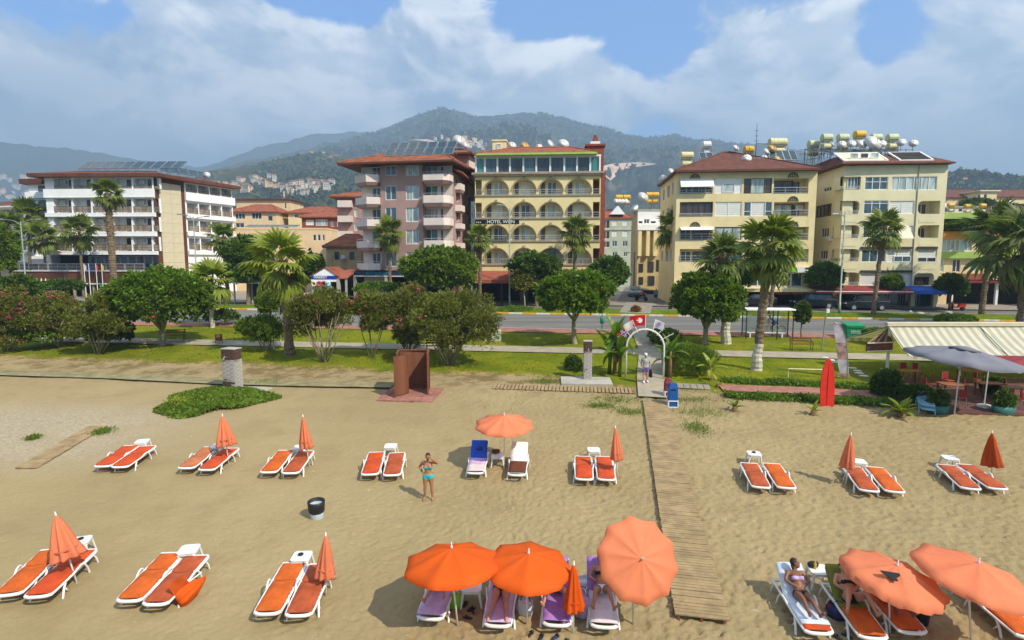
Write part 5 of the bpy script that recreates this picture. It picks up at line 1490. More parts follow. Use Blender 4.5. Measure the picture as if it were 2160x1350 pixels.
for ya in (275,475,680):
 b = MB(); z1 = f.uz(200, ya)[1]; b.box(0, f.w+.3,-.6,-.004, z1-.35, z1); f.mb('balcony_band', b, M['white_wall'])
z1 = f.uz(200,92)[1]
hip(lb, [f.world(-1,-1), f.world(f.w+1,-1), f.world(f.w+1,10), f.world(-1,10)], z1, [f.world(4,4.5), f.world(f.w-4,4.5)], z1+1.3, M['brown_roof'], fascia=M['white_trim'])
body(lb, [f.world(f.w), f.world(f.w,10), f.world(0,10)],0, z1, M['white_wall'])
b = MB(); z0, z1 = f.uz(200,900)[1], f.uz(200,820)[1]; b.box(0, f.w+.5,-2.5,-.004, z0, z1); f.mb('porch', b, M['awn_brown'])
r, ff, z_ = block('long_red_roof_house', 'long tan building with dark red roof under the wooded hill', 'house',1986,2090,175,417,14, 'peach_wall', 'brown_roof',3.2, [(1996,420,1999,424,1),(2010,420,2013,424,1),(2024,420,2027,424,1)], ridge_in=.12)
block('tan_pavilion', 'tan pavilion rising between two red roofs under the wooded hill', 'house',2055,2090,170,403,9, 'ochre_wall', 'cream_wall',0, [(2062,410,2068,417,1),(2075,410,2082,417,1)], over=.6)
block('wide_red_roof_house', 'wide red roofed house at the right edge under the wooded hill', 'house',2092,2240,172,416,14, 'ochre_wall', 'brown_roof',3.0, [(2100,419,2104,423,1),(2115,419,2119,423,1),(2132,419,2136,423,1)], ridge_in=.1)
block('roof_terrace_house', 'low house with dark awning roof behind the planted terrace', 'house',1986,2064,120,437,10, 'cream_wall', 'concrete',0, [(1990,440,1998,447,1),(2006,440,2014,447,1),(2022,440,2030,447,1)], over=.2)
block('pergola_house', 'house with a grey pergola roof left of the dark palm', 'house',2086,2200,118,432,10, 'old_wall', 'frame_dark',0, [(2092,434,2100,444,1),(2110,434,2118,444,1)], over=.4)
for i,(x, y, mk) in enumerate(((1990,437, 'dish'),(2005,439, 'tank'),(2040,441, 'tank'),(2072,440, 'tank'),(2130,434, 'dish'))):
 p = at(x, y,112)
 if mk == 'dish': spawn(('dish', 'fr', i), lambda: make_dish('dish',.95,.3), ['big white dish on the roofs right of the cream building', 'big white dish above the dark palm at right'][i > 2], TR(p.x, p.y, p.z-1.3), GD)
 else: spawn(('tkfr',), lambda: make_tank('tank_yellow', 'tank_cream',1.0,.42), ['', 'yellow tank nearest the big dish on the far roofs at right', 'yellow tank in the middle of the far roofs at right', 'yellow tank farthest right on the far roofs'][i], TR(p.x, p.y, p.z-1.8), GT)
# ---------------------------------------------------------------- houses on the hillsides
def hill_house_proto(k):
 b_ = MB(); w_, d_, h_ = [(9,8,6.5),(12,9,5.5),(8,8,9)][k]
 b_.cur = 0; b_.box(-w_/2, w_/2,-d_/2, d_/2,-6, h_)
 b_.cur = 1; b_.add([(-w_/2-.6,-d_/2-.6, h_),(w_/2+.6,-d_/2-.6, h_),(w_/2+.6, d_/2+.6, h_),(-w_/2-.6, d_/2+.6, h_),(-w_*.2,0, h_+2.2),(w_*.2,0, h_+2.2)], [(0,1,5,4),(1,2,5),(2,3,4,5),(3,0,4)])
 b_.cur = 2
 for z in np.arange(1.2, h_-1.5,2.9):
  for x in np.arange(-w_/2+1.2, w_/2-1.4,2.6): b_.box(x, x+1.3,-d_/2-.04,-d_/2+.01, z, z+1.4)
 return b_.mesh('hillside_house', [M['hill_wall'] if k != 1 else M['peach_wall'], M['red_roof'], M['glass']])
M['hill_wall'] = mat('weathered_pale_render',(.58,.54,.46),.9,.15,.2)
HH = [hill_house_proto(k) for k in range(3)]
rnd = random.Random(5)
def hill_cluster(hill, x0, y0, x1, y1, n, d0, d1, label, group, sc=1.0, lean=0.0):
 for i in range(n):
  fx = (i+rnd.random()*.5)/n
  p = on_hill(hill, x0+(x1-x0)*fx, y0+(y1-y0)*rnd.random()+lean*fx, d0, d1)
  if p is None: continue
  s_ = sc*rnd.uniform(.5,1.0)
  o = put('hillside_house', HH[rnd.randrange(3)], None, TR(p.x, p.y, p.z, rnd.uniform(-.6,.6), s_))
  lb_ = f'{label}, {ORD[i]} from left'
  tag(o, lb_, 'house', group)
hill_cluster('foothill',496,376,585,400,26,440,1230, 'small pale hillside house left of the pink building below brown slopes', 'houses on the brown foothill',.95)
hill_cluster('foothill',590,386,705,412,26,440,1230, 'small red roofed hillside house just left of the pink building', 'houses on the hill beside the pink building',.95)
hill_cluster('foothill',632,317,690,324,7,900,1260, 'tiny white house on the crest of the brown foothill', 'houses on the foothill crest',.8)
hill_cluster('foothill',440,384,500,398,9,440,1230, 'small pale house on the foothill above the white hotel', 'houses on the foothill above the white hotel',.8)
hill_cluster('mountain',978,292,1026,312,16,1000,2380, 'tiny white house high on the mountain between the two hotels', 'villas high on the mountain',1.3,8)
hill_cluster('mountain',905,293,975,302,6,1000,2380, 'tiny pale house on the mountain above the pink building', 'villas on the mountain road',1.0)
hill_cluster('far_mountain',-10,372,90,420,34,2110,3300, 'tiny pale house on the far blue slope left of the white hotel', 'houses on the far left slope',1.6)
hill_cluster('wooded_hill',1992,378,2050,396,6,430,900, 'small house among trees on the wooded hill at right', 'houses on the wooded hill',.7)
hill_cluster('foothill',1268,412,1340,428,9,440,1230, 'small white house far behind the side street', 'houses far behind the side street',.9)
scar('quarry', [(1272,352),(1290,346),(1350,345),(1388,350),(1346,353),(1318,358),(1302,372),(1288,382),(1274,372)], 'mountain',900,2390,8, M['quarry'])
scar('hill_track', [(865,297),(890,300),(925,306),(938,304),(900,297)], 'mountain',900,2390,6, M['quarry'])
# ================================================================ vegetation
rng = np.random.default_rng(11)
def unit(v):
 return v/np.maximum(np.linalg.norm(v, axis=-1, keepdims=True),1e-9)
def leaves_mesh(name, P, D, L, Wd, mats, mi=None, fold=.25):
 """one rhombic folded leaf per row: base point P, direction D, length L, half width Wd"""
 n = len(P)
 up = unit(rng.normal(size=(n,3))*.8+np.array([0,0,1.0]))
 s = unit(np.cross(D, up)); nrm = unit(np.cross(s, D))
 L = np.broadcast_to(L,(n,))[:, None]; Wd = np.broadcast_to(Wd,(n,))[:, None]
 mid = P+D*L*.5
 co = np.stack([P, mid+s*Wd+nrm*Wd*fold, P+D*L-nrm*L*.12, mid-s*Wd+nrm*Wd*fold],1).reshape(-1,3)
 me = bpy.data.meshes.new(name)
 me.vertices.add(n*4); me.vertices.foreach_set('co', co.astype(np.float32).ravel())
 me.loops.add(n*4); me.loops.foreach_set('vertex_index', np.arange(n*4, dtype=np.int32))
 me.polygons.add(n); me.polygons.foreach_set('loop_start',(np.arange(n)*4).astype(np.int32))
 me.update(calc_edges=True)
 for m_ in (mats if isinstance(mats, list) else [mats]): me.materials.append(m_)
 if mi is not None: me.polygons.foreach_set('material_index', mi.astype(np.int32))
 return me
def dirs(n):
 return unit(rng.normal(size=(n,3)))
def crown_points(n, r, seed, lump=.28, freq=2.2, shell=.55, bottom=-.75):
 """points through a lumpy ellipsoid, most of them near the surface, with outward directions"""
 d = dirs(int(n*1.5)); d = d[d[:,2] > bottom][:n]
 lumpf = fbm(d[:,0]*freq+seed*3.1+d[:,2]*1.7, d[:,1]*freq+seed+d[:,2]*freq,3, seed)
 rad = (1-lump)+lump*1.7*(lumpf-.15)
 q = np.where(rng.random(len(d)) < .72, rng.uniform(1-(1-shell)*.5,1.0, len(d)), rng.uniform(.35,1, len(d)))
 return d*(rad*q)[:, None]*np.array(r), d
def sprigs(P, O, k, spread, up=.15):
 n = len(P)
 PP = np.repeat(P, k,0); OO = np.repeat(O, k,0)
 D = unit(OO+rng.normal(size=(n*k,3))*spread+np.array([0,0, up]))
 return PP+rng.normal(size=(n*k,3))*.03, D
def limb_mb(trunk_h, r0, crown_r, crown_z, nl, seed, lean=0.0):
 rn = random.Random(seed); b_ = MB()
 p0 = Vector((0,0,-.15)); p1 = Vector((lean, rn.uniform(-.05,.05), trunk_h))
 b_.tube([p0, Vector((0,0,.12)), p0.lerp(p1,.5)+Vector((rn.uniform(-.05,.05),0,0)), p1], [r0*1.45, r0*1.05, r0*.92, r0*.85],9)
 for i in range(nl):
  a = 2*math.pi*(i+rn.random()*.6)/nl
  e = Vector((math.cos(a)*crown_r[0]*rn.uniform(.4,.7), math.sin(a)*crown_r[1]*rn.uniform(.4,.7), crown_z+crown_r[2]*rn.uniform(-.2,.5)))
  m_ = p1.lerp(e,.45)+Vector((0,0,.12*crown_r[2]))
  b_.tube([p1-Vector((0,0,.1)), m_, e], [r0*.6, r0*.38, r0*.12],6)
  for q in range(2):
   e2 = m_+Vector((rn.uniform(-1,1)*crown_r[0]*.5, rn.uniform(-1,1)*crown_r[1]*.5, rn.uniform(.1,.6)*crown_r[2]))
   b_.tube([m_, m_.lerp(e2,.5)+Vector((0,0,.05)), e2], [r0*.3, r0*.2, r0*.06],5)
 return b_
def pxm(base):
 d = base.y*math.cos(PITCH)-(base.z-CZ)*math.sin(PITCH)
 return FPX/d
def bpt(base):
 """(px, py) on the ground, or (px, Y) with Y given as a negative number"""
 if base[1] < 0:
  p = at(base[0],560,-base[1]); return Vector((p.x, p.y, gz(p.y)))
 return G(*base)
def round_tree(name, label, base, crown, leaf='leaf', n=1500, size=.22, trunk='trunk', tr=.2, seed=1, nl=5, lump=.36, depth=1.0, k=7, spread=.55, wr=.28, group=None, cat='tree', bottom=-.75, shell=.55):
 b0 = bpt(base); s_ = pxm(b0)
 cx, cy, rx, ry = crown
 r = (rx/s_, rx/s_*depth, ry/s_)
 cz = hgt(b0, cy); dx = (cx-base[0])/s_
 root = thing(name, label, cat, b0,0, group)
 P, O = crown_points(n, r, seed, lump, bottom=bottom, shell=shell)
 PP, DD = sprigs(P, O, k, spread)
 L = rng.uniform(.7,1.25, len(PP))*size
 me = leaves_mesh('crown', PP+np.array([dx,0, cz]), DD, L, L*wr, M[leaf])
 put('crown', me, root)
 if trunk:
  th = max(.25, cz-r[2]*(1.02 if trunk == 'trunk_pale' and rx > 60 else .72))
  limb_mb(th, tr, r, cz, nl, seed, dx*.6).build('trunk', M[trunk], root, True)
 return root
GRT = 'clipped round trees on the lawn'
round_tree('round_tree', 'widest round clipped tree, left of the big near palm, over the shaded bench',(343,730),(345,626,108,66), n=2300, size=.30, seed=2, tr=.24, group=GRT, trunk='trunk_pale')
round_tree('round_tree', 'round clipped tree left of the flagged arch, behind the narrow shower pillar',(1212,727),(1210,618,93,54), n=2000, size=.28, seed=4, tr=.21, group=GRT, trunk='trunk_pale')
round_tree('round_tree', 'round clipped tree right of the flagged arch, beside the thick palm trunk',(1485,727),(1490,629,86,62), n=2000, size=.28, seed=6, tr=.21, group=GRT, trunk='trunk_pale')
round_tree('leafy_tree', 'bushy bright green tree in front of the pink building',(925,-61),(928,570,88,50), 'leaf_light',2400,.36, seed=8, lump=.38, tr=.25)
round_tree('leafy_tree', 'dark tree in front of the arcaded hotel awning',(1132,-66),(1130,562,58,32), 'leaf_dark',1300,.36, seed=9, lump=.4)
round_tree('leafy_tree', 'dark tree at the corner of the side street beside the brick chimney',(1285,-66),(1283,573,50,34), 'leaf_dark',1300,.36, seed=10, lump=.4)
round_tree('olive_tree', 'small yellowish tree with thin forked trunk by the street lamp',(1107,648),(1104,593,29,29), 'leaf_yellow',500,.24, seed=12, tr=.09, lump=.5, trunk='trunk_pale')
GST = 'small street trees before the cream building'
round_tree('street_tree', 'dark street tree left of the tall green lamp post at the cream building',(1738,650),(1738,581,40,33), 'leaf_dark',1000,.3, seed=14, tr=.12, group=GST)
round_tree('street_tree', 'bright round street tree between the red and blue awnings',(1874,652),(1874,597,24,20), 'leaf',600,.25, seed=15, tr=.08, group=GST)
round_tree('street_tree', 'dark round street tree at the right end of the blue awning',(2002,654),(2003,603,32,27), 'leaf_dark',800,.28, seed=16, tr=.12, group=GST)
round_tree('leafy_tree', 'tall bushy tree left of the big near palm, before the peach houses',(520,-68),(524,556,56,60), 'leaf_dark',2000,.4, seed=18, lump=.42, tr=.25)
round_tree('leafy_tree', 'dark tree squeezed between the low peach building and the old beige house',(664,-75),(662,570,26,40), 'leaf_dark',700,.42, seed=19, lump=.4)
round_tree('leafy_tree', 'dark bush tree at the far left behind the flowering oleanders',(32,-58),(32,612,44,34), 'leaf_dark',1200,.3, seed=20, lump=.35, tr=.15)
round_tree('leafy_tree', 'pale green tree cut by the left edge of the photo',(-6,-60),(-2,528,38,62), 'leaf_light',1400,.3, seed=21, lump=.4)
round_tree('sapling', 'slim young tree beside the bus shelter bench',(1690,715),(1690,661,18,26), 'leaf_dark',420,.2, seed=22, tr=.06, lump=.35)
round_tree('round_bush_tree', 'small bright bushy tree left of the near palm trunk',(572,700),(572,640,32,30), 'leaf_light',700,.22, seed=23, tr=.08, lump=.35)
round_tree('leafy_tree', 'dark tree on the far roofs right of the cream building',(2052,-135),(2050,432,34,12), 'leaf_dark',500,.6, seed=24, trunk='trunk', lump=.4)
round_tree('leafy_tree', 'dark crown between the two apartment blocks behind the red awning',(1545,-64),(1548,580,50,32), 'leaf_dark',1100,.34, seed=25, lump=.4)
def shrub(name, label, base, crown, leaf, n, size, seed, lump=.3, cat='shrub', **kw):
 return round_tree(name, label, base, crown, leaf, n, size, None, seed=seed, lump=lump, cat=cat, bottom=-.55, **kw)
shrub('clipped_hedge', 'low dark clipped hedge at the road behind the yellow green young palm',(468,686),(470,668,36,17), 'leaf_dark',700,.16,31)
shrub('clipped_hedge', 'dark rounded hedge behind the white arch by the road',(1402,730),(1402,712,40,20), 'leaf_dark',800,.15,32)
shrub('feathery_bush', 'wide feathery green bush just right of the arch',(1456,786),(1455,757,64,34), 'leaf_light',1800,.16,33, wr=.12)
shrub('small_shrub', 'small dark shrub on the lawn left of the narrow shower pillar',(1208,782),(1208,766,18,17), 'leaf_dark',350,.13,34)
shrub('verge_bush', 'low bush on the road verge above the striped awning',(2016,690),(2016,676,40,14), 'leaf',600,.18,35)
shrub('dark_bush', 'dark bush left of the striped awning beside the green container',(1846,727),(1842,708,24,19), 'leaf',500,.16,36)
shrub('dark_hedge', 'dark dense hedge behind the right oleander of the left group',(232,730),(238,703,44,26), 'leaf_dark',900,.18,37)
shrub('green_hedge', 'mid green loose hedge showing through the left oleander stems',(112,732),(112,702,70,24), 'leaf_light',1200,.18,38)
shrub('terrace_creeper', 'hanging green creeper along the planted roof terrace',(2030,-67.2),(2030,478,52,13), 'leaf_dark',1200,.3,39)
shrub('street_shrub', 'green shrubs growing before the brown hotel terrace',(125,-70),(125,603,45,14), 'leaf_dark',700,.3,40)
shrub('street_shrub', 'low greenery in front of the pink building columns',(800,-64),(800,607,60,12), 'leaf',700,.28,41)
shrub('verge_flower_bed', 'purple tinted flower bed on the verge below the olive tree',(1090,655),(1085,651,42,5), 'leaf',400,.14,42)
shrub('brown_bush', 'small dry brown bush on the verge opposite the arch',(1341,660),(1341,654,11,9), 'banana_dry',200,.16,43)
def oleander(label, base, crown, seed, n=1500, leaf='leaf_olive', flowers=0, stems=9, size=.2):
 b0 = bpt(base); s_ = pxm(b0); cx, cy, rx, ry = crown
 r = np.array((rx/s_, rx/s_*.85, ry/s_)); cz = hgt(b0, cy); dx = (cx-base[0])/s_
 root = thing('oleander', label, 'shrub', b0,0, 'oleanders along the beach lawn')
 rn = random.Random(seed)
 for i in range(stems):
  a = 2*math.pi*(i+rn.random()*.7)/stems; q = rn.uniform(.35,.85)
  e = Vector((dx+math.cos(a)*r[0]*q, math.sin(a)*r[1]*q, cz+r[2]*rn.uniform(-.3,.35)))
  b_ = MB(); st = Vector((rn.uniform(-.22,.22), rn.uniform(-.15,.15),-.1))
  m_ = st.lerp(e,.5)+Vector((rn.uniform(-.12,.12), rn.uniform(-.1,.1),.1))
  b_.tube([st, m_, e], [.045,.032,.012],6)
  for k_ in range(2):
   e2 = m_.lerp(e,.4)+Vector((rn.uniform(-.7,.7), rn.uniform(-.5,.5), rn.uniform(.4,.9)))
   b_.tube([m_.lerp(e,.3), e2], [.025,.01],5)
  b_.build('stem', M['trunk_pale'], root, True)
 PS, OS = [], []
 nc = 24
 for c_ in range(nc):
  d = unit(rng.normal(size=3)); d[2] = d[2]*.95-.06
  cc = d*r*rng.uniform(.45,.74)
  P, O = crown_points(int(n*2.6) // nc, r*rng.uniform(.34,.50), seed*7+c_,.4, shell=.3)
  PS.append(P+cc); OS.append(O)
 P = np.concatenate(PS); O = np.concatenate(OS)
 PP, DD = sprigs(P, O*.7+np.array([0,0,.45]),7,.5,.2)
 L = rng.uniform(.7,1.25, len(PP))*size
 put('crown', leaves_mesh('crown', PP+np.array([dx,0, cz]), DD, L, L*.14, M[leaf]), root)
 if flowers:
  sel = np.nonzero((O[:,1] < .35) & (O[:,2] > -.3))[0]
  sel = rng.choice(sel, flowers)
  fp = np.repeat(P[sel],14,0)*1.06+rng.normal(size=(flowers*14,3))*.075
  fm = leaves_mesh('blossom', fp+np.array([dx,0, cz]), dirs(len(fp)),.10,.05, M['flower'])
  tag(put('blossom', fm, root), kind='stuff')
 return root
oleander('flowering oleander at the left edge of the photo',(18,742),(30,668,62,70),51,1500, flowers=70)
oleander('flowering oleander second from the left, before the dark far left bush',(128,736),(112,668,62,60),52,1400, flowers=55)
oleander('olive brown oleander with pale forked stems, left of the widest round tree',(206,748),(215,672,62,58),53,1400, flowers=3)
oleander('low green oleander left of the near palm trunk',(566,742),(556,690,54,36),54,900, 'leaf_light',0,6)
oleander('tall oleander with whitish stems just right of the near palm trunk',(684,766),(672,660,74,60),55,1700, flowers=24, stems=13)
oleander('thin stemmed oleander with pink flowers between two bigger ones',(786,756),(788,657,58,54),56,1300, flowers=40, stems=5)
oleander('dense oleander directly behind the brown changing cabin',(862,748),(868,664,74,72),57,1800, flowers=28, stems=10)
oleander('widest oleander, right of the brown changing cabin, with many stems',(946,772),(958,672,100,76),58,2300, flowers=8, stems=15)
# ---------------------------------------------------------------- fan palms
def frond_mesh(droop, seed, leafm, nseg=19):
 """unit fan frond along +x: stalk, then a pleated fan of tapering segments"""
 rn = random.Random(seed); b_ = MB()
 Lp = .46; pts = [Vector((Lp*t_,0,-droop*.35*t_*t_*Lp)) for t_ in np.linspace(0,1,5)]
 b_.tube(pts, [.022,.018,.016,.014,.012],5, flat=.6)
 h = pts[-1]; b_.cur = 0
 for i in range(nseg):
  a = R(-118+236*i/(nseg-1))+rn.uniform(-.07,.07)
  ln = (.58-.20*abs(math.sin(a/2)) ** 1.5)*rn.uniform(.9,1.06)
  d = Vector((math.cos(a), math.sin(a),0)); sd = Vector((-math.sin(a), math.cos(a),0))
  w0 = .052; dr = droop*rn.uniform(.7,1.3)
  q = [h+d*.03, h+d*ln*.5+Vector((0,0,-.10*dr*ln)), h+d*ln*.8+Vector((0,0,-.34*dr*ln)), h+d*ln*.97+Vector((0,0,-.66*dr*ln))]
  ws = [.012, w0, w0*.62,.004]
  vs = []
  for p, w_ in zip(q, ws):
   vs += [p+sd*w_, p+Vector((0,0, w_*.55)), p-sd*w_]
  fs = []
  for k_ in range(3):
   o_ = k_*3
   fs += [(o_, o_+1, o_+4, o_+3),(o_+1, o_+2, o_+5, o_+4)]
  b_.add(vs, fs)
 return b_.mesh('frond', M[leafm])
def fronds(leafm):
 return cached(('fr', leafm), lambda: [frond_mesh(dr,3+i, leafm) for i, dr in enumerate((.35,.5,.8,1.1,.65))])
def fan_palm(label, base, crown, leafm='palm_leaf', tr=.2, nf=20, skirt=0.0, lime=0.0, seed=1, low=-35, bulge=1.0, flare=1.35):
 b0 = bpt(base); s_ = pxm(b0); cx, cy, r_px = crown
 H = hgt(b0, cy); dx = (cx-base[0])/s_; Rm = r_px/s_
 rn = random.Random(seed)
 root = thing('fan_palm', label, 'palm tree', b0,0, 'fan palms')
 b_ = MB(); n = int(H/.16)+2
 pts, rad = [], []
 for i in range(n+1):
  t_ = i/n
  pts.append(Vector((dx*t_ ** 1.3+.03*math.sin(i*.7),.02*math.sin(i),-.15+(H+.12)*t_)))
  q = tr*(flare-(flare-1)*min(1, t_*5))*(1+.10*math.sin(math.pi*min(1, t_*1.1))*bulge)
  rad.append(q*(1.07 if i % 2 else .96)*rn.uniform(.97,1.03))
 if lime > 0:
  k_ = max(2, int(n*lime)); b_.tube(pts[:k_+1], rad[:k_+1],10, False); b_.cur = 1; b_.tube(pts[k_:], rad[k_:],10); mats = [M['limewash'], M['palm_trunk']]
 else:
  b_.tube(pts, rad,10); mats = [M['palm_trunk']]
 b_.build('trunk', mats, root)
 top = pts[-1]
 nb = int(26+90*skirt); bm_ = MB()
 for i in range(nb):
  a = i*2.4; z = top.z-.05-(skirt*H*.8+.55)*(i/nb)
  t_ = max(0, min(1, z/max(H,.1))); c_ = Vector((dx*t_ ** 1.3,0, z))
  d = Vector((math.cos(a), math.sin(a),.0)); bm_.tube([c_+d*tr*.8, c_+d*tr*1.35+Vector((0,0,.22)), c_+d*tr*(1.75+.5*skirt)+Vector((0,0, rn.uniform(.1,.42)))], [.07,.05,.015],4)
 bm_.build('leaf_base', M['palm_boot'], root)['kind'] = 'stuff'
 fm = fronds(leafm); fd = fronds('banana_dry')
 for i in range(nf):
  t_ = i/(nf-1); el = R(82-(82-low)*t_ ** .85+rn.uniform(-13,13)); az = i*2.399963+rn.uniform(-.25,.25)
  me = fm[0 if t_ < .2 else 1 if t_ < .4 else 4 if t_ < .6 else 2 if t_ < .85 else 3]
  mw = Matrix.Translation(top+Vector((0,0,.05-.35*t_*Rm*.3))) @ Matrix.Rotation(az,4, 'Z') @ Matrix.Rotation(-el,4, 'Y') @ Matrix.Rotation(rn.uniform(-.35,.35),4, 'X') @ Matrix.Scale(Rm*rn.uniform(.78,1.12),4)
  put('frond', me, root, mw)
 for i in range(5):
  az = i*1.3+seed; mw = Matrix.Translation(top+Vector((0,0,-.3))) @ Matrix.Rotation(az,4, 'Z') @ Matrix.Rotation(R(68),4, 'Y') @ Matrix.Scale(Rm*.75,4)
  tag(put('dead_frond', fd[3], root, mw), 'dry brown frond hanging against the trunk')
 return root
fan_palm('tall palm with thick shaggy trunk before the middle of the white hotel',(238,-76),(238,407,37), tr=.36, skirt=.5, seed=3, bulge=1.6)
fan_palm('thin palm left of the shaggy trunked palm, before the white hotel',(172,-80),(172,482,40), tr=.15, seed=4)
fan_palm('thin palm before the left corner of the white hotel, right of the twin armed lamp',(97,-82),(95,498,40), tr=.15, seed=5)
fan_palm('palm rising behind the twin armed lamp at far left',(62,-86),(68,450,38), tr=.17, seed=6)
fan_palm('palm with wide crown at the left edge before the balconied building',(24,-80),(24,480,40), tr=.17, seed=7)
fan_palm('palm right of the white hotel tower, next to a thin street lamp',(482,640),(478,500,40), tr=.22, seed=8)
fan_palm('big near palm with huge bright fronds and dark lower trunk among oleanders',(612,752),(603,548,76), 'palm_leaf_y',.27,20, seed=9, low=-42, flare=1.6)
fan_palm('short yellow green palm behind the widest round tree',(448,692),(450,588,52), 'palm_leaf_y',.16,22, lime=.6, seed=10)
fan_palm('slim palm in front of the pink building windows',(822,-66),(822,490,37), tr=.17, seed=11)
fan_palm('slim palm between the pink building and the arcaded hotel',(1012,-66),(1013,502,33), tr=.18, seed=12)
fan_palm('palm before the right half of the arcaded hotel',(1212,-66.5),(1213,487,44), tr=.2, seed=13)
fan_palm('palm at the left corner of the yellow building by the side street',(1418,640),(1418,478,46), tr=.26, seed=14)
fan_palm('dark palm with stout pale trunk behind the right round tree',(1531,726),(1516,538,60), 'palm_leaf_d',.30,22, seed=15, lime=.28, low=-45)
fan_palm('tallest near palm with pale base standing on the lawn right of the arch',(1595,782),(1614,512,84), 'palm_leaf',.235,22, lime=.24, seed=16, low=-45, flare=1.5)
fan_palm('dark thin palm right behind the tallest near palm',(1624,664),(1634,525,48), 'palm_leaf_d',.18,24, seed=17)
fan_palm('palm before the middle of the cream building beside the parked car',(1842,665),(1852,480,48), tr=.19, seed=18)
fan_palm('dark palm before the low orange and green building',(2070,665),(2080,482,62), 'palm_leaf_d',.24,22, seed=19)
fan_palm('large dark palm cut by the right edge of the photo',(2156,694),(2148,505,108), 'palm_leaf_d',.40,23, seed=20, low=-50)
# ---------------------------------------------------------------- banana plants and cycads
def blade_mesh(L, W, droop, leafm, tatter=0, n=9, seed=1):
 rn = random.Random(seed); b_ = MB(); vs = []; fs = []
 for i in range(n+1):
  t_ = i/n; x = L*(t_*math.cos(droop*t_*.6)); z = -L*droop*.42*t_*t_
  w_ = W*(math.sin(math.pi*min(1, t_*.93+.07)) ** .55)*(1-.12*t_) if i < n else .01
  jit = rn.uniform(.72,1.0) if tatter and i % 2 else 1.0
  vs += [(x, w_*jit, z+w_*.38),(x,0, z),(x,-w_*jit, z+w_*.38)]
 for i in range(n):
  o_ = i*3; fs += [(o_, o_+1, o_+4, o_+3),(o_+1, o_+2, o_+5, o_+4)]
 b_.add(vs, fs)
 b_.tube([(-.25*L,0,.0)]+[(L*q*math.cos(droop*q*.6),0,-L*droop*.42*q*q-.01) for q in (0,.3,.6,.9)], [.022,.02,.016,.012,.005],5)
 return b_.mesh('leaf', M[leafm])
def banana(label, base, h, nl, seed, leafm='banana', stems=2, dry=4, W=.27, Lf=1.25):
 b0 = bpt(base); rn = random.Random(seed)
 root = thing('banana_plant', label, 'banana plant', b0,0, 'banana plants by the arch')
 bl = cached(('ban', leafm, round(Lf,2)), lambda: [blade_mesh(Lf, W, d, leafm,1, seed=i) for i, d in enumerate((.35,.9,1.5))])
 for s_ in range(stems):
  a = rn.uniform(0,6.3); o_ = Vector((math.cos(a), math.sin(a),0))*(.32*s_); hh = h*rn.uniform(.55,.8)*(1-.15*s_)
  b_ = MB(); b_.tube([o_+Vector((0,0,-.1)), o_+Vector((.03,0, hh*.6)), o_+Vector((.05,0, hh))], [.13,.10,.06],8); b_.build('stem', M['banana_dry'] if s_ == 0 else M['banana'], root, True)
  for i in range(nl):
   az = i*2.4+rn.uniform(-.3,.3)+s_; el = R(78-75*(i/max(1, nl-1))+rn.uniform(-8,8))
   mw = Matrix.Translation(o_+Vector((.05,0, hh-.12*i/nl))) @ Matrix.Rotation(az,4, 'Z') @ Matrix.Rotation(-el,4, 'Y') @ Matrix.Translation((.2,0,0)) @ Matrix.Scale(rn.uniform(.8,1.1),4)
   put('leaf', bl[0 if i < nl*.35 else 1 if i < nl*.75 else 2], root, mw)
 dm = cached(('bandry',), lambda: blade_mesh(.95,.13,1.2, 'banana_dry',1))
 for i in range(dry):
  mw = Matrix.Translation((rn.uniform(-.2,.3), rn.uniform(-.2,.2), h*.52)) @ Matrix.Rotation(i*1.7,4, 'Z') @ Matrix.Rotation(R(66),4, 'Y')
  tag(put('dry_leaf', dm, root, mw), 'dry brown leaf hanging down')
 return root
banana('big banana clump with dry hanging leaves left of the white arch',(1296,790),2.9,9,1, stems=3, dry=8, Lf=1.5, W=.30)
banana('banana plant with tall thin stem right of the white arch',(1412,798),2.1,7,2, stems=2, dry=4, Lf=1.15, W=.2)
banana('small yellowing banana plant on the sand edge right of the arch',(1497,804),1.15,8,3, 'banana_y',1,0,.17,.85)
banana('tiny yellowed banana shoot beside the paving right of the arch',(1512,818),.5,4,4, 'banana_y',1,0,.1,.4)
def cycad(label, base, r, n, seed, leafm='palm_leaf_y', dead=0):
 b0 = bpt(base); rn = random.Random(seed)
 root = thing('young_palm', label, 'plant', b0,0, 'young palms planted in the sand')
 bl = cached(('cy', leafm, r), lambda: [blade_mesh(r, r*.15, d, leafm,1, seed=i+5) for i, d in enumerate((.5,1.0))])
 b_ = MB(); b_.lathe([(.16,-.1),(.19,.05),(.12,.22),(.05,.28)],9); b_.build('stump', M['palm_boot'], root)
 for i in range(n):
  mw = Matrix.Translation((0,0,.2)) @ Matrix.Rotation(i*2.4+rn.uniform(-.3,.3),4, 'Z') @ Matrix.Rotation(-R(78-62*i/n),4, 'Y') @ Matrix.Scale(rn.uniform(.8,1.05),4)
  put('leaf', bl[i % 2], root, mw)
 return root
cycad('small dark leaved young palm alone on the sand right of the blue bins',(1550,868),.62,7,1, 'banana')
cycad('yellowish young palm at the foot of the red board',(1716,876),.62,7,2, 'banana_y')
cycad('largest young palm, spreading beside the stacked blue lounger',(1900,880),1.0,18,3, 'palm_leaf_y')
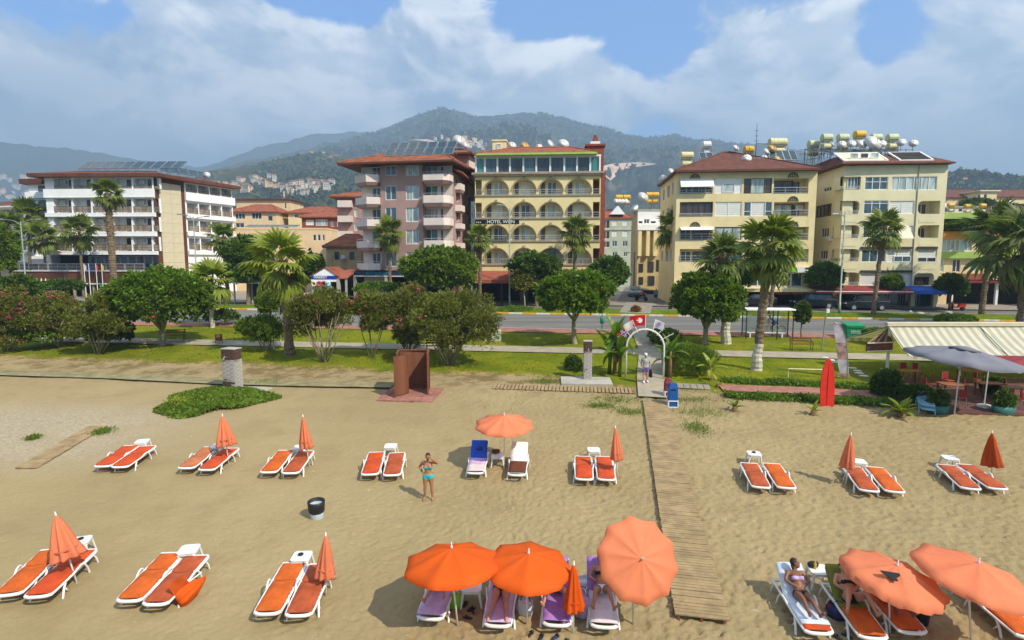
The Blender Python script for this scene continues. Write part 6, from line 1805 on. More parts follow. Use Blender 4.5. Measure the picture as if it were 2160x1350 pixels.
# ---------------------------------------------------------------- ground cover and grass
M['leaf_hill'] = mat('hill_scrub_leaf',(.045,.070,.020),.7,.3,.02, island=1.0)
woods('hillside_forest', 'foothill',14000,560,1240,-.42,.14,5.5, 'leaf_hill',.52)
woods('mountain_forest', 'mountain',26000,1250,2390,-.32,.48,12, 'leaf_hill',.50)
woods('hilltop_forest', 'wooded_hill',14000,480,920,.58,.80,6, 'leaf_hill',.36)
woods('town_treeline', 'foothill',1500,432,560,-.42,.10,7, 'leaf_hill',.40)
def cover(name, label, n, fpos, size, leafm, wr=.3, up=.9):
 xy = fpos(n); n = len(xy)
 z = SL*np.minimum(xy[:,1], YF)+xy[:,2]
 P = np.stack([xy[:,0], xy[:,1], z],-1)
 D = unit(rng.normal(size=(n,3))*.75+np.array([0,0, up]))
 L = rng.uniform(.6,1.3, n)*size
 return tag(put(name, leaves_mesh(name, P, D, L, L*wr, M[leafm])), label, name.replace('_', ' ') if False else None, kind='stuff')
c0, ca, cb = G(452,846), G(313,855), G(592,838)
rx_ = (cb.x-ca.x)/2; ry_ = (G(452,812).y-G(452,877).y)/2
def patch(n):
 a = rng.uniform(0,2*math.pi, n); q = np.sqrt(rng.random(n))*(.86+.16*np.sin(a*3+1)+.07*np.sin(a*7))
 x = c0.x+np.cos(a)*q*rx_; y = c0.y+np.sin(a)*q*ry_
 return np.stack([x, y, np.maximum(0,1-q*q)*(.16+.22*fbm(x*1.4, y*1.4,3,9))-.02],-1)
cover('ground_cover', None,15000, patch,.15, 'leaf_light')
def patch2(n):
 c = G(382,856); return np.stack([c.x+rng.normal(size=n)*.3, c.y+rng.normal(size=n)*.25,.25+rng.random(n)*.12],-1)
cover('yellow_weed_foliage', None,260, patch2,.11, 'banana_y')
def tufts(pts):
 def f_(n):
  out = []
  for (px, py, rx, ry) in pts:
   c = G(px, py); k = n // len(pts); s_ = pxm(c)
   out.append(np.stack([c.x+rng.normal(size=k)*rx/s_*.75, c.y+rng.normal(size=k)*ry/s_*3.0*.5, rng.random(k)*.05],-1))
  return np.concatenate(out)
 return f_
cover('beach_weed_grass', None,5200, tufts([(1300,845,40,12),(1330,870,25,8),(1150,806,30,7),(1470,905,20,14),(560,808,26,6),(215,912,14,7),(70,925,8,4),(1480,872,40,14),(1265,858,24,6),(1450,845,60,8),(1960,862,40,6)]),.13, 'leaf_light',.12,1.3)
def hedge_row(a, c, wd, hh):
 pa, pc = G(*a), G(*c)
 def f_(n):
  t_ = rng.random(n); o_ = rng.normal(size=n)*wd*.4
  x = pa.x+(pc.x-pa.x)*t_; y = pa.y+(pc.y-pa.y)*t_+o_
  k = .3+.7*fbm(x*2.5, x*0,3,4)
  return np.stack([x, y, rng.random(n)*hh*k],-1)
 return f_
cover('edging_foliage', None,9000, hedge_row((1520,806),(1870,822),.55,.38),.13, 'leaf')
cover('edging_foliage', None,9000, hedge_row((1530,838),(1890,856),.55,.42),.13, 'leaf')
def lawn_pts(n):
 x = rng.uniform(-34,36, n); t_ = rng.random(n) ** 1.3
 y0 = np.interp(x, ex, ey)+.1; y1 = RO.y+(-10.6-(x-RO.x)*RN.x)/RN.y
 y = y0+(y1-y0)*t_
 tt = (x-RO.x)*RN.x+(y-RO.y)*RN.y
 keep = ((tt < -18.6) | (tt > -16.4)) & ~((np.abs(x-7.6) < 1.6))
 keep &= fbm(x*.9, y*.9,3,77) > .38
 x, y = x[keep], y[keep]
 return np.stack([x, y, np.full(len(x),.04)],-1)
M['blade'] = mat('lawn_blade',(.155,.185,.012),.7,.3,.5, island=.6, trans=.3)
cover('lawn_grass', None,60000, lawn_pts,.10, 'blade',.10,1.6)
def verge_pts(n):
 s_ = rng.uniform(-36,42, n); t_ = rng.uniform(.4,4.0, n)
 x = RO.x+RE.x*s_+RN.x*t_; y = RO.y+RE.y*s_+RN.y*t_
 k = np.abs(s_-12.5) > 2
 return np.stack([x[k], y[k], np.full(k.sum(),.12)],-1)
cover('verge_grass', None,12000, verge_pts,.11, 'blade',.10,1.6)
# ================================================================ boardwalks and built things on the beach
def planks(name, label, cat, A, B, wd, pitch, gap, top, skew=None, m='wood', bearers=True, seed=1, thick=.035, jit=.012):
 """boardwalk from A to B (plan points): each plank is a part"""
 rn = random.Random(seed)
 A, B = Vector((A.x, A.y)), Vector((B.x, B.y)); d = (B-A); L = d.length; d.normalize()
 ac = skew if skew is not None else Vector((d.y,-d.x))
 root = thing(name, label, cat,(A.x, A.y, gz(A.y)))
 n = int(L/pitch); me = []
 sl = math.atan(SL*d.y)
 for v_ in range(4):
  b_ = MB(); b_.bbox(-wd/2, wd/2,-(pitch-gap)/2,(pitch-gap)/2,-thick,0,.006); me.append(b_.mesh('plank', M[m]))
 ang = math.atan2(ac.y, ac.x)
 for i in range(n):
  p = A+d*(i+.5)*pitch
  put('plank', me[i % 4], root, Matrix.Translation((p.x-A.x+ac.x*rn.uniform(-jit, jit), p.y-A.y, gz(p.y)-gz(A.y)+top+rn.uniform(-.006,.006))) @ Matrix.Rotation(math.atan(SL),4, 'X') @ Matrix.Rotation(ang+rn.uniform(-.006,.006),4, 'Z') @ Matrix.Rotation(rn.uniform(-.006,.006),4, 'Y'))
 if bearers:
  for o_ in (-wd*.42,0, wd*.42):
   b_ = MB(); q = []
   a3 = Vector((ac.x*o_, ac.y*o_,0)); e3 = Vector((d.x*L, d.y*L, gz(B.y)-gz(A.y)))+a3
   b_.slab([a3+Vector((-.03,.02, top-thick-.004)), a3+Vector((.03,.02, top-thick-.004)), e3+Vector((.03,0, top-thick-.004)), e3+Vector((-.03,0, top-thick-.004))],(0,0,-.12))
   b_.build('bearer', M['wood_dark'], root)
 return root
hb = .14
a1, a2, b1, b2 = G(1424,1301, hb), G(1538,1303, hb), G(1346,838, hb), G(1416,845, hb)
A_, B_ = (a1+a2)/2,(b1+b2)/2
planks('boardwalk', 'long plank boardwalk running from the arch down to the sea', 'boardwalk', A_, B_,1.22,.122,.02, hb, seed=2)
q1, q2, q3, q4 = G(32,986,.06), G(76,987,.06), G(186,896,.06), G(232,897,.06)
planks('boardwalk', 'short isolated plank walk on pale shingle at the left', 'boardwalk',(q1+q2)/2,(q3+q4)/2,(q2-q1).length*.98,.125,.016,.06, skew=Vector((1,0)), seed=3)
planks('slat_path', 'dark gapped slat path along the lawn edge left of the arch', 'path', G(1040,816), G(1338,826),1.05,.21,.055,.075, seed=4)
planks('paving_row', 'row of grey paving slabs right of the blue bins', 'paving', G(1428,816), G(1504,820),.95,.36,.03,.10, m='pave_grey', bearers=False, seed=5)
M['mat_green'] = mat('faded_green_matting',(.235,.205,.105),.95,.25,1.5, bump=.5, bscale=20, space='World')
ribbon('matting_path', [G(-60,787), G(240,796), G(480,808), G(640,812), G(830,815)],1.15,.10, M['mat_green'], 'structure',60)
pl = [G(794,846), G(912,850), G(937,821), G(828,818)]
plat = thing('tiled_platform', 'pink tiled square under the brown changing cabin', 'paving',(pl[0].x, pl[0].y, gz(pl[0].y)))
nx_, ny_ = 8,6
for i in range(nx_):
 for j in range(ny_):
  def bil(u, v): return (pl[0]*(1-u)+pl[1]*u)*(1-v)+(pl[3]*(1-u)+pl[2]*u)*v
  g_ = .03
  cs = [bil((i+g_)/nx_,(j+g_)/ny_), bil((i+1-g_)/nx_,(j+g_)/ny_), bil((i+1-g_)/nx_,(j+1-g_)/ny_), bil((i+g_)/nx_,(j+1-g_)/ny_)]
  b = MB(); up_ = random.uniform(.055,.07)
  b.slab([Vector((c.x-pl[0].x, c.y-pl[0].y, gz(c.y)-gz(pl[0].y)-.08)) for c in cs],(0,0,.08+up_)); b.build('tile', M['pave_red'], plat)
cb_ = G(872,836); cab = thing('changing_cabin', 'brown slatted changing cabin with open front on pink tiles', 'changing cabin',(cb_.x, cb_.y, gz(cb_.y)+.06), R(6))
def board_wall(p0, p1, h, n, wd):
 p0, p1 = V2(p0), V2(p1); d = p1-p0; L = d.length; an = math.atan2(d.y, d.x); ph = h/n
 for p in (p0, p1):
  b = MB(); b.box(p.x-.04, p.x+.04, p.y-.04, p.y+.04,0, h+.03); b.build('post', M['wood_dark'], cab)
 b = MB(); b.bbox(.045, L-.045,-.012,.012,.003, ph-.003,.003); me = b.mesh('board', M['wood_dark'])
 for i in range(n):
  put('board', me, cab, Matrix.Translation((p0.x, p0.y,.06+i*ph*.97)) @ Matrix.Rotation(an,4, 'Z') @ Matrix.Rotation(random.uniform(-.012,.012),4, 'X'))
Hc = 2.2
board_wall((-.85,.15),(-.85,1.25), Hc,18,1); board_wall((-.85,1.25),(.8,1.35), Hc,18,1); board_wall((.8,1.35),(.78,.05), Hc,18,1); board_wall((-.93,-.35),(-.30,.30), Hc-.05,18,1)
b = MB(); b.box(-.9,.85,1.22,1.40, Hc+.035, Hc+.08); b.box(-.9,-.8,.1,1.22, Hc+.035, Hc+.08); b.box(.73,.84,0,1.22, Hc+.035, Hc+.08); b.build('top_rail', M['wood_dark'], cab)
M['brick_white'] = mat('whitewashed_brick',(.40,.365,.325),.9,.22,7, bump=.5, grime=.3)
M['brick_dark'] = mat('dark_brown_brick',(.085,.045,.033),.9,.25,7, bump=.5)
M['brick_mid'] = mat('scuffed_brick',(.27,.21,.17),.9,.3,7, bump=.5)
M['mortar'] = mat('mortar',(.22,.19,.16),.95,.15,5)
def pillar(label, px, py, w_, d_, rot, top_dark, stain, seed):
 p = G(px, py); rn = random.Random(seed)
 root = thing('shower_pillar', label, 'shower',(p.x, p.y, gz(p.y)), rot, 'brick beach showers')
 n = 21; ch = .112
 b = MB(); b.box(-w_/2+.012, w_/2-.012,-d_/2+.012, d_/2-.012,-.1, n*ch-.01); b.build('core', M['mortar'], root)
 def bm_(L): return lambda: {k: (lambda q: (q.bbox(-L/2+.006, L/2-.006,-.05,.05,0, ch-.014,.006), q.mesh('brick', M[k]))[1])(MB()) for k in ('brick_white', 'brick_dark', 'brick_mid')}
 for i in range(n):
  for side,(L, off, an) in enumerate(((w_, d_/2,0),(d_, w_/2, math.pi/2),(w_, d_/2, math.pi),(d_, w_/2,-math.pi/2))):
   k = 2 if L > .45 else 1; off2 = (i % 2)*.16
   cuts = [-L/2]+([(-L/2+L*(.5+(.18 if i % 2 else -.18)))] if k == 2 else [])+[L/2]
   for a, c in zip(cuts, cuts[1:]):
    z = i*ch; mk = 'brick_dark' if i >= n-top_dark else 'brick_white'
    if i < 6 and side == 0 and a < 0 and stain and i > 0: mk = 'brick_dark' if i < 5 else 'brick_mid'
    if i == n-top_dark-1 and rn.random() < .6: mk = 'brick_mid'
    LL = round(c-a,2)
    put('brick', cached(('brk', LL), bm_(LL))[mk], root, Matrix.Rotation(an,4, 'Z') @ Matrix.Translation(((a+c)/2,-off+.048+rn.uniform(-.004,.004), z)))
 b = MB(); b.tube([(0,-d_/2-.02,1.9),(0,-d_/2-.22,2.0),(0,-d_/2-.3,1.92)],.022,6); b.lathe([(.0,0),(.07,-.03),(.075,-.05)],10,(0,-d_/2-.3,1.92)); b.build('shower_head', M['grey_metal'], root)
 b = MB(); b.tube([(-.12,-d_/2-.02,.72),(-.12,-d_/2-.1,.72)],.02,6); b.tube([(-.2,-d_/2-.1,.72),(-.04,-d_/2-.1,.72)],.018,6); b.build('tap', M['dark_metal'], root)
 b = MB(); b.box(-w_/2-.02, w_/2+.02,-d_/2-.02, d_/2+.02, n*ch, n*ch+.05); b.build('cap', M['concrete'], root)
 return root
pillar('wide whitewashed brick shower pillar with dark top by the green ground cover',492,824,.82,.62, R(-14),5, True,1)
pillar('narrow grey brick shower pillar with brown top standing on a concrete pad',1239,803,.48,.42, R(-3),5, False,2)
b = MB(); p = G(1237,806); b.bbox(-1.5,1.45,-.75,.75,-.25,.13,.03); tag(b.build('shower_pad', M['concrete'], mw=on_beach(p.x, p.y, R(-3))), 'raised concrete pad under the narrow shower pillar', 'pad')
b = MB(); p = G(536,824); b.bbox(-1.0,.75,-.55,.6,-.2,.05,.02); tag(b.build('shower_pad', M['concrete'], mw=on_beach(p.x, p.y, R(-10))), 'low cracked concrete pad beside the wide shower pillar', 'pad')
# ---------------------------------------------------------------- sun loungers
def curve_pts(P, n=5):
 out = []
 for i in range(len(P)-1):
  p0 = Vector(P[max(i-1,0)]); p1 = Vector(P[i]); p2 = Vector(P[i+1]); p3 = Vector(P[min(i+2, len(P)-1)])
  for k in range(n):
   t_ = k/n
   out.append(.5*((2*p1)+(p2-p0)*t_+(2*p0-5*p1+4*p2-p3)*t_*t_+(3*p1-p0-3*p2+p3)*t_ ** 3))
 out.append(Vector(P[-1])); return out
HINGE, ZS = 1.16,.315
def lounger_parts(back):
 M_ = Matrix.Translation((0, HINGE, ZS)) @ Matrix.Rotation(R(back),4, 'X')
 fr = MB()
 for s in (-1,1):
  fr.tube(curve_pts([(s*.26,-.02, ZS-.03),(s*.30,.06, ZS-.02),(s*.315,.5, ZS-.02),(s*.32, HINGE, ZS-.02),(s*.32,1.88, ZS-.03)],3),.030,7)
 fr.tube(curve_pts([(-.29,.03, ZS-.03),(-.2,-.045, ZS-.025),(0,-.07, ZS-.02),(.2,-.045, ZS-.025),(.29,.03, ZS-.03)],3),.042,7)
 for y in np.arange(.12, HINGE,.145): fr.box(-.3,.3, y, y+.085, ZS-.03, ZS-.012)
 fr.box(-.32,.32,1.80,1.86, ZS-.055, ZS-.02)
 bk = MB()
 for s in (-1,1): bk.tube([(s*.285,0,-.005),(s*.285,.72,-.005)],.026,6)
 for y in np.arange(.06,.7,.14): bk.box(-.28,.28, y, y+.085,-.015,.0)
 bk.bbox(-.31,.31,.70,.765,-.03,.035,.02)
 if back > 15:
  bk.tube([(-.2,.45,-.02),(-.2,.3,-.34*math.sin(R(back))-.12)],.016,5); bk.tube([(.2,.45,-.02),(.2,.3,-.34*math.sin(R(back))-.12)],.016,5)
 legs = []
 for s in (-1,1):
  a = MB(); a.tube(curve_pts([(s*.305,.52, ZS-.04),(s*.34,.36,.17),(s*.365,.24,-.03)],3), [.028]*6+[.024],7); a.tube([(s*.325,.42,.18),(s*.33,.56,-.02)],.018,6); legs.append(a)
  a = MB(); a.tube(curve_pts([(s*.32,.80, ZS-.03),(s*.355,.98, ZS+.05),(s*.375,1.16, ZS+.04),(s*.385,1.28,.17),(s*.39,1.33,-.03)],3),.027,7); legs.append(a)
  a = MB(); a.tube(curve_pts([(s*.31,1.70, ZS-.04),(s*.34,1.76,.15),(s*.35,1.80,-.03)],3),.024,7); legs.append(a)
 def pad(y0, y1, wav):
  c = MB(); n = 8; vs = []; fs = []
  xs_p = [-.285,-.27,-.14,0,.14,.27,.285]
  for i in range(n+1):
   y = y0+(y1-y0)*i/n
   for k, x in enumerate(xs_p):
    e = .012 if k in (0,6) or i in (0, n) else .048+.006*math.sin(y*19+x*4)*wav
    vs.append((x, y, e))
  m_ = len(xs_p)
  for i in range(n):
   for k in range(m_-1): fs.append((i*m_+k, i*m_+k+1,(i+1)*m_+k+1,(i+1)*m_+k))
  c.add(vs, fs); c.box(-.283,.283, y0+.004, y1-.004,-.004,.014); return c
 return dict(frame=fr.mesh('frame', M['white'], True), back=bk.mesh('back_frame', M['white'], False), legs=[l_.mesh('leg', M['white'], True) for l_ in legs], seat=pad(.015, HINGE-.008,1).mesh('seat_cushion', M['cush_red'], True), top=pad(.008,.745,1).mesh('back_cushion', M['cush_red'], True), MB=M_)
def lounger(label, foot, head, back=0, cush='cush_red', hz=None, group='orange sun loungers', mw=None, name='sun_lounger', cols=None, dz=0.0):
 pr = cached(('lng', back), lambda: lounger_parts(back))
 if mw is None:
  hh = hz if hz is not None else ZS+.04+.74*math.sin(R(back))
  pf = G(*foot, ZS); ph = G(*head, hh)
  an = math.atan2(ph.y-pf.y, ph.x-pf.x)-math.pi/2
  mw = on_beach(pf.x, pf.y, an, dz)
 root = thing(name, label, 'sun lounger', group=group, mw=mw)
 def pt(nm, me, m4=None, mk=None):
  o = put(nm, me, root, m4)
  if mk:
   o.material_slots[0].link = 'OBJECT'; o.material_slots[0].material = M[mk]
  return o
 pt('frame', pr['frame'], None, cols); pt('back_frame', pr['back'], pr['MB'], cols)
 for l_ in pr['legs']: pt('leg', l_, None, cols)
 if cush:
  pt('seat_cushion', pr['seat'], Matrix.Translation((0,0, ZS)), cush)
  pt('back_cushion', pr['top'], pr['MB'], cush)
 root['ang'] = back
 return root
z4 = lambda x, y: (x*.3629,860+y*.3629)
z5 = lambda x, y: (680+x*.3704,860+y*.3704)
z6 = lambda x, y: (760+x*.3704,1060+y*.3704)
z7 = lambda x, y: (1480+x*.3148,820+y*.3148)
z8 = lambda x, y: (1560+x*.2778,1080+y*.2778)
for lb, ft, hd, ck in (
 ('left lounger of the pair nearest the isolated plank walk', z4(600,334), z4(757,222), 'cush_red'),
 ('right lounger of the pair nearest the isolated plank walk', z4(700,338), z4(866,216), 'cush_red'),
 ('faded left lounger of the back row pair second from left', z4(1085,344), z4(1222,230), 'cush_faded'),
 ('red right lounger of the back row pair second from left', z4(1202,354), z4(1338,238), 'cush_red'),
 ('orange left lounger of the back row pair third from left', z4(1563,368), z4(1664,244), 'cush_orange'),
 ('rust right lounger of the back row pair third from left', z4(1690,373), z4(1782,244), 'cush_rust'),
 ('left lounger of the front pair cut by the left photo edge', z4(55,1074), z4(292,834), 'cush_orange'),
 ('red right lounger of the front pair at the left photo edge', z4(224,1084), z4(482,832), 'cush_red'),
 ('left lounger of the front pair beside the fallen umbrella', z4(756,1108), z4(975,868), 'cush_orange'),
 ('rust right lounger between its twin and the fallen umbrella', z4(908,1128), z4(1120,882), 'cush_rust'),
 ('bright left lounger of the front pair left of the orange umbrellas', z4(1556,1182), z4(1700,918), 'cush_orange'),
 ('rust right lounger shaded by the closed umbrella, front middle pair', z4(1738,1192), z4(1858,920), 'cush_rust'),
 ('left lounger of the pair left of the standing woman', z5(272,373), z5(312,242), 'cush_red'),
 ('rust right lounger right beside the standing woman', z5(397,377), z5(428,243), 'cush_rust'),
 ('left lounger of the pair just left of the long boardwalk', z5(1491,401), z5(1484,266), 'cush_red'),
 ('right lounger of the pair just left of the long boardwalk', z5(1618,403), z5(1600,268), 'cush_red'),
 ('left lounger of the pair without umbrella right of the boardwalk', z7(398,652), z7(312,486), 'cush_rust'),
 ('brighter right lounger of the pair without umbrella right of the boardwalk', z7(568,656), z7(455,482), 'cush_orange'),
 ('left lounger behind the coral closed umbrella on the right', z7(1122,676), z7(1004,516), 'cush_rust'),
 ('right lounger of the pair with the coral closed umbrella', z7(1292,682), z7(1146,512), 'cush_orange'),
 ('left lounger of the back row pair at far right', z7(1800,662), z7(1622,495), 'cush_rust'),
 ('right lounger shaded by the rust umbrella at far right', z7(1982,662), z7(1752,496), 'cush_rust')):
 lounger(lb, ft, hd,0, ck)
L5a = lounger('raised lounger covered with blue and pale towels under the coral umbrella', z5(870,366), z5(893,203),38, None)
L5b = lounger('raised lounger with white and brown towels right of the coral umbrella pole', z5(1106,377), z5(1123,210),38, None)
M1 = lounger('occupied lounger with lilac towel under the left orange umbrella', z6(398,645), z6(438,432),35, None)
M2 = lounger('occupied lounger with person face down under the middle orange umbrella', z6(782,686), z6(800,488),20, None)
M3 = lounger('occupied lounger with purple towel behind the closed orange umbrella', z6(1118,682), z6(1118,452),38, None)
M4 = lounger('occupied lounger with pale towel beside the big coral umbrella', z6(1390,692), z6(1378,452),38, None)
N1 = lounger('lounger with blue white towel carrying the deeply tanned woman', z8(600,898), z8(462,520),38, 'cush_red')
N2 = lounger('lounger with olive towel next to the small white table at right', z8(1010,935), z8(800,480),40, 'cush_orange')
N3 = lounger('lounger half hidden under the front coral umbrella at right', z8(1310,893), z8(1120,520),38, 'cush_orange')
N4 = lounger('orange lounger under the coral umbrella at the lower right edge', z8(2200,925), z8(1935,640),12, 'cush_orange')
def prof(y, back):
 if y <= HINGE: return Vector((0, y, ZS+.052))
 q = y-HINGE; return Vector((0, HINGE+q*math.cos(R(back))-.05*math.sin(R(back)), ZS+q*math.sin(R(back))+.052*math.cos(R(back))+.004))
def towel(lg, label, y0, y1, mk, wd=.60, lift=0.006, cat='towel', seed=1, hang=.10):
 rn = random.Random(seed); back = lg['ang']; n = 12; b_ = MB(); vs = []; fs = []; xs_p = [-1.0,-.985,-.5,0,.5,.985,1.0]
 for i in range(n+1):
  y = y0+(y1-y0)*i/n; p = prof(y, back)
  for k, x in enumerate(xs_p):
   e = -hang*rn.uniform(.6,1.2) if k in (0,6) else rn.uniform(0,.012)
   vs.append((x*wd/2+rn.uniform(-.008,.008), p.y+rn.uniform(-.006,.006), p.z+lift+e))
 m_ = len(xs_p)
 for i in range(n):
  for k in range(m_-1): fs.append((i*m_+k, i*m_+k+1,(i+1)*m_+k+1,(i+1)*m_+k))
 b_.add(vs, fs); o = b_.build('beach_towel', M[mk], smooth=True, mw=lg.matrix_basis.copy())
 sm_ = o.modifiers.new('thick', 'SOLIDIFY'); sm_.thickness = .012
 return tag(o, label, cat, 'beach towels')
towel(L5a, 'blue towel over the raised back of the left lounger under the coral umbrella',1.1,1.93, 't_blue',.62, seed=1)
towel(L5a, 'lilac towel across the middle of the blue towelled lounger',.52,1.12, 't_lilac',.6,.012, seed=2)
towel(L5a, 'pale pink towel at the foot of the blue towelled lounger',-.03,.56, 't_pink',.6,.02, seed=3)
towel(L5b, 'white towel over the raised back of the lounger right of the umbrella pole',.98,1.93, 't_white',.62, seed=4)
towel(L5b, 'dark brown towel spread over the seat below the white towel',.10,.98, 't_brown',.62,.014, seed=5)
b = MB(); pm_ = prof(1.55,38); b.ell((0, pm_.y, pm_.z+.03),(.13,.10,.035),9,5); b.ell((.06, pm_.y+.05, pm_.z+.05),(.08,.07,.04),8,5)
tag(b.build('swim_cap_bag', M['fab_navy'], smooth=True, mw=L5a.matrix_basis.copy()), 'dark blue crumpled cloth lying on the blue towel', 'cloth')
towel(M1, 'lilac towel under the person below the left orange umbrella',-.02,1.93, 't_lilac',.6, seed=6)
towel(M2, 'lilac towel under the person lying face down',-.02,1.93, 't_lilac',.6, seed=7)
towel(M3, 'purple towel under the person behind the closed orange umbrella',.0,1.93, 't_purple',.6, seed=8)
towel(M4, 'pale lilac patterned towel at the foot of the lounger by the big coral umbrella',-.02,1.1, 't_pink',.6, seed=9)
towel(M4, 'purple towel hanging over the lounger back by the big coral umbrella',1.08,1.96, 't_purple',.64, seed=10)
towel(N1, 'pale blue and white towel under the deeply tanned woman',.14,1.93, 't_pale_blue',.6, seed=11)
towel(N2, 'olive green towel over the lounger back at right',.86,1.96, 't_olive',.62, seed=12)
# ---------------------------------------------------------------- small tables
def make_table(m_='white', w_=.48, h_=.44):
 root = thing('side_table', None, 'table')
 b_ = MB(); k = w_/2; c_ = .06
 pts = [(-k+c_,-k),(k-c_,-k),(k,-k+c_),(k, k-c_),(k-c_, k),(-k+c_, k),(-k, k-c_),(-k,-k+c_)]
 b_.prism(pts, h_-.02, h_); b_.prism([(x*.97, y*.97) for x, y in pts], h_-.07, h_-.021); b_.build('table_top', M[m_], root)
 for sx in (-1,1):
  for sy in (-1,1):
   q = MB(); q.tube([(sx*(k-.05), sy*(k-.05), h_-.05),(sx*(k+.015), sy*(k+.015),-.03)], [.036,.022],6); q.build('leg', M[m_], root)
 return root
def table(label, px, py, rot=0.1, m_='white', hh=.44, **kw):
 p = G(px, py, hh); return spawn(('table', m_), lambda: make_table(m_, **kw), label, on_beach(p.x, p.y, rot), 'white beach side tables')
def ashtray(label, px, py, hh=.44):
 p = G(px, py, hh); b_ = MB(); b_.lathe([(.06,0),(.075,.03),(.06,.032),(.05,.012)],12)
 tag(b_.build('ashtray', M['black'], mw=on_beach(p.x, p.y,0, hh+.002)), label, 'ashtray')
for lb, p_, rt in (('white table behind the pair nearest the isolated plank walk', z4(828,192),.2),('white table behind the umbrella of the back row pair second from left', z4(1268,218),.2),('white table hidden behind the third closed umbrella of the back row', z4(1745,226),.1),
 ('white table behind the front pair at the left photo edge', z4(470,768),.3),('white table behind the pair beside the fallen umbrella', z4(1100,818),.15),('white table with ashtray behind the front middle pair', z4(1755,858),.05),
 ('white table behind the pair left of the standing woman', z5(390,214),.05),('cream table between the towelled loungers under the coral umbrella', z5(998,268),0),('white table behind the pair left of the long boardwalk', z5(1545,236),0),
 ('pale pink table between the two orange umbrellas', z6(635,470),0),('white table behind the pair without umbrella right of the boardwalk', z7(350,430),-.15),('white table behind the coral closed umbrella on the right', z7(1050,482),-.2),('white table behind the far right pair of the back row', z7(1662,458),-.2),
 ('white table beside the deeply tanned woman with things on it', z8(600,430),-.1)):
 table(lb, *p_, rt)
ashtray('dark ashtray on the table at the left photo edge', *z4(470,764)); ashtray('dark ashtray on the table of the front middle pair', *z4(1748,856)); ashtray('dark ashtray on the table right of the boardwalk', *z7(350,428))
# ---------------------------------------------------------------- closed umbrellas
def closed_umbrella(label, tip, base, bottom_y, half_px, mk, pleats=8):
 b0 = G(*base); tp = at(tip[0], tip[1], b0.y); ax = (tp-b0); L = ax.length
 fb = (base[1]-bottom_y)/(base[1]-tip[1]); rb = half_px/pxm(b0)
 mw = Matrix.Translation(b0) @ ax.to_track_quat('Z', 'X').to_matrix().to_4x4()
 root = thing('closed_umbrella', label, 'umbrella', group='closed beach umbrellas', mw=mw)
 b_ = MB(); b_.tube([(0,0,-.25),(0,0, L-.02)],.021,8); b_.build('pole', M['pole_white'], root, True)
 c_ = MB(); zb = L*fb; Hc_ = L-.06-zb; n = 32
 pr = [(rb*.80, zb+.02),(rb*.98, zb),(rb, zb+.04),(rb*.86, zb+Hc_*.22),(rb*.62, zb+Hc_*.5),(rb*.34, zb+Hc_*.8),(.035, zb+Hc_*.97),(.012, zb+Hc_)]
 c_.lathe(pr, n, star=lambda k, i: 1+(.24 if i < 6 else .05)*math.cos(pleats*2*math.pi*k/n+.25*i+tip[0])+(.13*math.sin(3*2*math.pi*k/n+tip[1]+i*.5) if i < 6 else 0))
 c_.build('canopy', M[mk], root, True)
 t_ = MB(); t_.lathe([(.014, L-.07),(.022, L-.05),(.018, L-.01),(.006, L+.03)],8); t_.build('finial', M['pole_white'], root, True)
 s_ = MB(); s_.lathe([(rb*.9, zb+Hc_*.20),(rb*.93, zb+Hc_*.23)],16); s_.build('strap', M[mk], root)
 return root
closed_umbrella('wide coral closed umbrella leaning over the front pair at the left edge', z4(320,610), z4(447,1020),860+866*.3629,27, 'um_coral')
closed_umbrella('coral closed umbrella of the back row pair second from left', z4(1292,38), z4(1330,330),860+215*.3629,17, 'um_coral')
closed_umbrella('coral closed umbrella of the back row pair third from left', z4(1760,42), z4(1797,342),860+232*.3629,12, 'um_coral')
closed_umbrella('coral closed umbrella standing over the front middle pair', z4(1893,728), z4(1895,1100),860+982*.3629,18, 'um_coral')
closed_umbrella('coral closed umbrella just left of the long boardwalk', z5(1668,104), z5(1682,412),860+294*.3704,12, 'um_coral')
closed_umbrella('orange closed umbrella in front of the two open orange ones', z6(1217,338), z6(1212,748),1060+606*.3704,20, 'um_orange')
closed_umbrella('pale coral closed umbrella tilted over the pair on the right', z7(1003,296), z7(965,652),820+528*.3148,13, 'um_coral')
closed_umbrella('rust orange closed umbrella at far right of the back row', z7(1948,284), z7(1943,586),820+513*.3148,16, 'um_rust')
p0, p1 = G(*z4(1195,985),.35), G(*z4(1030,1130),.14)
ax = p0-p1; mw = Matrix.Translation(p1) @ ax.to_track_quat('Z', 'X').to_matrix().to_4x4()
fu = thing('fallen_umbrella', 'orange furled umbrella lying against the rust lounger', 'umbrella', mw=mw)
Lf = ax.length
b = MB(); b.lathe([(.10,.0),(.17,.02),(.21,.12),(.17,.45),(.10, Lf*.8),(.03, Lf)],28, star=lambda k, i: 1+.16*math.cos(7*2*math.pi*k/28+.4*i), sy=.8); b.build('canopy', M['um_orange'], fu, True)
b = MB(); b.lathe([(.10,.0),(.03,.06),(.02,.3)],20, sy=.8); b.build('canopy_lining', M['um_rust'], fu, True)
b = MB(); b.tube([(.13,-.16,.1),(.05,-.2, Lf+.05)],.016,6); b.build('pole', M['pole_white'], fu)
b = MB(); vs = []
for i in range(7):
 for j in range(4): vs.append((.17+.10*j,-.02-.02*j+.03*math.sin(i+j),.0+(Lf*.55-.03*j)*i/6))
b.add(vs, [(i*4+j, i*4+j+1, i*4+5+j, i*4+4+j) for i in range(6) for j in range(3)]); b.build('loose_panel', M['um_rust'], fu, True)
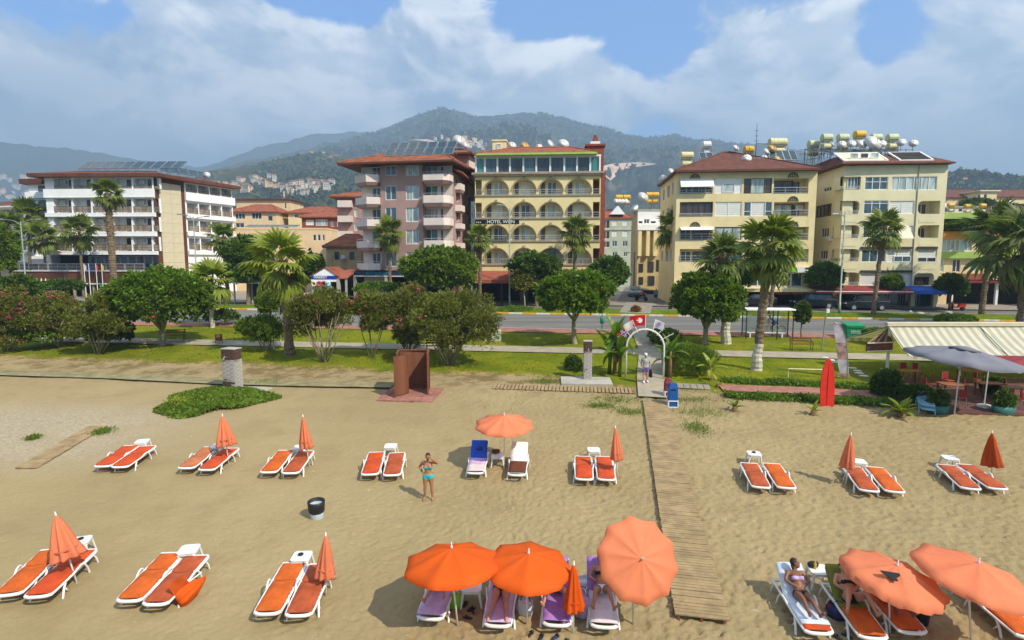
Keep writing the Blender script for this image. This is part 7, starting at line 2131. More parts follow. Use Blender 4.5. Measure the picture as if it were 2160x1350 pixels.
# ---------------------------------------------------------------- open umbrellas
def open_umbrella(label, apex, base, Rc, tilt, mk, n=10, hc=.30, val=.10, frill=.012, pole='pole_white', name='open_umbrella', group='open beach umbrellas', vent=False, poler=.021, joint=None):
 """tilt: vector the canopy axis leans to (x right, y away)"""
 b0 = G(*base); ap = at(apex[0], apex[1], b0.y+tilt[2])
 root = thing(name, label, 'umbrella', b0,0, group)
 axis = Vector((tilt[0], tilt[1],1.0)).normalized(); rot = axis.to_track_quat('Z', 'X').to_matrix().to_4x4()
 hub = ap-b0
 T_ = Matrix.Translation(hub) @ rot
 H_ = hc*Rc; sub = 6; N = n*sub; rings = [.06,.2,.4,.6,.8,1.0]
 b_ = MB(); vs = [(0,0,0)]; fs = []
 def rz(a, q):
  f_ = abs(math.sin(n*a/2)); rr = Rc*q*(1-.085*f_*q)
  z = -H_*(q ** 1.25)-Rc*.05*f_*q*(1.2-q)*2
  return rr*math.cos(a), rr*math.sin(a), z
 for q in rings:
  for k in range(N): vs.append(rz(2*math.pi*k/N, q))
 for k in range(N):
  a = 2*math.pi*k/N; x, y, z = rz(a,1.0); f_ = abs(math.sin(n*a/2)); o_ = 1+frill*math.sin(k*2.1)
  vs.append((x*1.005*o_, y*1.005*o_, z-val*(.75+.35*f_)))
 for k in range(N): fs.append((0,1+k,1+(k+1) % N))
 for i in range(len(rings)):
  for k in range(N): fs.append((1+i*N+k,1+(i+1)*N+k,1+(i+1)*N+(k+1) % N,1+i*N+(k+1) % N))
 b_.add(vs, fs[:N]+[tuple(reversed(f)) if False else f for f in fs[N:]])
 me = b_.mesh('canopy', M[mk], True); put('canopy', me, root, T_)
 rb_ = MB()
 for k in range(n):
  a = 2*math.pi*k/n; r2 = MB()
  pts = [rz(a, q) for q in (.04,.5,.98)]; r2.tube([(p[0], p[1], p[2]-.015) for p in pts],.007*(poler/.021),5)
  pm_ = rz(a,.5); r2.tube([(pm_[0], pm_[1], pm_[2]-.02),(0,0,-H_-.28*Rc)],.006*(poler/.021),5)
  r2.build('rib', M['grey_metal'], root, False, T_)
 t_ = MB(); t_.lathe([(.03,-.01),(.03,.03),(.012,.07),(.016,.11),(.004,.13)],8); t_.build('finial', M['pole_white'], root, True, T_)
 jt = hub-axis*(.30*Rc+H_ if joint is None else joint)
 p_ = MB(); p_.tube([(0,0,-.25), jt, hub], poler,8); p_.build('pole', M[pole], root, True)
 if vent:
  v = MB(); v.lathe([(.27*Rc,-.20*H_+.0),(.14*Rc,-.06*H_+.03),(.03,.05)],16); v.build('vent_cap', M[mk], root, True, T_)
  d = MB()
  for a in (-2.2,-1.57,-.95): d.ell((.33*Rc*math.cos(a),.33*Rc*math.sin(a),-.31*H_-.02),(.16,.06,.03),8,4, Matrix.Rotation(a+math.pi/2,3, 'Z'))
  d.build('vent_opening', M['dark_in'], root, False, T_)
 return root
open_umbrella('left of the two overlapping bright orange umbrellas', z6(520,258), z6(560,700),1.10,(-.03,.06,0), 'um_orange',8,.30,.10)
open_umbrella('right of the two overlapping bright orange umbrellas', z6(958,290), z6(948,696),1.00,(.05,-.06,-.05), 'um_orange',8,.28,.10)
open_umbrella('big coral umbrella tilted towards the sea beside the boardwalk', z6(1603,322), z6(1557,692),.93,(.28,-1.55,-.55), 'um_coral',10,.24,.08, joint=.62)
open_umbrella('coral umbrella on the back row over the towelled loungers', z5(1035,44), z5(1036,345),1.12,(.0,-.10,0), 'um_coral',10,.30,.08)
um_p1 = open_umbrella('coral umbrella with a dark bikini lying on it at lower right', z8(1195,405), z8(1147,915),1.05,(.17,-.10,-.06), 'um_coral',10,.26,.15,.03)
open_umbrella('coral umbrella cut by the lower right edge of the photo', z8(1812,388), z8(1770,972),1.17,(.17,-.10,-.06), 'um_coral',8,.25,.10)
b = MB(); cp = at(*z8(1152,486), G(*z8(1147,915)).y-.40)
axn = Vector((.20,-.26,1)).normalized(); rt = axn.to_track_quat('Z', 'X').to_matrix().to_4x4()
b.slab([(-.21,.10,0),(.21,.07,0),(.20,.0,0),(.07,-.06,0),(.05,-.15,0),(-.06,-.15,0),(-.09,-.06,0),(-.19,.03,0)],(0,0,.01))
bik = b.build('bikini_bottom', M['fab_black'], mw=Matrix.Translation(cp+axn*.02) @ Matrix.Rotation(R(20),4, 'X') @ Matrix.Rotation(R(8),4, 'Y'))
tag(bik, 'dark bikini bottom spread to dry on the coral umbrella', 'bikini')
def pebbles(n):
 y = rng.uniform(11.8,36, n); x = rng.uniform(-.95,.95, n)*y; b_ = MB()
 for a, c in zip(x, y):
  s_ = rng.uniform(.010,.024); z = SL*c+float(sand_relief(np.array([a]), np.array([c]))[0]); b_.add([(a-s_, c, z),(a, c-s_, z),(a+s_*1.2, c, z),(a, c+s_, z),(a, c, z+s_)], [(0,1,4),(1,2,4),(2,3,4),(3,0,4)])
 tag(b_.build('pebbles', M['concrete']), kind='stuff')
pebbles(260)
# ---------------------------------------------------------------- bins, bags, shoes
p = G(*z4(1843,638)); wb = thing('waste_bin', 'pale grey waste bin with black liner standing alone on the sand', 'waste bin', mw=on_beach(p.x, p.y,0))
b = MB(); b.lathe([(.195,-.06),(.20,.0),(.235,.44),(.215,.44),(.19,.06)],22); b.build('bucket', M['bin_grey'], wb, True)
b = MB(); b.lathe([(.225,.20),(.245,.24),(.255,.44),(.262,.555),(.235,.56),(.21,.30),(.02,.12)],26, star=lambda k, i: 1+.025*math.sin(k*2.3+i*1.7)); b.build('liner', M['black'], wb, True)
def bag(label, px, py, mk, sz, seed, strap=True, mk2=None):
 p = G(px, py); rn = random.Random(seed)
 root = thing('beach_bag', label, 'bag', mw=on_beach(p.x, p.y, rn.uniform(-.5,.5)))
 b_ = MB(); w_, d_, h_ = sz; b_.lathe([(.8,-.02),(1.0,.05),(1.05,.5),(.85,.9),(.7,1.0),(.6,.85)],14, sx=w_/2, sy=d_/2, star=lambda k, i: 1+.07*math.sin(k*1.9+i+seed))
 b_.v = [(x, y, z*h_) for x, y, z in b_.v]; b_.build('sack', M[mk], root, True)
 if strap:
  s_ = MB(); s_.tube(curve_pts([(-w_*.3,0, h_*.9),(-w_*.15,0, h_*1.35),(w_*.15,0, h_*1.35),(w_*.3,0, h_*.9)],4),.012,5); s_.build('strap', M[mk2 or mk], root)
 return root
bag('lime green and white beach bag beside the pole of the left orange umbrella', *z6(538,592), 'lime',(.34,.26,.38),1, mk2='fab_white')
bag('white plastic bag hanging low beside the lime beach bag', *z6(556,580), 'fab_white',(.18,.16,.28),2)
bag('white and blue bag on the sand behind the orange umbrella pole', *z6(940,628), 't_pale_blue',(.40,.30,.34),3, mk2='black')
bag('large lilac blue beach bag leaning on the lounger by the closed orange umbrella', *z6(1262,640), 't_lilac',(.46,.34,.52),4, mk2='fab_blue')
bag('pale grey bundle of cloth behind the closed orange umbrella', *z6(1276,520), 't_pale_blue',(.55,.4,.42),5, False)
bag('black rucksack standing against the half hidden lounger at right', *z8(1375,838), 'fab_black',(.36,.30,.62),6)
bag('dark bag between the two occupied loungers at right', *z8(740,800), 'fab_navy',(.40,.30,.30),7)
bag('red and white small bag between the two occupied loungers at right', *z8(705,745), 'awn_red',(.30,.22,.18),8)
def shoes(label, px, py, mk, seed):
 p = G(px, py); rn = random.Random(seed); root = thing('sandals', label, 'sandals', mw=on_beach(p.x, p.y, rn.uniform(-1,1)), group='pairs of sandals on the sand')
 for s in (-1,1):
  b_ = MB(); an = rn.uniform(-.5,.5); rt_ = Matrix.Rotation(an,3, 'Z')
  c_ = Vector((s*.12, rn.uniform(-.06,.06),.02))
  b_.ell(c_ ,(.052,.135,.02),12,5, rt_); b_.tube(curve_pts([c_+rt_ @ Vector((-.045,.03,.01)), c_+rt_ @ Vector((0,.04,.06)), c_+rt_ @ Vector((.045,.03,.01))],3),.015,5); b_.build('sandal', M[mk], root, True)
 return root
shoes('black sandals under the pale pink table', *z6(612,600), 'black',1); shoes('second black pair of sandals nearest the pale pink table legs', *z6(622,640), 'black',2)
shoes('dark sandals alone on the front sand below the orange umbrellas', *z6(1000,762), 'black',3); shoes('single dark pair of sandals at the bottom edge below the closed orange umbrella', *z6(1145,778), 'fab_navy',4)
shoes('dark sandals at the bottom edge below the tanned woman', *z8(790,962), 'black',5); shoes('pale sandals on the shaded sand right of the rucksack', *z8(1480,752), 'white_dirty',6)
def on_table(label, cat, px, py, hh, fn, name):
 p = G(px, py, hh); b_ = MB(); fn(b_); return tag(b_[0] if isinstance(b_, tuple) else b_.build(name, b_.mats, smooth=True, mw=on_beach(p.x, p.y,0, hh)), label, cat)
def cl(mk, c, r):
 def f_(b_): b_.mats = [M[mk]]; b_.ell(c, r,9,5); b_.ell((c[0]+r[0]*.6, c[1]+r[1]*.3, c[2]),(r[0]*.6, r[1]*.7, r[2]*.8),8,5)
 return f_
def bottle(mk):
 def f_(b_): b_.mats = [M[mk]]; b_.lathe([(.035,0),(.035,.14),(.012,.18),(.014,.21),(.0,.212)],10)
 return f_
on_table('dark bundle of clothes on the cream table under the coral umbrella', 'clothes', *z5(985,258),.44, cl('t_brown',(0,0,.07),(.16,.14,.09)), 'clothes_bundle')
on_table('black bag lying on the table beside the tanned woman', 'bag', *z8(555,415),.44, cl('black',(0,0,.06),(.14,.11,.08)), 'small_bag')
on_table('yellow bottle on the table beside the tanned woman', 'bottle', *z8(570,430),.44, bottle('tank_yellow'), 'bottle')
on_table('dark object on the pale pink table', 'pouch', *z6(610,465),.44, cl('black',(0,0,.02),(.08,.05,.025)), 'pouch')
# ================================================================ people
BONES = [('torso', 'pel', 'neck'),('head', 'neck', 'head')]+[(b_+s, a, c) for s in 'LR' for b_, a, c in (('uarm', 'sh'+s, 'el'+s),('farm', 'el'+s, 'wr'+s),('thigh', 'hip'+s, 'kn'+s),('shin', 'kn'+s, 'an'+s),('foot', 'an'+s, 'toe'+s))]
def person(label, mw, J, skin='skin_tan', female=True, garments=(), hair='hair', hat=None, face=(0,-1,0), w=1.0, group=None, long_hair=False, grip=.35):
 J = {k: Vector(v) for k, v in J.items()}
 root = thing('person', label, 'person', mw=mw, group=group)
 b = MB(); T = lambda pts, r, n=10: b.tube(pts, [x*w for x in r], n)
 pel, nk = J['pel'], J['neck']; ax = (nk-pel).normalized(); side = (J['shL']-J['shR']).normalized(); fw = side.cross(ax).normalized()
 if fw.dot(Vector(face)) < 0: fw = -fw
 rot = Matrix((side, fw, ax)).transposed(); Lt = (nk-pel).length
 q = lambda t_, f_=0.0, s_=0.0: pel+ax*(Lt*t_)+fw*f_+side*s_
 hw = (J['hipL']-J['hipR']).length/2; sw = (J['shL']-J['shR']).length/2
 E = lambda c, r: b.ell(c, [x*w if i < 2 else x for i, x in enumerate(r)],12,8, rot)
 E(q(.02),(hw+.075,.115,.13)); E(q(.28),(hw+.03 if female else hw+.055,.10,.17)); E(q(.62),(sw*.86,.115,.19)); E(q(.83),(sw*.92,.085,.09))
 for s in (-1,1):
  E(q(-.02,-.06, s*hw*.7),(.095,.085,.105))
  if female: E(q(.62,.085, s*.075),(.068,.062,.066))
 T([q(.9), nk, nk.lerp(J['head'],.6)],(.062,.052,.05))
 for s in 'LR':
  T([J['sh'+s].lerp(q(.85),.35), J['sh'+s], J['sh'+s].lerp(J['el'+s],.5), J['el'+s]],(.055,.058,.046,.038)); T([J['el'+s], J['el'+s].lerp(J['wr'+s],.35), J['wr'+s]],(.038,.040,.026))
  T([J['hip'+s], J['hip'+s].lerp(J['kn'+s],.3), J['kn'+s].lerp(J['hip'+s],.15), J['kn'+s]],(.095,.092,.06,.055)); T([J['kn'+s], J['kn'+s].lerp(J['an'+s],.3), J['an'+s].lerp(J['kn'+s],.15), J['an'+s]],(.053,.055,.034,.034))
  T([J['an'+s].lerp(J['toe'+s],-.25), J['an'+s].lerp(J['toe'+s],.4), J['toe'+s]],(.038,.040,.028))
  d = (J['wr'+s]-J['el'+s]).normalized(); b.tube([J['wr'+s], J['wr'+s]+d*.05, J['wr'+s]+d*.09], [.026,.036,.032],8, flat=.6)
 hd = J['head']; fc = Vector(face).normalized(); up = (hd-nk).normalized(); sd = fc.cross(up).normalized(); up2 = sd.cross(fc); hr = Matrix((sd, fc, up2)).transposed()
 b.ell(hd+up2*.02,(.074,.092,.105),12,9, hr); b.ell(hd+fc*.035-up2*.055,(.052,.058,.062),10,7, hr); b.ell(hd+fc*.098-up2*.012,(.015,.022,.025),8,5, hr)
 for s in (-1,1): b.ell(hd+sd*(s*.076),(.013,.024,.034),6,5, hr)
 me = b.mesh('tmp', M[skin]); o = bpy.data.objects.new('tmp', me); COL.objects.link(o)
 r_ = o.modifiers.new('r', 'REMESH'); r_.mode = 'VOXEL'; r_.voxel_size = .017; s_ = o.modifiers.new('s', 'SMOOTH'); s_.factor = .5; s_.iterations = 4
 dg = bpy.context.evaluated_depsgraph_get(); me2 = bpy.data.meshes.new_from_object(o.evaluated_get(dg)); bpy.data.objects.remove(o)
 nv = len(me2.vertices); co = np.empty(nv*3, np.float32); me2.vertices.foreach_get('co', co); co = co.reshape(-1,3)
 no = np.empty(nv*3, np.float32); me2.vertices.foreach_get('normal', no); no = no.reshape(-1,3)
 polys = [tuple(p.vertices) for p in me2.polygons]
 B = MB(); B.v = [tuple(c) for c in co]; B.f = list(polys); B.mi = [0]*len(polys)
 for s in 'LR':
  d = (J['wr'+s]-J['el'+s]).normalized(); ref = fw if abs(d.dot(fw)) < .8 else ax
  pn = d.cross(ref).normalized(); sp = pn.cross(d).normalized(); c_ = J['wr'+s]+d*.085
  for i, ln in enumerate((.066,.078,.073,.055)):
   o_ = (i-1.5)*.0175; a0 = c_+sp*o_; a1 = a0+(d+sp*o_*3).normalized()*ln*.5; a2 = a1+(d+pn*grip*1.6).normalized()*ln*.5
   B.tube([a0-d*.02, a0, a1, a2], [.008,.009,.008,.006],6)
  t0 = J['wr'+s]+d*.035-sp*.028; B.tube([t0, t0+(d*.6-sp).normalized()*.04, t0+(d*.9-sp*.6+pn*grip).normalized()*.075], [.010,.010,.007],6)
 B.cur = 1
 for s in (-1,1): B.ell(hd+fc*.088+sd*(s*.03)+up2*.012,(.011,.006,.007),6,4, hr)
 B.cur = 2; B.ell(hd+fc*.090-up2*.058,(.022,.006,.007),8,4, hr)
 B.build('body', [M[skin], M['eye'], M['lip']], root, True)
 best = np.full(nv,9e9); who = np.zeros(nv, int); tt = np.zeros(nv)
 for k,(n_, a, c) in enumerate(BONES):
  A, C = np.array(J[a]), np.array(J[c]); AC = C-A; t_ = ((co-A) @ AC)/(AC @ AC); tc = np.clip(t_,0,1)
  dd = np.linalg.norm(co-A-tc[:, None]*AC, axis=1)*(.55 if n_ == 'torso' else 1.0); m_ = dd < best; best[m_] = dd[m_]; who[m_] = k; tt[m_] = t_[m_]
 names = [x[0] for x in BONES]; fx = (co-np.array(pel)) @ np.array(fw); sx = np.abs((co-np.array(pel)) @ np.array(side)); tz = ((co-np.array(pel)) @ np.array(ax))/Lt
 for gname, mk, off, rule in garments:
  keep = np.array([bool(rule(names[who[i]], tt[i], fx[i], sx[i], tz[i])) for i in range(nv)])
  fs = [p for p in polys if all(keep[i] for i in p)]
  used = sorted({i for p in fs for i in p}); mp = {i: j for j, i in enumerate(used)}
  g = MB(); g.v = [tuple(co[i]+no[i]*off) for i in used]; g.f = [tuple(mp[i] for i in p) for p in fs]; g.mi = [0]*len(fs)
  g.build(gname, M[mk], root, True)
 if hair:
  h = MB(); h.ell(hd-fc*.014+up2*.034,(.083,.098,.104),14,8, hr)
  h.v = [v for v in h.v]; keepf = [f for f in h.f if not ((sum((Vector(h.v[i])-hd for i in f), Vector())/4).dot(fc) > .045 and (sum((Vector(h.v[i])-hd for i in f), Vector())/4).dot(up2) < .075)]
  h.f = keepf; h.mi = [0]*len(keepf)
  if long_hair: h.ell(hd-fc*.07-up2*.07,(.06,.045,.11),8,6, hr)
  h.build('hair', M[hair], root, True)
 if hat:
  h = MB(); h.M = Matrix.Translation(hd+up2*.05) @ hr.to_4x4(); h.lathe([(.098,0),(.098,.03),(.085,.075),(.04,.10),(.0,.105)],14); h.slab([(-.08,.06,.005),(.08,.06,.005),(.06,.17,-.01),(0,.19,-.015),(-.06,.17,-.01)],(0,0,.012)); h.build('cap', M[hat], root, True)
 return root
top_ = ('bikini_top', lambda n, t, f, s, z: n == 'torso' and .50 < z < .66 and (f > .06 or .53 < z < .59))
brief = lambda n, t, f, s, z: (n == 'torso' and z < .10) or (n.startswith('thigh') and t < .16 and z < .1)
shorts = lambda n, t, f, s, z: (n == 'torso' and z < .14) or (n.startswith('thigh') and t < .62)
tee = lambda n, t, f, s, z: (n == 'torso' and -.02 < z < .97) or (n.startswith('uarm') and t < .6)
shoe = lambda n, t, f, s, z: n.startswith('foot')
onepiece = lambda n, t, f, s, z: (n == 'torso' and z < .72) or (n.startswith('thigh') and t < .12)
def G_(*a): return a
stand = dict(pel=(0,0,.87), neck=(0,.01,1.35), head=(0,-.015,1.49), shL=(.165,.01,1.31), shR=(-.165,.01,1.31), elL=(.335,-.05,1.27), wrL=(.13,-.16,1.485), elR=(-.30,.10,1.10), wrR=(-.18,.0,.945),
 hipL=(.085,0,.85), hipR=(-.085,0,.85), knL=(.115,-.02,.46), knR=(-.105,-.02,.46), anL=(.13,.02,.07), anR=(-.12,.02,.07), toeL=(.145,-.15,.025), toeR=(-.16,-.14,.025))
p = G(904,1054)
person('woman in a turquoise bikini standing on the sand, shading her eyes', TR(p.x, p.y, p.z-.01), stand, 'skin_tan', True, [('bikini_top', 'turquoise',.008, top_[1]),('bikini_bottom', 'turquoise',.008, brief)], w=1.06)
man = dict(pel=(0,0,.90), neck=(0,.0,1.42), head=(-.01,-.03,1.57), shL=(.19,.01,1.37), shR=(-.19,.01,1.37), elL=(.25,.06,1.08), wrL=(.27,.0,.83), elR=(-.24,.10,1.09), wrR=(-.20,-.03,.88),
 hipL=(.09,0,.87), hipR=(-.09,0,.87), knL=(.10,-.04,.47), knR=(-.10,.02,.47), anL=(.10,.03,.08), anR=(-.11,-.10,.08), toeL=(.13,-.15,.03), toeR=(-.15,-.29,.03))
p = G(1361,811)
person('man in white cap, grey t-shirt and purple shorts walking under the arch', TR(p.x, p.y, p.z+.13), man, 'skin', False, [('t_shirt', 'fab_grey',.016, tee),('shorts', 'fab_purple',.014, shorts),('shoes', 'fab_white',.012, shoe)], hair='hair', hat='fab_white', w=1.08)
q = thing('carried_bag', 'dark bag hanging beside the man in the white cap', 'bag',(p.x+.30, p.y, p.z+.13)); b = MB(); b.lathe([(.8,.3),(1,.36),(.95,.62),(.6,.74)],10, sx=.10, sy=.16); b.build('sack', M['fab_black'], q, True); b = MB(); b.tube([(0,-.08,.72),(0,0,.86),(0,.08,.72)],.012,5); b.build('strap', M['fab_black'], q)
def on_back(back, dx=0.0, bendL=0.0, bendR=0.0, arm=0, spread=.1):
 sb, cb = math.sin(R(back)), math.cos(R(back)); H = Vector((dx,1.05, ZS+.17)); u = Vector((0, cb, sb)); n = Vector((0,-sb, cb))
 nk = H+u*.53; J = dict(pel=H, neck=nk, head=nk+u*.13+n*.05)
 for s, x, bd in (('L',1, bendL),('R',-1, bendR)):
  J['sh'+s] = nk-u*.05+Vector((x*.17,0,0)); J['hip'+s] = H+Vector((x*.09,-.02,-.01))
  kn = H+Vector((x*(.09+spread*.5),-.40*math.cos(bd),.03+.42*math.sin(bd))); an = kn+Vector((x*spread*.6,-.40*math.cos(bd*.9),-.03-.42*math.sin(bd))); an.z = max(an.z, ZS+.10)
  J['kn'+s] = kn; J['an'+s] = an; J['toe'+s] = an+Vector((x*.05,-.07,.14))
  if arm == 0: J['el'+s] = J['sh'+s]-u*.22+Vector((x*.10,0,-.03))+n*.03; J['wr'+s] = J['el'+s]+Vector((-x*.10,-.20,.06))
  elif arm == 1: J['el'+s] = J['sh'+s]-u*.20+Vector((x*.10,0,0)); J['wr'+s] = H+n*.13+Vector((x*.05,.10,.02))
 return J
U_ = lambda back: Vector((0,-math.sin(R(back+20)), math.cos(R(back+20))))
person('person in dark swim shorts lying under the left orange umbrella with one knee bent', M1.matrix_basis.copy(), on_back(35,0,.75,.1,1), 'skin', False, [('shorts', 'fab_navy',.013, shorts)], face=(0,-.5,.85))
pr = dict(pel=(0,1.02, ZS+.20), neck=(0,1.52, ZS+.31), head=(.0,1.64, ZS+.34), shL=(.17,1.47, ZS+.28), shR=(-.17,1.47, ZS+.28), elL=(.28,1.62, ZS+.25), elR=(-.28,1.62, ZS+.25), wrL=(.1,1.78, ZS+.33), wrR=(-.1,1.78, ZS+.33), hipL=(.1,.98, ZS+.17), hipR=(-.1,.98, ZS+.17),
 knL=(.14,.55, ZS+.11), knR=(-.14,.55, ZS+.11), anL=(.19,.13, ZS+.12), anR=(-.2,.13, ZS+.12), toeL=(.2,-.03, ZS+.05), toeR=(-.22,-.03, ZS+.05))
person('person in black swim briefs lying face down under the middle orange umbrella', M2.matrix_basis.copy(), pr, 'skin', True, [('swim_briefs', 'fab_black',.01, brief),('top', 't_lilac',.012, lambda n, t, f, s, z: n == 'torso' and .2 < z < .95)], face=(0,.3,-.95), w=1.12)
person('person in navy swimwear lying behind the closed orange umbrella', M3.matrix_basis.copy(), on_back(38,0,.25,.5,0,.2), 'skin', True, [('swimsuit', 'fab_navy',.01, onepiece)], face=(0,-.5,.85))
person('person with both knees raised on the lounger by the big coral umbrella', M4.matrix_basis.copy(), on_back(38,0,.38,.42,0,.13), 'skin_tan', True, [('bikini_top', 'fab_black',.008, top_[1]),('bikini_bottom', 't_white',.01, brief)], face=(0,-.5,.85))
jn = on_back(38,.02,.12,.2,1,.02); jn['head'] = jn['head']+Vector((.03,-.02,.02))
person('deeply tanned dark haired woman reclining with her face turned sideways', N1.matrix_basis.copy(), jn, 'skin_deep', True, [('bikini_top', 't_lilac',.008, top_[1]),('bikini_bottom', 'fab_black',.008, brief)], face=(.85,-.3,.4), long_hair=True)
person('sunburnt woman sitting back on the olive towel with both knees bent', N2.matrix_basis.copy(), on_back(40,0,.8,.85,1,.2), 'skin', True, [('bikini_top', 'fab_black',.008, top_[1]),('bikini_bottom', 'fab_black',.008, brief)], face=(0,-.6,.8), w=1.12)
person('tanned person half hidden under the front coral umbrella, legs stretched out', N3.matrix_basis.copy(), on_back(38,0,.15,.55,0,.06), 'skin_deep', False, [('shorts', 'fab_black',.012, brief)], face=(0,-.5,.85))
walk = dict(man)
for lb, px, py, rz, mk1, mk2, sk, fem in (('woman in teal shorts standing beside the thin olive tree',1100,641,.5, 'skin_tan', 'fab_teal', 'skin', True),('person in a teal shirt walking in the side street',1383,640,2.8, 'fab_teal', 'fab_black', 'skin_tan', False)):
 p = G(px, py); person(lb, TR(p.x, p.y, p.z+.12, rz), man, sk, fem, [('top', mk1,.014, tee),('lower_wear', mk2,.016, shorts)])
ride = dict(pel=(0,0,.98), neck=(-.36,0,1.36), head=(-.46,0,1.47), shL=(-.33,.18,1.33), shR=(-.33,-.18,1.33), elL=(-.50,.22,1.14), elR=(-.50,-.22,1.14), wrL=(-.58,.22,.98), wrR=(-.58,-.22,.98), hipL=(-.02,.09,.95), hipR=(-.02,-.09,.95), knL=(-.38,.10,.78), knR=(-.26,-.10,.60), anL=(-.22,.11,.42), anR=(-.12,-.11,.22), toeL=(-.36,.11,.38), toeR=(-.26,-.11,.17))
CY = G(1634,704)
person('cyclist in a blue shirt riding along the road past the bus shelter', TR(CY.x, CY.y, CY.z+.02, RANG), ride, 'skin_tan', False, [('shirt', 'fab_blue',.014, tee),('shorts', 'fab_navy',.014, shorts),('shoes', 'fab_white',.012, shoe)], face=(-1,0,.0))
seat = dict(pel=(0,0,.78), neck=(-.08,0,1.28), head=(-.10,0,1.43), shL=(-.07,.19,1.24), shR=(-.07,-.19,1.24), elL=(-.25,.24,1.05), elR=(-.25,-.24,1.05), wrL=(-.46,.22,1.02), wrR=(-.46,-.22,1.02), hipL=(0,.09,.76), hipR=(0,-.09,.76), knL=(-.42,.13,.74), knR=(-.42,-.13,.74), anL=(-.40,.14,.34), anR=(-.40,-.14,.34), toeL=(-.56,.14,.28), toeR=(-.56,-.14,.28))
SC2 = G(1352,637)
person('rider in a lilac shirt sitting on the scooter in the side street', TR(SC2.x, SC2.y, SC2.z+.14, R(150)), seat, 'skin_tan', False, [('shirt', 'fab_lilac',.014, tee),('trousers', 'fab_navy',.014, lambda n, t, f, s, z: shorts(n, t, f, s, z) or n.startswith('thigh') or n.startswith('shin'))], face=(-1,0,0))
# ================================================================ street furniture and vehicles
def lamp_post(label, px, base_y, top_y, arms, Y=None, m='pole_green', group='street lamps'):
 b0 = at(px, base_y, Y) if Y else G(px, base_y)
 if Y: b0.z = gz(Y)
 H = hgt(b0, top_y); root = thing('street_lamp', label, 'street lamp', b0,0, group)
 b = MB(); b.tube([(0,0,-.1),(0,0,1.2),(0,0,1.22),(0,0, H*.97)], [.14,.13,.095,.065],8); b.build('pole', M[m], root, True)
 for s, ln, rise in arms:
  b = MB(); b.tube(curve_pts([(0,0, H*.92),(s*ln*.35,0, H*.92+rise*.75),(s*ln,0, H*.92+rise)],4),.045,6); a = b.build('arm', M[m], root, True)
  b = MB(); b.bbox(-.32,.32,-.12,.12,-.06,.09,.03); b.build('lamp_head', M['grey_metal'], a, False, Matrix.Translation((s*(ln+.25),0, H*.92+rise)))
 return root
lamp_post('tall street lamp in front of the arcaded hotel',1075,646,432, [(-1,.9,.9)])
lamp_post('tall green street lamp before the cream building',1770,663,440, [(-1,.8,.3)])
lamp_post('twin armed street lamp before the right wing of the white hotel',418,640,452, [(-1,1.6,.9),(1,1.6,.6)],78)
lamp_post('twin armed street lamp at far left before the balconied building',55,600,462, [(-1,2.3,.8),(1,2.0,.8)],74)
lamp_post('dark street lamp deep in the side street',1337,600,528, [(-1,.5,.2)],85, 'dark_metal')
p = G(1733,742)
sp = thing('sign_pole', 'leaning pale green pole with small sign behind the red board', 'pole', p); b = MB(); b.tube([(0,0,-.1),(.18,0,3.2)],.045,7); b.build('pole', M['pole_green'], sp); b = MB(); b.bbox(.19,.42,-.01,.01,2.85,3.15,.005); b.build('sign', M['white_dirty'], sp)
for i, x in enumerate((578,592)):
 p = G(x,738-6*i); b = MB(); b.tube([(0,0,-.1),(0,0,2.4+.5*i)],.05,7); b.lathe([(.06,2.4+.5*i),(.07,2.45+.5*i),(.02,2.5+.5*i)],8); tag(b.build('white_post', M['pole_white'], mw=TR(*p)), ['shorter white post left of the near palm trunk', 'taller white post left of the near palm trunk'][i], 'post')
def bench():
 r_ = thing('park_bench', None, 'bench')
 for k,(y, z) in enumerate(((-.18,.45),(-.05,.46),(.08,.46),(.22,.62),(.25,.78))):
  b = MB(); b.bbox(-.8,.8, y-.05, y+.05, z, z+.03,.006) if k < 3 else b.bbox(-.8,.8, y-.015, y+.015, z, z+.10,.006); b.build('slat', M['wood_dark'], r_)
 for x in (-.72,.72):
  b = MB(); b.tube([(x,-.2,-.05),(x,-.2,.44),(x,.18,.44),(x,.28,.9)],.025,5); b.tube([(x,.2,-.05),(x,.18,.44)],.025,5); b.tube([(x,-.2,.62),(x,.2,.62)],.02,5); b.tube([(x,-.2,.44),(x,-.2,.62)],.02,5); b.build('leg', M['dark_metal'], r_)
 return r_
for lb, px, py, a in (('dark bench in the shade under the widest round tree',368,721,.2),('wooden bench beside the bus shelter sapling',1690,741,-.1),('bench partly hidden behind the widest oleander',922,745,.1)):
 p = G(px, py); spawn(('bench',), bench, lb, TR(p.x, p.y, p.z+.08, a), 'park benches')
p = G(462,727); r_ = thing('litter_bin', 'small brown litter bin on two posts by the promenade', 'litter bin', p); b = MB(); b.lathe([(.17,.3),(.2,.34),(.22,.8),(.19,.8)],14); b.build('bucket', M['wood_dark'], r_, True)
for s in (-1,1): b = MB(); b.tube([(s*.25,0,-.05),(s*.25,0,.85)],.03,6); b.build('post', M['wood_dark'], r_)
p = G(1270,697); r_ = thing('post_bin', 'small green bin on a dark post left of the arch', 'litter bin', p); b = MB(); b.tube([(0,.1,-.05),(0,.1,1.9)],.035,6); b.build('post', M['dark_metal'], r_); b = MB(); b.lathe([(.14,.6),(.19,.64),(.2,1.1),(.1,1.2)],12); b.build('bucket', M['green_bin'], r_, True)
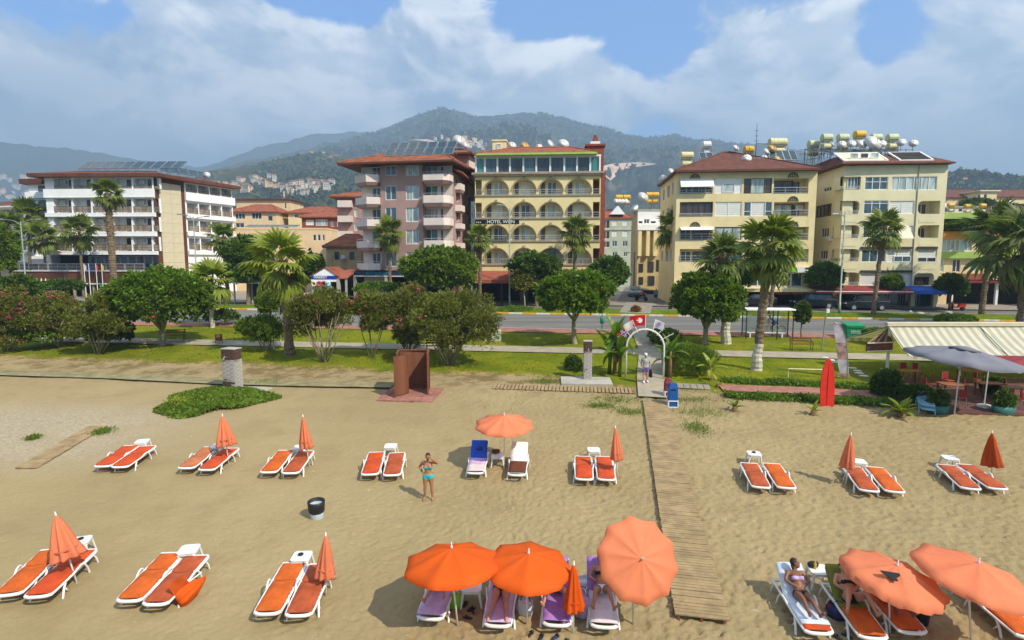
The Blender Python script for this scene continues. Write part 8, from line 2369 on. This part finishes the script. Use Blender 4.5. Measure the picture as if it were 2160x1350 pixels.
def box_bin(label, px, py, mk, h, w_=.46):
 p = G(px, py); r_ = thing('beach_bin', label, 'bin', TR(p.x, p.y, p.z).translation, R(-4))
 b = MB(); b.bbox(-w_/2, w_/2,-.22,.22,.34, h-.25,.03); b.slab([(-w_/2,-.22, h-.25),(w_/2,-.22, h-.25),(w_/2*.6,-.18, h-.06),(0,-.16, h),(-w_/2*.6,-.18, h-.06)],(0,.4,0)); b.build('body', M[mk], r_)
 b = MB(); b.box(-w_/2, w_/2,-.2,.2,.05,.32); b.build('lower_panel', M[mk], r_)
 f_ = MB()
 for z in (.0,.32): f_.box(-w_/2-.02, w_/2+.02,-.245,-.205, z, z+.05); f_.box(-w_/2-.02, w_/2+.02,.205,.245, z, z+.05)
 for x in (-1,1): f_.box(x*w_/2-.02, x*w_/2+.02,-.244,.244,-.05,.36)
 f_.build('frame', M['white_trim'], r_); b = MB(); b.box(-.12,.12,-.226,-.222, h-.38, h-.29); b.build('slot', M['dark_in'], r_)
box_bin('blue bin with white frame standing beside the top of the boardwalk',1418,858, 'bin_blue',1.25); box_bin('dark maroon bin just behind the blue bin',1409,838, 'awn_red',1.05,.40)
pa, pb = G(1320,799), G(1399,803); cw = (pb-pa); L_ = cw.length; H_ = hgt((pa+pb)/2,695)
arch = thing('flag_arch', 'white tube arch over the beach path', 'arch', pa, math.atan2(cw.y, cw.x))
rr_ = L_/2; pts = [(0,0,-.1),(0,0, H_-rr_)]+[(rr_-rr_*math.cos(a),0, H_-rr_+rr_*math.sin(a)) for a in np.linspace(.15, math.pi-.15,16)]+[(L_,0, H_-rr_),(L_,0,-.1)]
b = MB(); b.tube(pts,.055,8); b.build('tube', M['pole_white'], arch, True)
FW = arch.matrix_basis.copy()
def flag(label, u, lean, hp, w_, h_, cols, emblem=None, side=-1, cloth=True):
 a = math.acos(max(-1, min(1,(rr_-u)/rr_))); z0 = H_-rr_+rr_*math.sin(a)
 r_ = thing('flag', label, 'flag', mw=FW @ Matrix.Translation((u,-.03, z0)) @ Matrix.Rotation(lean,4, 'Y'), group='flags on the arch')
 b = MB(); b.tube([(0,0,-.1),(0,0, hp)],.022,6); b.build('pole', M['pole_white'], r_)
 if not cloth: return r_
 b = MB(); n = 10
 for j,(f0, f1, mk) in enumerate(cols):
  b.cur = j
  for i in range(n):
   x0, x1 = w_*i/n, w_*(i+1)/n; y = lambda x: .04*math.sin(x*9)*(x/w_); dz = lambda x: -.10*(x/w_) ** 1.5
   b.quad((side*x0, y(x0), hp-h_*f0+dz(x0)),(side*x1, y(x1), hp-h_*f0+dz(x1)),(side*x1, y(x1), hp-h_*f1+dz(x1)),(side*x0, y(x0), hp-h_*f1+dz(x0)))
 c = b.build('cloth', [M[x[2]] for x in cols], r_, True)
 if emblem: emblem(c, side, w_, h_, hp)
 return r_
def crescent(c, s, w_, h_, hp):
 cx, cz, r0 = s*w_*.36, hp-h_*.52, h_*.25; b = MB(); n = 18; o = []; i_ = []
 for k in range(n+1):
  a = R(45)+R(270)*k/n; a = a if s < 0 else a
  o.append((cx+r0*math.cos(a)*-s*-1,-.045, cz+r0*math.sin(a)))
  i_.append((cx+.22*r0*(1 if s < 0 else -1)*-1*-1+r0*.78*math.cos(a),-.045, cz+r0*.78*math.sin(a)))
 for k in range(n): b.quad(o[k], o[k+1], i_[k+1], i_[k])
 st = [(cx-.95*r0+(r0*.42 if k % 2 == 0 else r0*.17)*math.cos(k*math.pi/5),-.045, cz+(r0*.42 if k % 2 == 0 else r0*.17)*math.sin(k*math.pi/5)) for k in range(10)]
 b.add(st, [tuple(range(10))]); b.build('emblem', M['letter'], c)
def cross(c, s, w_, h_, hp):
 b = MB()
 for mk, k in (('letter',1),('sign_blue',.5)): 
  b = MB(); b.box(s*w_*.36-.055*k, s*w_*.36+.055*k,-.05-.004/k,-.045, hp-h_*.98-.05, hp-.02); b.box(min(0, s*w_), max(0, s*w_),-.051-.004/k,-.046, hp-h_*.5-.055*k-.05, hp-h_*.5+.055*k-.02); b.build('emblem', M[mk], c)
def oval(c, s, w_, h_, hp):
 b = MB(); b.slab([(s*w_*.45+.13*math.cos(a),-.05, hp-h_*.5+.11*math.sin(a)) for a in np.linspace(0,6.28,13)[:-1]],(0,.01,0)); b.build('emblem', M['t_purple'], c)
M['flag_red'] = mat('red_flag_cloth',(.62,.012,.02),.8,.08,3, trans=.25); M['flag_white'] = mat('white_flag_cloth',(.72,.70,.70),.8,.06,3, trans=.25)
flag('red flag with white crescent and star at the top of the arch', rr_*.98,0,.85,.92,.62, [(0,1, 'flag_red')], crescent)
flag('pale pink and yellow flag between the two red flags on the arch', rr_*.55, R(-24),.72,.62,.46, [(0,.5, 'flag_white'),(.5,.75, 'tank_cream'),(.75,1, 't_lilac')])
flag('red flag with blue and white cross, lowest left on the arch', rr_*.2, R(-38),.62,.62,.46, [(0,1, 'flag_red')], cross)
flag('white flag with purple emblem right of the arch top', rr_*1.38, R(10),.70,.56,.48, [(0,.75, 'flag_white'),(.75,1, 't_pale_blue')], oval,1)
flag('bare upper flag stick on the right of the arch', rr_*1.66, R(40),.55,0,0, [], cloth=False); flag('bare lower flag stick on the right of the arch', rr_*1.88, R(60),.75,0,0, [], cloth=False)
p = G(1744,858); r_ = thing('surfboard_sign', 'tall red surfboard shaped board standing upright on the sand edge', 'surfboard', TR(*p).translation, R(-8))
ol = [(-.30,-.1),(-.335,.5),(-.34,1.2),(-.30,1.8),(-.2,2.2),(-.08,2.42),(0,2.46),(.1,2.36),(.22,2.0),(.30,1.5),(.33,1.0),(.335,.5),(.33,-.1)]
b = MB(); b.slab([(x,0, z) for x, z in ol],(0,.07,0)); b.build('board', M['red_board'], r_); b = MB(); b.tube([(.0,.0,-.05),(.0,-.012,1.2),(0,0,2.3)], [.015,.03,.012],5); b.build('stringer', M['red_board'], r_)
for s in (-1,1): b = MB(); b.box(s*.15-.03, s*.15+.03,.075,.12,-.2,1.2); b.build('batten', M['wood_dark'], r_)
p = G(1787,800); r_ = thing('beach_flag_banner', 'faded feather banner on a pole behind the red board', 'banner', p); b = MB(); b.tube(curve_pts([(0,0,-.1),(-.05,0,1.2),(-.22,0,2.4),(-.62,0,3.25),(-1.0,0,3.38)],4),.022,6); b.build('pole', M['grey_metal'], r_, True)
M['ban'] = mat('faded_banner_print',(.42,.38,.42),.85,.25,1.6, trans=.15); M['ban2'] = mat('brown_banner_print',(.30,.19,.17),.85,.6,3.5, trans=.1)
prof_ = [(.12,.22,-.68),(.35,.08,-.55),(1.2,-.02,-.72),(2.2,-.14,-.86),(2.8,-.34,-.98),(3.25,-.62,-1.05),(3.4,-.95,-1.06)]
b = MB()
for i in range(len(prof_)-1):
 (z0, a0, c0_),(z1, a1_, c1_) = prof_[i], prof_[i+1]; b.cur = 1 if i in (0,2) else 0
 b.quad((c0_+.1,.02, z0),(a0,.0, z0),(a1_,.0, z1),(c1_+.05,.03, z1))
b.build('cloth', [M['ban'], M['ban2']], r_)
p = G(1797,715); r_ = thing('waste_container', 'green wheeled waste container at the edge of the pavement', 'container', TR(*p).translation, RANG)
b = MB(); b.add([(-.58,-.45,.18),(.58,-.45,.18),(.58,.45,.18),(-.58,.45,.18),(-.68,-.55,1.05),(.68,-.55,1.05),(.68,.55,1.15),(-.68,.55,1.15)], [(0,3,2,1),(0,1,5,4),(1,2,6,5),(2,3,7,6),(3,0,4,7),(4,5,6,7)]); b.box(-.72,.72,-.6,.58,1.0,1.08); b.build('body', M['green_bin'], r_)
b = MB(); b.slab([(-.7,-.58,1.1),(.7,-.58,1.1),(.7,.58,1.3),(-.7,.58,1.3)],(0,0,.05)); b.build('lid', M['green_bin'], r_); b = MB()
for k in range(5): b.tube(curve_pts([(-.36+k*.15,-.535,.60),(-.31+k*.15,-.55,.76+.03*(k % 2)),(-.27+k*.15,-.535,.62),(-.22+k*.15,-.54,.68)],4),.014,4)
b.tube([(-.36,-.53,.54),(.38,-.53,.54)],.010,4); b.build('mark', M['letter'], r_)
for x in (-.5,.5):
 for y in (-.38,.38): b = MB(); b.tube([(x-.03, y,.08),(x+.03, y,.08)],.1,10); b.build('wheel', M['tyre'], r_)
p = G(1040,719); b = MB(); b.bbox(-.65,.65,-.4,.4,-.1,.85,.03); tag(b.build('utility_box', M['green_wall'], mw=TR(*p)), 'pale green utility box behind the widest oleander', 'utility box')
p0, p1 = G(1662,797), G(1734,799); b = MB(); b.tube([p0, p0+Vector((0,0,.55)), p1+Vector((0,0,.55)), p1],.045,6); tag(b.build('goal_frame', M['tank_cream']), 'small pale goal frame on the lawn left of the red board', 'goal')
for i,(x, y) in enumerate(((1740,757),(1752,762),(1762,767),(1798,779),(1808,785),(1812,790),(1822,796))):
 p = G(x, y); b = MB(); b.ell((0,0,.08),(.28,.14,.07),8,5); tag(b.build('edging_stone', M['white_dirty'], mw=TR(*p,-.4)), f'{ORD[i]} white edging stone in the row behind the feather banner', 'stone', 'white edging stones')
for i,(x, y, r_) in enumerate(((1940,664,.5),(1962,668,.55),(1984,672,.5),(2000,662,.45),(1920,661,.35))):
 p = G(x, y); b = MB(); b.ell((0,0,.1),(r_, r_*.6,.22),8,5); b.v = [(a+.06*math.sin(a*9+c*7), c, d) for a, c, d in b.v]; tag(b.build('verge_rock', M['concrete'], mw=TR(*p, i)), f'{ORD[i]} grey rock in the stone edging on the verge at right', 'rock', 'verge rocks')
p0, p1 = G(1573,716), G(1672,718); W_ = p1.x-p0.x
gm = bpy.data.materials.new('clear_shelter_glass'); gm.use_nodes = True; t = NT(gm.node_tree); o = t.n('ShaderNodeOutputMaterial'); gl = t.n('ShaderNodeBsdfGlossy', {'Roughness': .05}); tr_ = t.n('ShaderNodeBsdfTransparent', {0: (.86,.92,.9,1)}); t.t.links.new(t.n('ShaderNodeMixShader', {0: .10,1: tr_.outputs[0],2: gl.outputs[0]}).outputs[0], o.inputs[0])
r_ = thing('bus_shelter', 'glass bus shelter with thin white roof beside the cyclist', 'bus shelter', p0, math.atan2(p1.y-p0.y, W_))
b = MB(); b.bbox(-.1, W_+.1,-.2,1.3,2.38,2.5,.03); b.build('roof', M['white_trim'], r_)
for x in np.linspace(0, W_,4):
 for y in (0,1.1): b = MB(); b.box(x-.035, x+.035, y-.035, y+.035,-.1,2.38); b.build('post', M['dark_metal'], r_)
for i in range(3):
 b = MB(); b.box(W_*i/3+.06, W_*(i+1)/3-.06,1.09,1.105,.35,2.1); b.build('glass_panel', gm, r_)
b = MB(); b.box(.1,.75,-.01,.03,1.0,1.9); b.build('notice_panel', M['grey_metal'], r_); b = MB(); b.bbox(.3, W_-.3,.7,.95,.44,.48,.01); b.box(.5,.6,.7,.9,-.05,.42); b.box(W_-.6, W_-.5,.7,.9,-.05,.42); b.build('seat', M['white_trim'], r_)
r_ = thing('bicycle', 'dark bicycle under the rider in blue', 'bicycle', CY, RANG)
for x in (-.52,.52):
 b = MB(); b.tube([(x+.34*math.cos(a),0,.34+.34*math.sin(a)) for a in np.linspace(0,2*math.pi,25)],.022,6, False); w_ = b.build('wheel', M['tyre'], r_, True); q = MB()
 for k in range(8): a = k*math.pi/4; q.tube([(x,0,.34),(x+.33*math.cos(a),0,.34+.33*math.sin(a))],.005,3)
 q.build('spoke', M['grey_metal'], w_)['kind'] = 'stuff'
b = MB()
for a, c in (((.52,.34),(.12,.30)),((.12,.30),(.2,.86)),((.2,.80),(.52,.34)),((.2,.80),(-.36,.82)),((.12,.30),(-.38,.72)),((-.34,.95),(-.52,.34))): b.tube([(a[0],0, a[1]),(c[0],0, c[1])],.02,6)
b.build('frame', M['white_dirty'], r_); b = MB(); b.tube([(-.5,-.25,.95),(-.36,-.12,.97),(-.36,.12,.97),(-.5,.25,.95)],.016,5); b.build('handlebar', M['black'], r_); b = MB(); b.ell((.2,0,.9),(.14,.08,.035),8,5); b.build('saddle', M['black'], r_)
def car(label, p, rz, mk, L=4.4, W=1.8, H=1.65, group=None):
 r_ = thing('parked_car', label, 'car', mw=TR(p.x, p.y, p.z, rz), group=group); h = L/2; w2 = W/2
 side = [(-h,.42),(-h+.03,.72),(-h+.3,.88),(-h+.95,1.02),(h-.12,1.06),(h,.85),(h-.02,.38),(h-.3,.26),(-h+.3,.26)]
 b = MB(); b.slab([(x,-w2, z) for x, z in side],(0, W,0)); o = b.build('body', M[mk], r_); bv = o.modifiers.new('b', 'BEVEL'); bv.width = .07; bv.segments = 2; bv.limit_method = 'ANGLE'
 cab = [(-h+.95,1.0),(-h+1.65, H-.04),(-h+2.1, H),(h-.55, H-.02),(h-.12,1.04)]
 b = MB(); vs = [(x, s*(w2-.04-(.14 if z > 1.3 else 0)), z) for s in (-1,1) for x, z in cab]; b.add(vs, [(4,3,2,1,0),(5,6,7,8,9),(0,1,6,5),(1,2,7,6),(2,3,8,7),(3,4,9,8)]); b.build('cabin', M[mk], r_)
 for s in (-1,1):
  for x0, x1, x2, x3 in ((-h+1.2,-h+1.78,-h+2.3,-h+2.3),(-h+2.38,-h+2.38, h-1.35, h-1.25),(h-1.2, h-1.28, h-.75, h-.45)):
   zt_, zb_ = H-.12,1.08; y = lambda z: s*(w2-.035-.14*max(0, min(1,(z-1.02)/(H-1.06))))
   b = MB(); b.slab([(x0, y(zb_), zb_),(x3, y(zb_), zb_),(x2, y(zt_), zt_),(x1, y(zt_), zt_)],(0, s*.006,0)); b.build('window', M['glass'], r_)
  for x in (-h+.85, h-.85):
   b = MB(); b.tube([(x, s*(w2-.2),.34),(x, s*(w2-.19),.34),(x, s*(w2+.02),.34),(x, s*(w2+.025),.34)], [.3,.34,.34,.3],18); t_ = b.build('wheel', M['tyre'], r_, True); q = MB(); q.tube([(x, s*(w2+.02),.34),(x, s*(w2+.035),.34)],.21,12)
   q.build('rim', M['alloy'], t_)
  b = MB(); b.ell((-h+.1, s*(w2-.32),.76),(.12,.2,.08),8,5); b.build('headlight', M['lamp_clear'], r_); b = MB(); b.bbox(h-.1, h+.01, s*(w2-.2)-.12, s*(w2-.2)+.12,.86,1.12,.02); b.build('tail_light', M['lamp_red'], r_)
  b = MB(); b.ell((-h+1.4, s*(w2+.1),1.08),(.07,.1,.07),7,5); b.build('wing_mirror', M[mk], r_)
 b = MB(); b.slab([(-h+1.0,-w2+.2,1.07),(-h+1.0, w2-.2,1.07),(-h+1.58, w2-.3, H-.1),(-h+1.58,-w2+.3, H-.1)],(-.012,0,.012)); b.build('windscreen', M['glass'], r_); b = MB(); b.slab([(h-.15,-w2+.25,1.12),(h-.15, w2-.25,1.12),(h-.5, w2-.3, H-.1),(h-.5,-w2+.3, H-.1)],(.012,0,.012)); b.build('rear_window', M['glass'], r_)
 return r_
p = G(1832,656); car('dark grey compact suv parked behind the palm before the cream building', p+Vector((0,.9,.03)), RANG, 'car_navy',4.55)
p = G(1722,652); car('black suv with red tail light left of the tall green lamp', p+Vector((0,.9,.03)), RANG, 'car_black',4.5, H=1.75)
p = G(1345,629); car('silver grey car parked at the mouth of the side street', p+Vector((0,2,.14)), R(82), 'car_grey',4.2, H=1.5)
p = at(625,636,66); p.z = gz(66); car('white car mostly hidden behind the oleanders and near palm', p+Vector((0,0,.03)), RANG, 'car_white',4.0, H=1.5)
p = at(1600,640,65.5); p.z = gz(65); car('dark car behind the tallest near palm under the shop canopy', p+Vector((-.6,-.5,.03)), RANG, 'car_navy',4.2, H=1.5)
def scooter(mk):
 r_ = thing('motor_scooter', None, 'scooter')
 for x in (-.62,.55): b = MB(); b.tube([(x,-.06,.25),(x,-.05,.25),(x,.05,.25),(x,.06,.25)], [.2,.25,.25,.2],14); b.build('wheel', M['tyre'], r_, True)
 b = MB(); b.slab([(-.2,-.17,.30),(.75,-.17,.42),(.85,-.17,.72),(.2,-.17,.70),(.05,-.17,.42),(-.32,-.17,.40),(-.5,-.17,.95),(-.58,-.17,.92),(-.42,-.17,.34)],(0,.34,0)); b.build('body', M[mk], r_); b = MB(); b.ell((.45,0,.76),(.42,.14,.07),10,5); b.build('saddle', M['black'], r_)
 b = MB(); b.tube([(-.62,0,.25),(-.48,0,.98)],.035,6); b.tube([(-.44,-.3,1.0),(-.5,0,1.02),(-.44,.3,1.0)],.02,5); b.build('handlebar', M['dark_metal'], r_); b = MB(); b.ell((-.58,0,.9),(.06,.08,.08),7,5); b.build('headlight', M['lamp_clear'], r_); return r_
p = G(2018,656); spawn(('sc', 'car_red'), lambda: scooter('car_red'), 'red scooter parked beneath the dark round street tree', TR(p.x, p.y, p.z+.03,-.1), None)
spawn(('sc', 'car_black'), lambda: scooter('car_black'), 'black scooter carrying the rider in lilac', TR(SC2.x, SC2.y, SC2.z+.14, R(150)), None); p = G(318,680); spawn(('sc', 'car_red'), None, 'red scooter behind the widest round tree by the road', TR(p.x, p.y, p.z+.1,.1), None)
for i,(x, mk) in enumerate(((180, 'flag_white'),(190, 'sign_blue'),(205, 'letter_red'),(217, 'tank_yellow'))):
 p = at(x,600,76); p.z = gz(76); r_ = thing('flag_pole', f'{ORD[i]} white flag pole from the left before the white hotel', 'flag pole', p,0, 'flag poles of the white hotel'); b = MB(); b.tube([(0,0,0),(0,0,4.9)], [.06,.035],6); b.build('pole', M['pole_white'], r_)
 b = MB(); b.slab([(.03,0,4.8),(.30,0,4.5),(.26,0,3.9),(.03,0,4.0)],(0,.02,0)); b.build('cloth', M[mk], r_)
for i, x in enumerate((79,88,97)):
 p = at(x,600,71); p.z = gz(71); r_ = thing('furled_parasol', ['left', 'middle', 'right'][i]+' one of three furled cream parasols before the brown terrace', 'parasol', p,0, 'furled cream parasols'); b = MB(); b.lathe([(.2,.8),(.34,.85),(.24,2.0),(.05,3.0)],16, star=lambda k, i: 1+.15*math.cos(k*math.pi/2)); b.build('canopy', M['um_cream'], r_, True); b = MB(); b.tube([(0,0,0),(0,0,3.1)],.03,6); b.build('pole', M['pole_white'], r_)
p = at(648,600,66.5); p.z = gz(66); kz = (600,540,.1389); r_ = thing('market_kiosk', 'white gabled market kiosk with blue sign left of the pink building', 'kiosk', p)
f = Fac(r_, at(664,560,66.5), at(713,560,66.3), kz); z_ = f.uz(640,300)[1]; za = f.uz(665,185)[1]
b = MB(); b.slab([(-.3,-.3, z_),(f.w-.1,-.3, z_),(f.w/2-.05,-.3, za)],(0,.1,0)); f.mb('gable', b, M['white_wall']); b = MB()
for s, x0 in ((-1,-.5),(1, f.w+.1)): b.slab([(x0,-.4, z_-.1),(f.w/2-.05,-.4, za+.06),(f.w/2-.05,4, za+.06),(x0,4, z_-.1)],(0,0,.08))
f.mb('roof', b, M['orange_roof']); z0 = f.uz(640,350)[1]; b = MB(); b.box(-.3, f.w-.1,-.45,-.3, z0, z_-.01); f.mb('sign_board', b, M['sign_blue']); letters(f, 'MARKET', f.w*.3,-.48,(z0+z_)/2,.42, M['letter'])
b = MB(); b.box(-.3, f.w-.1,-.5,-.4, z0-.3, z0-.05); f.mb('sign_strip', b, M['white_trim']); f.posts('column', [(f.w-.1, f.w+.25,-.4,0,0, z0),(-.3,-.1,-.4,-.2,0, z0)], M['concrete']); b = MB(); b.box(-.3, f.w,2.5,2.7,0, z_); f.mb('stall', b, M['dark_in'])
for i,(x, mk) in enumerate(((480, 'tank_cream'),(565, 'flower'),(628, 'um_rust'),(690, 't_pale_blue'))):
 u, z = f.uz(x,420); q = f.world(u,-.6); b = MB(); b.tube([(.24*math.cos(a),0,.24*math.sin(a)) for a in np.linspace(0,2*math.pi,17)],.10,7, False); tag(b.build('swim_ring', M[mk], smooth=True, mw=TR(q.x, q.y, z+B0)), ['cream', 'pink', 'orange', 'pale blue'][i]+' swim ring hanging under the kiosk sign', 'swim ring', 'swim rings at the kiosk')
u, z = f.uz(695,470); q = f.world(u,-.7); b = MB(); b.ell((0,0,0),(.3,.22,.5),10,7); b.ell((-.1,-.1,.5),(.2,.18,.2),8,6); tag(b.build('inflatable_toy', M['light_blue'], smooth=True, mw=TR(q.x, q.y, z+B0)), 'light blue inflatable toy hanging at the kiosk', 'inflatable')
p = at(500,600,70); p.z = gz(70); r_ = thing('cafe_pavilion', 'dark open cafe with white awning behind the yellow green palm', 'cafe', p); f = Fac(r_, at(500,560,70), at(618,560,69),(0,0,1)); z_ = f.uz(540,592)[1]
b = MB(); b.box(-.2, f.w,-1.2,3, z_, z_+.22); f.mb('roof', b, M['brown_trim']); b = MB(); b.slab([(.2,-2.4, z_-.25),(4.2,-2.4, z_-.25),(4.2,-1.2, z_+.1),(.2,-1.2, z_+.1)],(0,0,.06)); f.mb('awning', b, M['white_trim']); b = MB(); b.box(-.2, f.w,2.6,2.8,0, z_); f.mb('dining_room', b, M['dark_in']); f.posts('post', [(u, u+.15,-1.1,-.95,0, z_) for u in (.1,2.4,4.6,6.6)], M['concrete']); b = MB(); b.box(4.7,5.7,-1.4,-1.3, z_+.1, z_+.9); f.mb('sign', b, M['sign_blue'])
# ---------------------------------------------------------------- beach restaurant at right
zr_ = lambda x, y: (1820+x*.1778,660+y*.1778)
fl = [G(1868,846), G(1985,874), G(2200,880), G(2420,884), G(2420,806), G(1884,798)]
b = MB(); b.slab([(q.x, q.y, q.z-.1) for q in fl],(0,0,.2)); M['floor_d'] = mat('shade_darkened_red_tile',(.13,.055,.042),.8,.25,2, space='World'); tag(b.build('terrace_floor', M['floor_d']), kind='structure')  # red tile colour darkened to stand in for shade under the awnings
Yr = 34.0; ra = at(*zr_(300,160), Yr); fa = at(*zr_(545,508), Yr-2.9); bk = ra+Vector((-.9,2.6,-1.05)); XL = 11.5
aw = thing('striped_awning', 'large cream and green striped double awning over the beach restaurant', 'awning',(ra.x, ra.y, gz(ra.y)))
rel = lambda q: Vector((q.x-ra.x, q.y-ra.y, q.z-gz(ra.y)))
M['st_c'] = mat('cream_awning_stripe',(.68,.62,.48),.85,.06,1.5, trans=.22); M['st_g'] = mat('grey_green_awning_stripe',(.44,.44,.33),.85,.06,1.5, trans=.2)
A0, F0, K0 = rel(ra), rel(fa), rel(bk); ns = 46
for lo, nm in ((F0, 'front_canopy'),(K0, 'rear_canopy')):
 b = MB(); 
 for i in range(ns):
  x0, x1 = XL*i/ns, XL*(i+1)/ns; b.cur = i % 2; dx0 = lo.x
  for k in range(3):
   q0, q1 = k/3,(k+1)/3; sg = lambda q: -.12*math.sin(math.pi*q)
   P_ = lambda x, q: (A0.x+dx0*q+x, A0.y+(lo.y-A0.y)*q, A0.z+(lo.z-A0.z)*q+sg(q))
   b.quad(P_(x0, q0), P_(x1, q0), P_(x1, q1), P_(x0, q1))
  b.quad(P_(x0,1), P_(x1,1),(P_(x1,1)[0], P_(x1,1)[1], P_(x1,1)[2]-.2),(P_(x0,1)[0], P_(x0,1)[1], P_(x0,1)[2]-.2))
 b.build(nm, [M['st_c'], M['st_g']], aw)
b = MB(); b.bbox(-.15, XL,-.14,.14, A0.z+.02, A0.z+.26,.04); b.build('ridge_box', M['um_cream'], aw)
g0, g1, g2 = rel(at(1874,693, Yr+.3)), rel(at(1829,724, Yr+.2)), rel(at(1884,722, Yr-.3))
b = MB(); b.slab([g0, g1, g2],(.05,.12,-.03)); sc_ = b.build('side_canopy', M['wood_dark'], aw)
for k in range(7):
 q = g1.lerp(g2, k/6); b = MB(); b.tube([g0+Vector((0,-.03,0)), q+Vector((0,-.05,0))],.045,4); b.build('batten', M['brown_trim' if k % 2 else 'wood'], sc_)
b = MB(); b.slab([g1, g2, g2+Vector((0,0,-.5)), g1+Vector((0,0,-.5))],(0,.1,0)); b.build('side_valance', M['wood_dark'], aw); b = MB(); b.tube([g1+Vector((0,-.05,0)), g2+Vector((0,-.05,0))],.04,5); b.tube([g1+Vector((0,-.05,-.5)), g2+Vector((0,-.05,-.5))],.04,5); b.build('side_rail', M['white_dirty'], aw)
for lo in (F0, K0):
 for x in (0,5.5,11): b = MB(); b.tube([(A0.x+x, A0.y, A0.z),(lo.x+x, lo.y, lo.z)],.03,5); b.build('arm', M['pole_green'], aw)
for x in (.12,4.5,9): b = MB(); b.box(x-.06, x+.06,-.06,.06,-.1, A0.z+.05); b.build('post', M['white_trim'], aw)
open_umbrella('large grey parasol with vents before the striped awning', zr_(1215,408),(2012,876),2.4,(.10,-.06,.2), 'um_grey',8,.20,.16,.004, 'pole_white', 'grey_parasol', None, True,.035)
open_umbrella('dark red parasol behind the grey one at the right edge', zr_(1960,520),(2168,858),1.5,(.05,-.1,0), 'awn_red',8,.22,.18,.004, 'pole_white', 'red_parasol', None, False,.03)
p = G(2075,862); r_ = thing('parasol_base', 'white round parasol base with pole under the grey parasol', 'parasol stand', TR(*p).translation); b = MB(); b.lathe([(.32,0),(.34,.12),(.3,.2),(.06,.25)],18); b.build('base', M['white_dirty'], r_, True); b = MB(); b.tube([(0,0,.2),(.06,0,1.9)],.03,6); b.build('pole', M['pole_white'], r_)
def cafe_table():
 r_ = thing('cafe_table', None, 'table'); b = MB(); b.bbox(-.6,.6,-.4,.4,.70,.75,.012); b.build('table_top', M['wood_orange'], r_)
 for x in (-.5,.5):
  for y in (-.3,.3): b = MB(); b.box(x-.03, x+.03, y-.03, y+.03,-.02,.70); b.build('leg', M['wood_dark'], r_)
 return r_
def chair():
 r_ = thing('cafe_chair', None, 'chair'); b = MB(); b.bbox(-.22,.22,-.22,.22,.43,.47,.02); b.build('seat', M['red_chair'], r_); b = MB(); b.bbox(-.21,.21,.19,.23,.52,.88,.02); b.build('backrest', M['red_chair'], r_)
 for x in (-.19,.19):
  for y in (-.19,.2): b = MB(); b.tube([(x, y,-.02),(x, y,.43 if y < 0 else .86)],.016,5); b.build('leg', M['grey_metal'], r_)
 return r_
for i,(x, y, lb) in enumerate(((1916,812, 'orange wooden table nearest the awning post'),(2005,842, 'orange table left of the white pole under the grey parasol'),(2046,812, 'orange table at the back under the striped awning'),(2085,840, 'orange table beside the white parasol base'),(2140,850, 'orange table at the right photo edge'))):
 p = G(x, y); spawn(('ct',), cafe_table, lb, TR(p.x, p.y, p.z+.1,-.1), 'restaurant tables')
for i,(x, y, rz) in enumerate(((1908,800,0),(1934,801,.1),(1955,835,1.5),(1998,822,.2),(2022,862,3.2),(2065,822,1.2),(2105,836,-1.4),(2155,866,3.0),(2120,858,3.3))):
 p = G(x, y); spawn(('ch',), chair, ['red chair behind the table nearest the awning post', 'second red chair behind the table nearest the awning post', 'red chair turned sideways left of the table by the white pole', 'red chair behind the table by the white pole', 'red chair in front of the white pole table', 'red chair at the back table under the striped awning', 'red chair between the parasol base and the right edge table', 'red chair cut by the right photo edge', 'red chair before the right edge table'][i], TR(p.x, p.y, p.z+.1, rz), 'red restaurant chairs')
for i,(x, y) in enumerate(((1977,872),(2116,874))):
 p = G(x, y); r_ = thing('planter', ['teal oval planter beside the stacked blue lounger', 'teal oval planter right of the white parasol base'][i], 'planter', TR(p.x, p.y, p.z).translation); b = MB(); b.lathe([(.42,0),(.5,.05),(.56,.42),(.5,.42),(.46,.3)],20, sy=.6); b.build('tub', M['teal_plastic'], r_, True)
 P, O = crown_points(260,(.55,.4,.5),60+i,.4); PP, DD = sprigs(P, O,6,.6); put('foliage', leaves_mesh('foliage', PP+np.array([0,0,.75]), DD,.13,.03, M['leaf_dark']), r_)
shrub('terrace_plant', 'tall dark plants around the awning post',(1872,838),(1868,812,30,34), 'leaf_dark',900,.16,71); shrub('terrace_plant', 'dark plants behind the stacked blue lounger',(1930,852),(1930,832,34,22), 'leaf_dark',700,.15,72); shrub('terrace_plant', 'green plant on the terrace behind the grey parasol pole',(2090,832),(2092,815,22,22), 'leaf_dark',400,.15,73)
lounger('lower light blue plastic lounger in the stack beside the largest young palm',(0,0),(0,0),0, None, mw=on_beach(G(1956,880).x, G(1956,880).y, R(-30),.12,.9), group='spare plastic loungers', cols='light_blue'); lounger('upper light blue plastic lounger lying on the stack beside the planter',(0,0),(0,0),20, None, mw=on_beach(G(1956,879).x+.02, G(1956,879).y+.05, R(-29),.28,.9), group='spare plastic loungers', cols='light_blue')
# ---------------------------------------------------------------- haze over the whole scene
hz = bpy.data.materials.new('haze_air'); hz.use_nodes = True
t = NT(hz.node_tree); o = t.n('ShaderNodeOutputMaterial')
pv = t.n('ShaderNodeVolumePrincipled', {'Color': (.50,.73,1.0,1), 'Density': .00048, 'Anisotropy': .1})
t.t.links.new(pv.outputs[0], o.inputs['Volume'])
b = MB(); b.box(-9200,9200,-8200,8200,-5.5,905)
tag(b.build('haze', hz), kind='stuff')
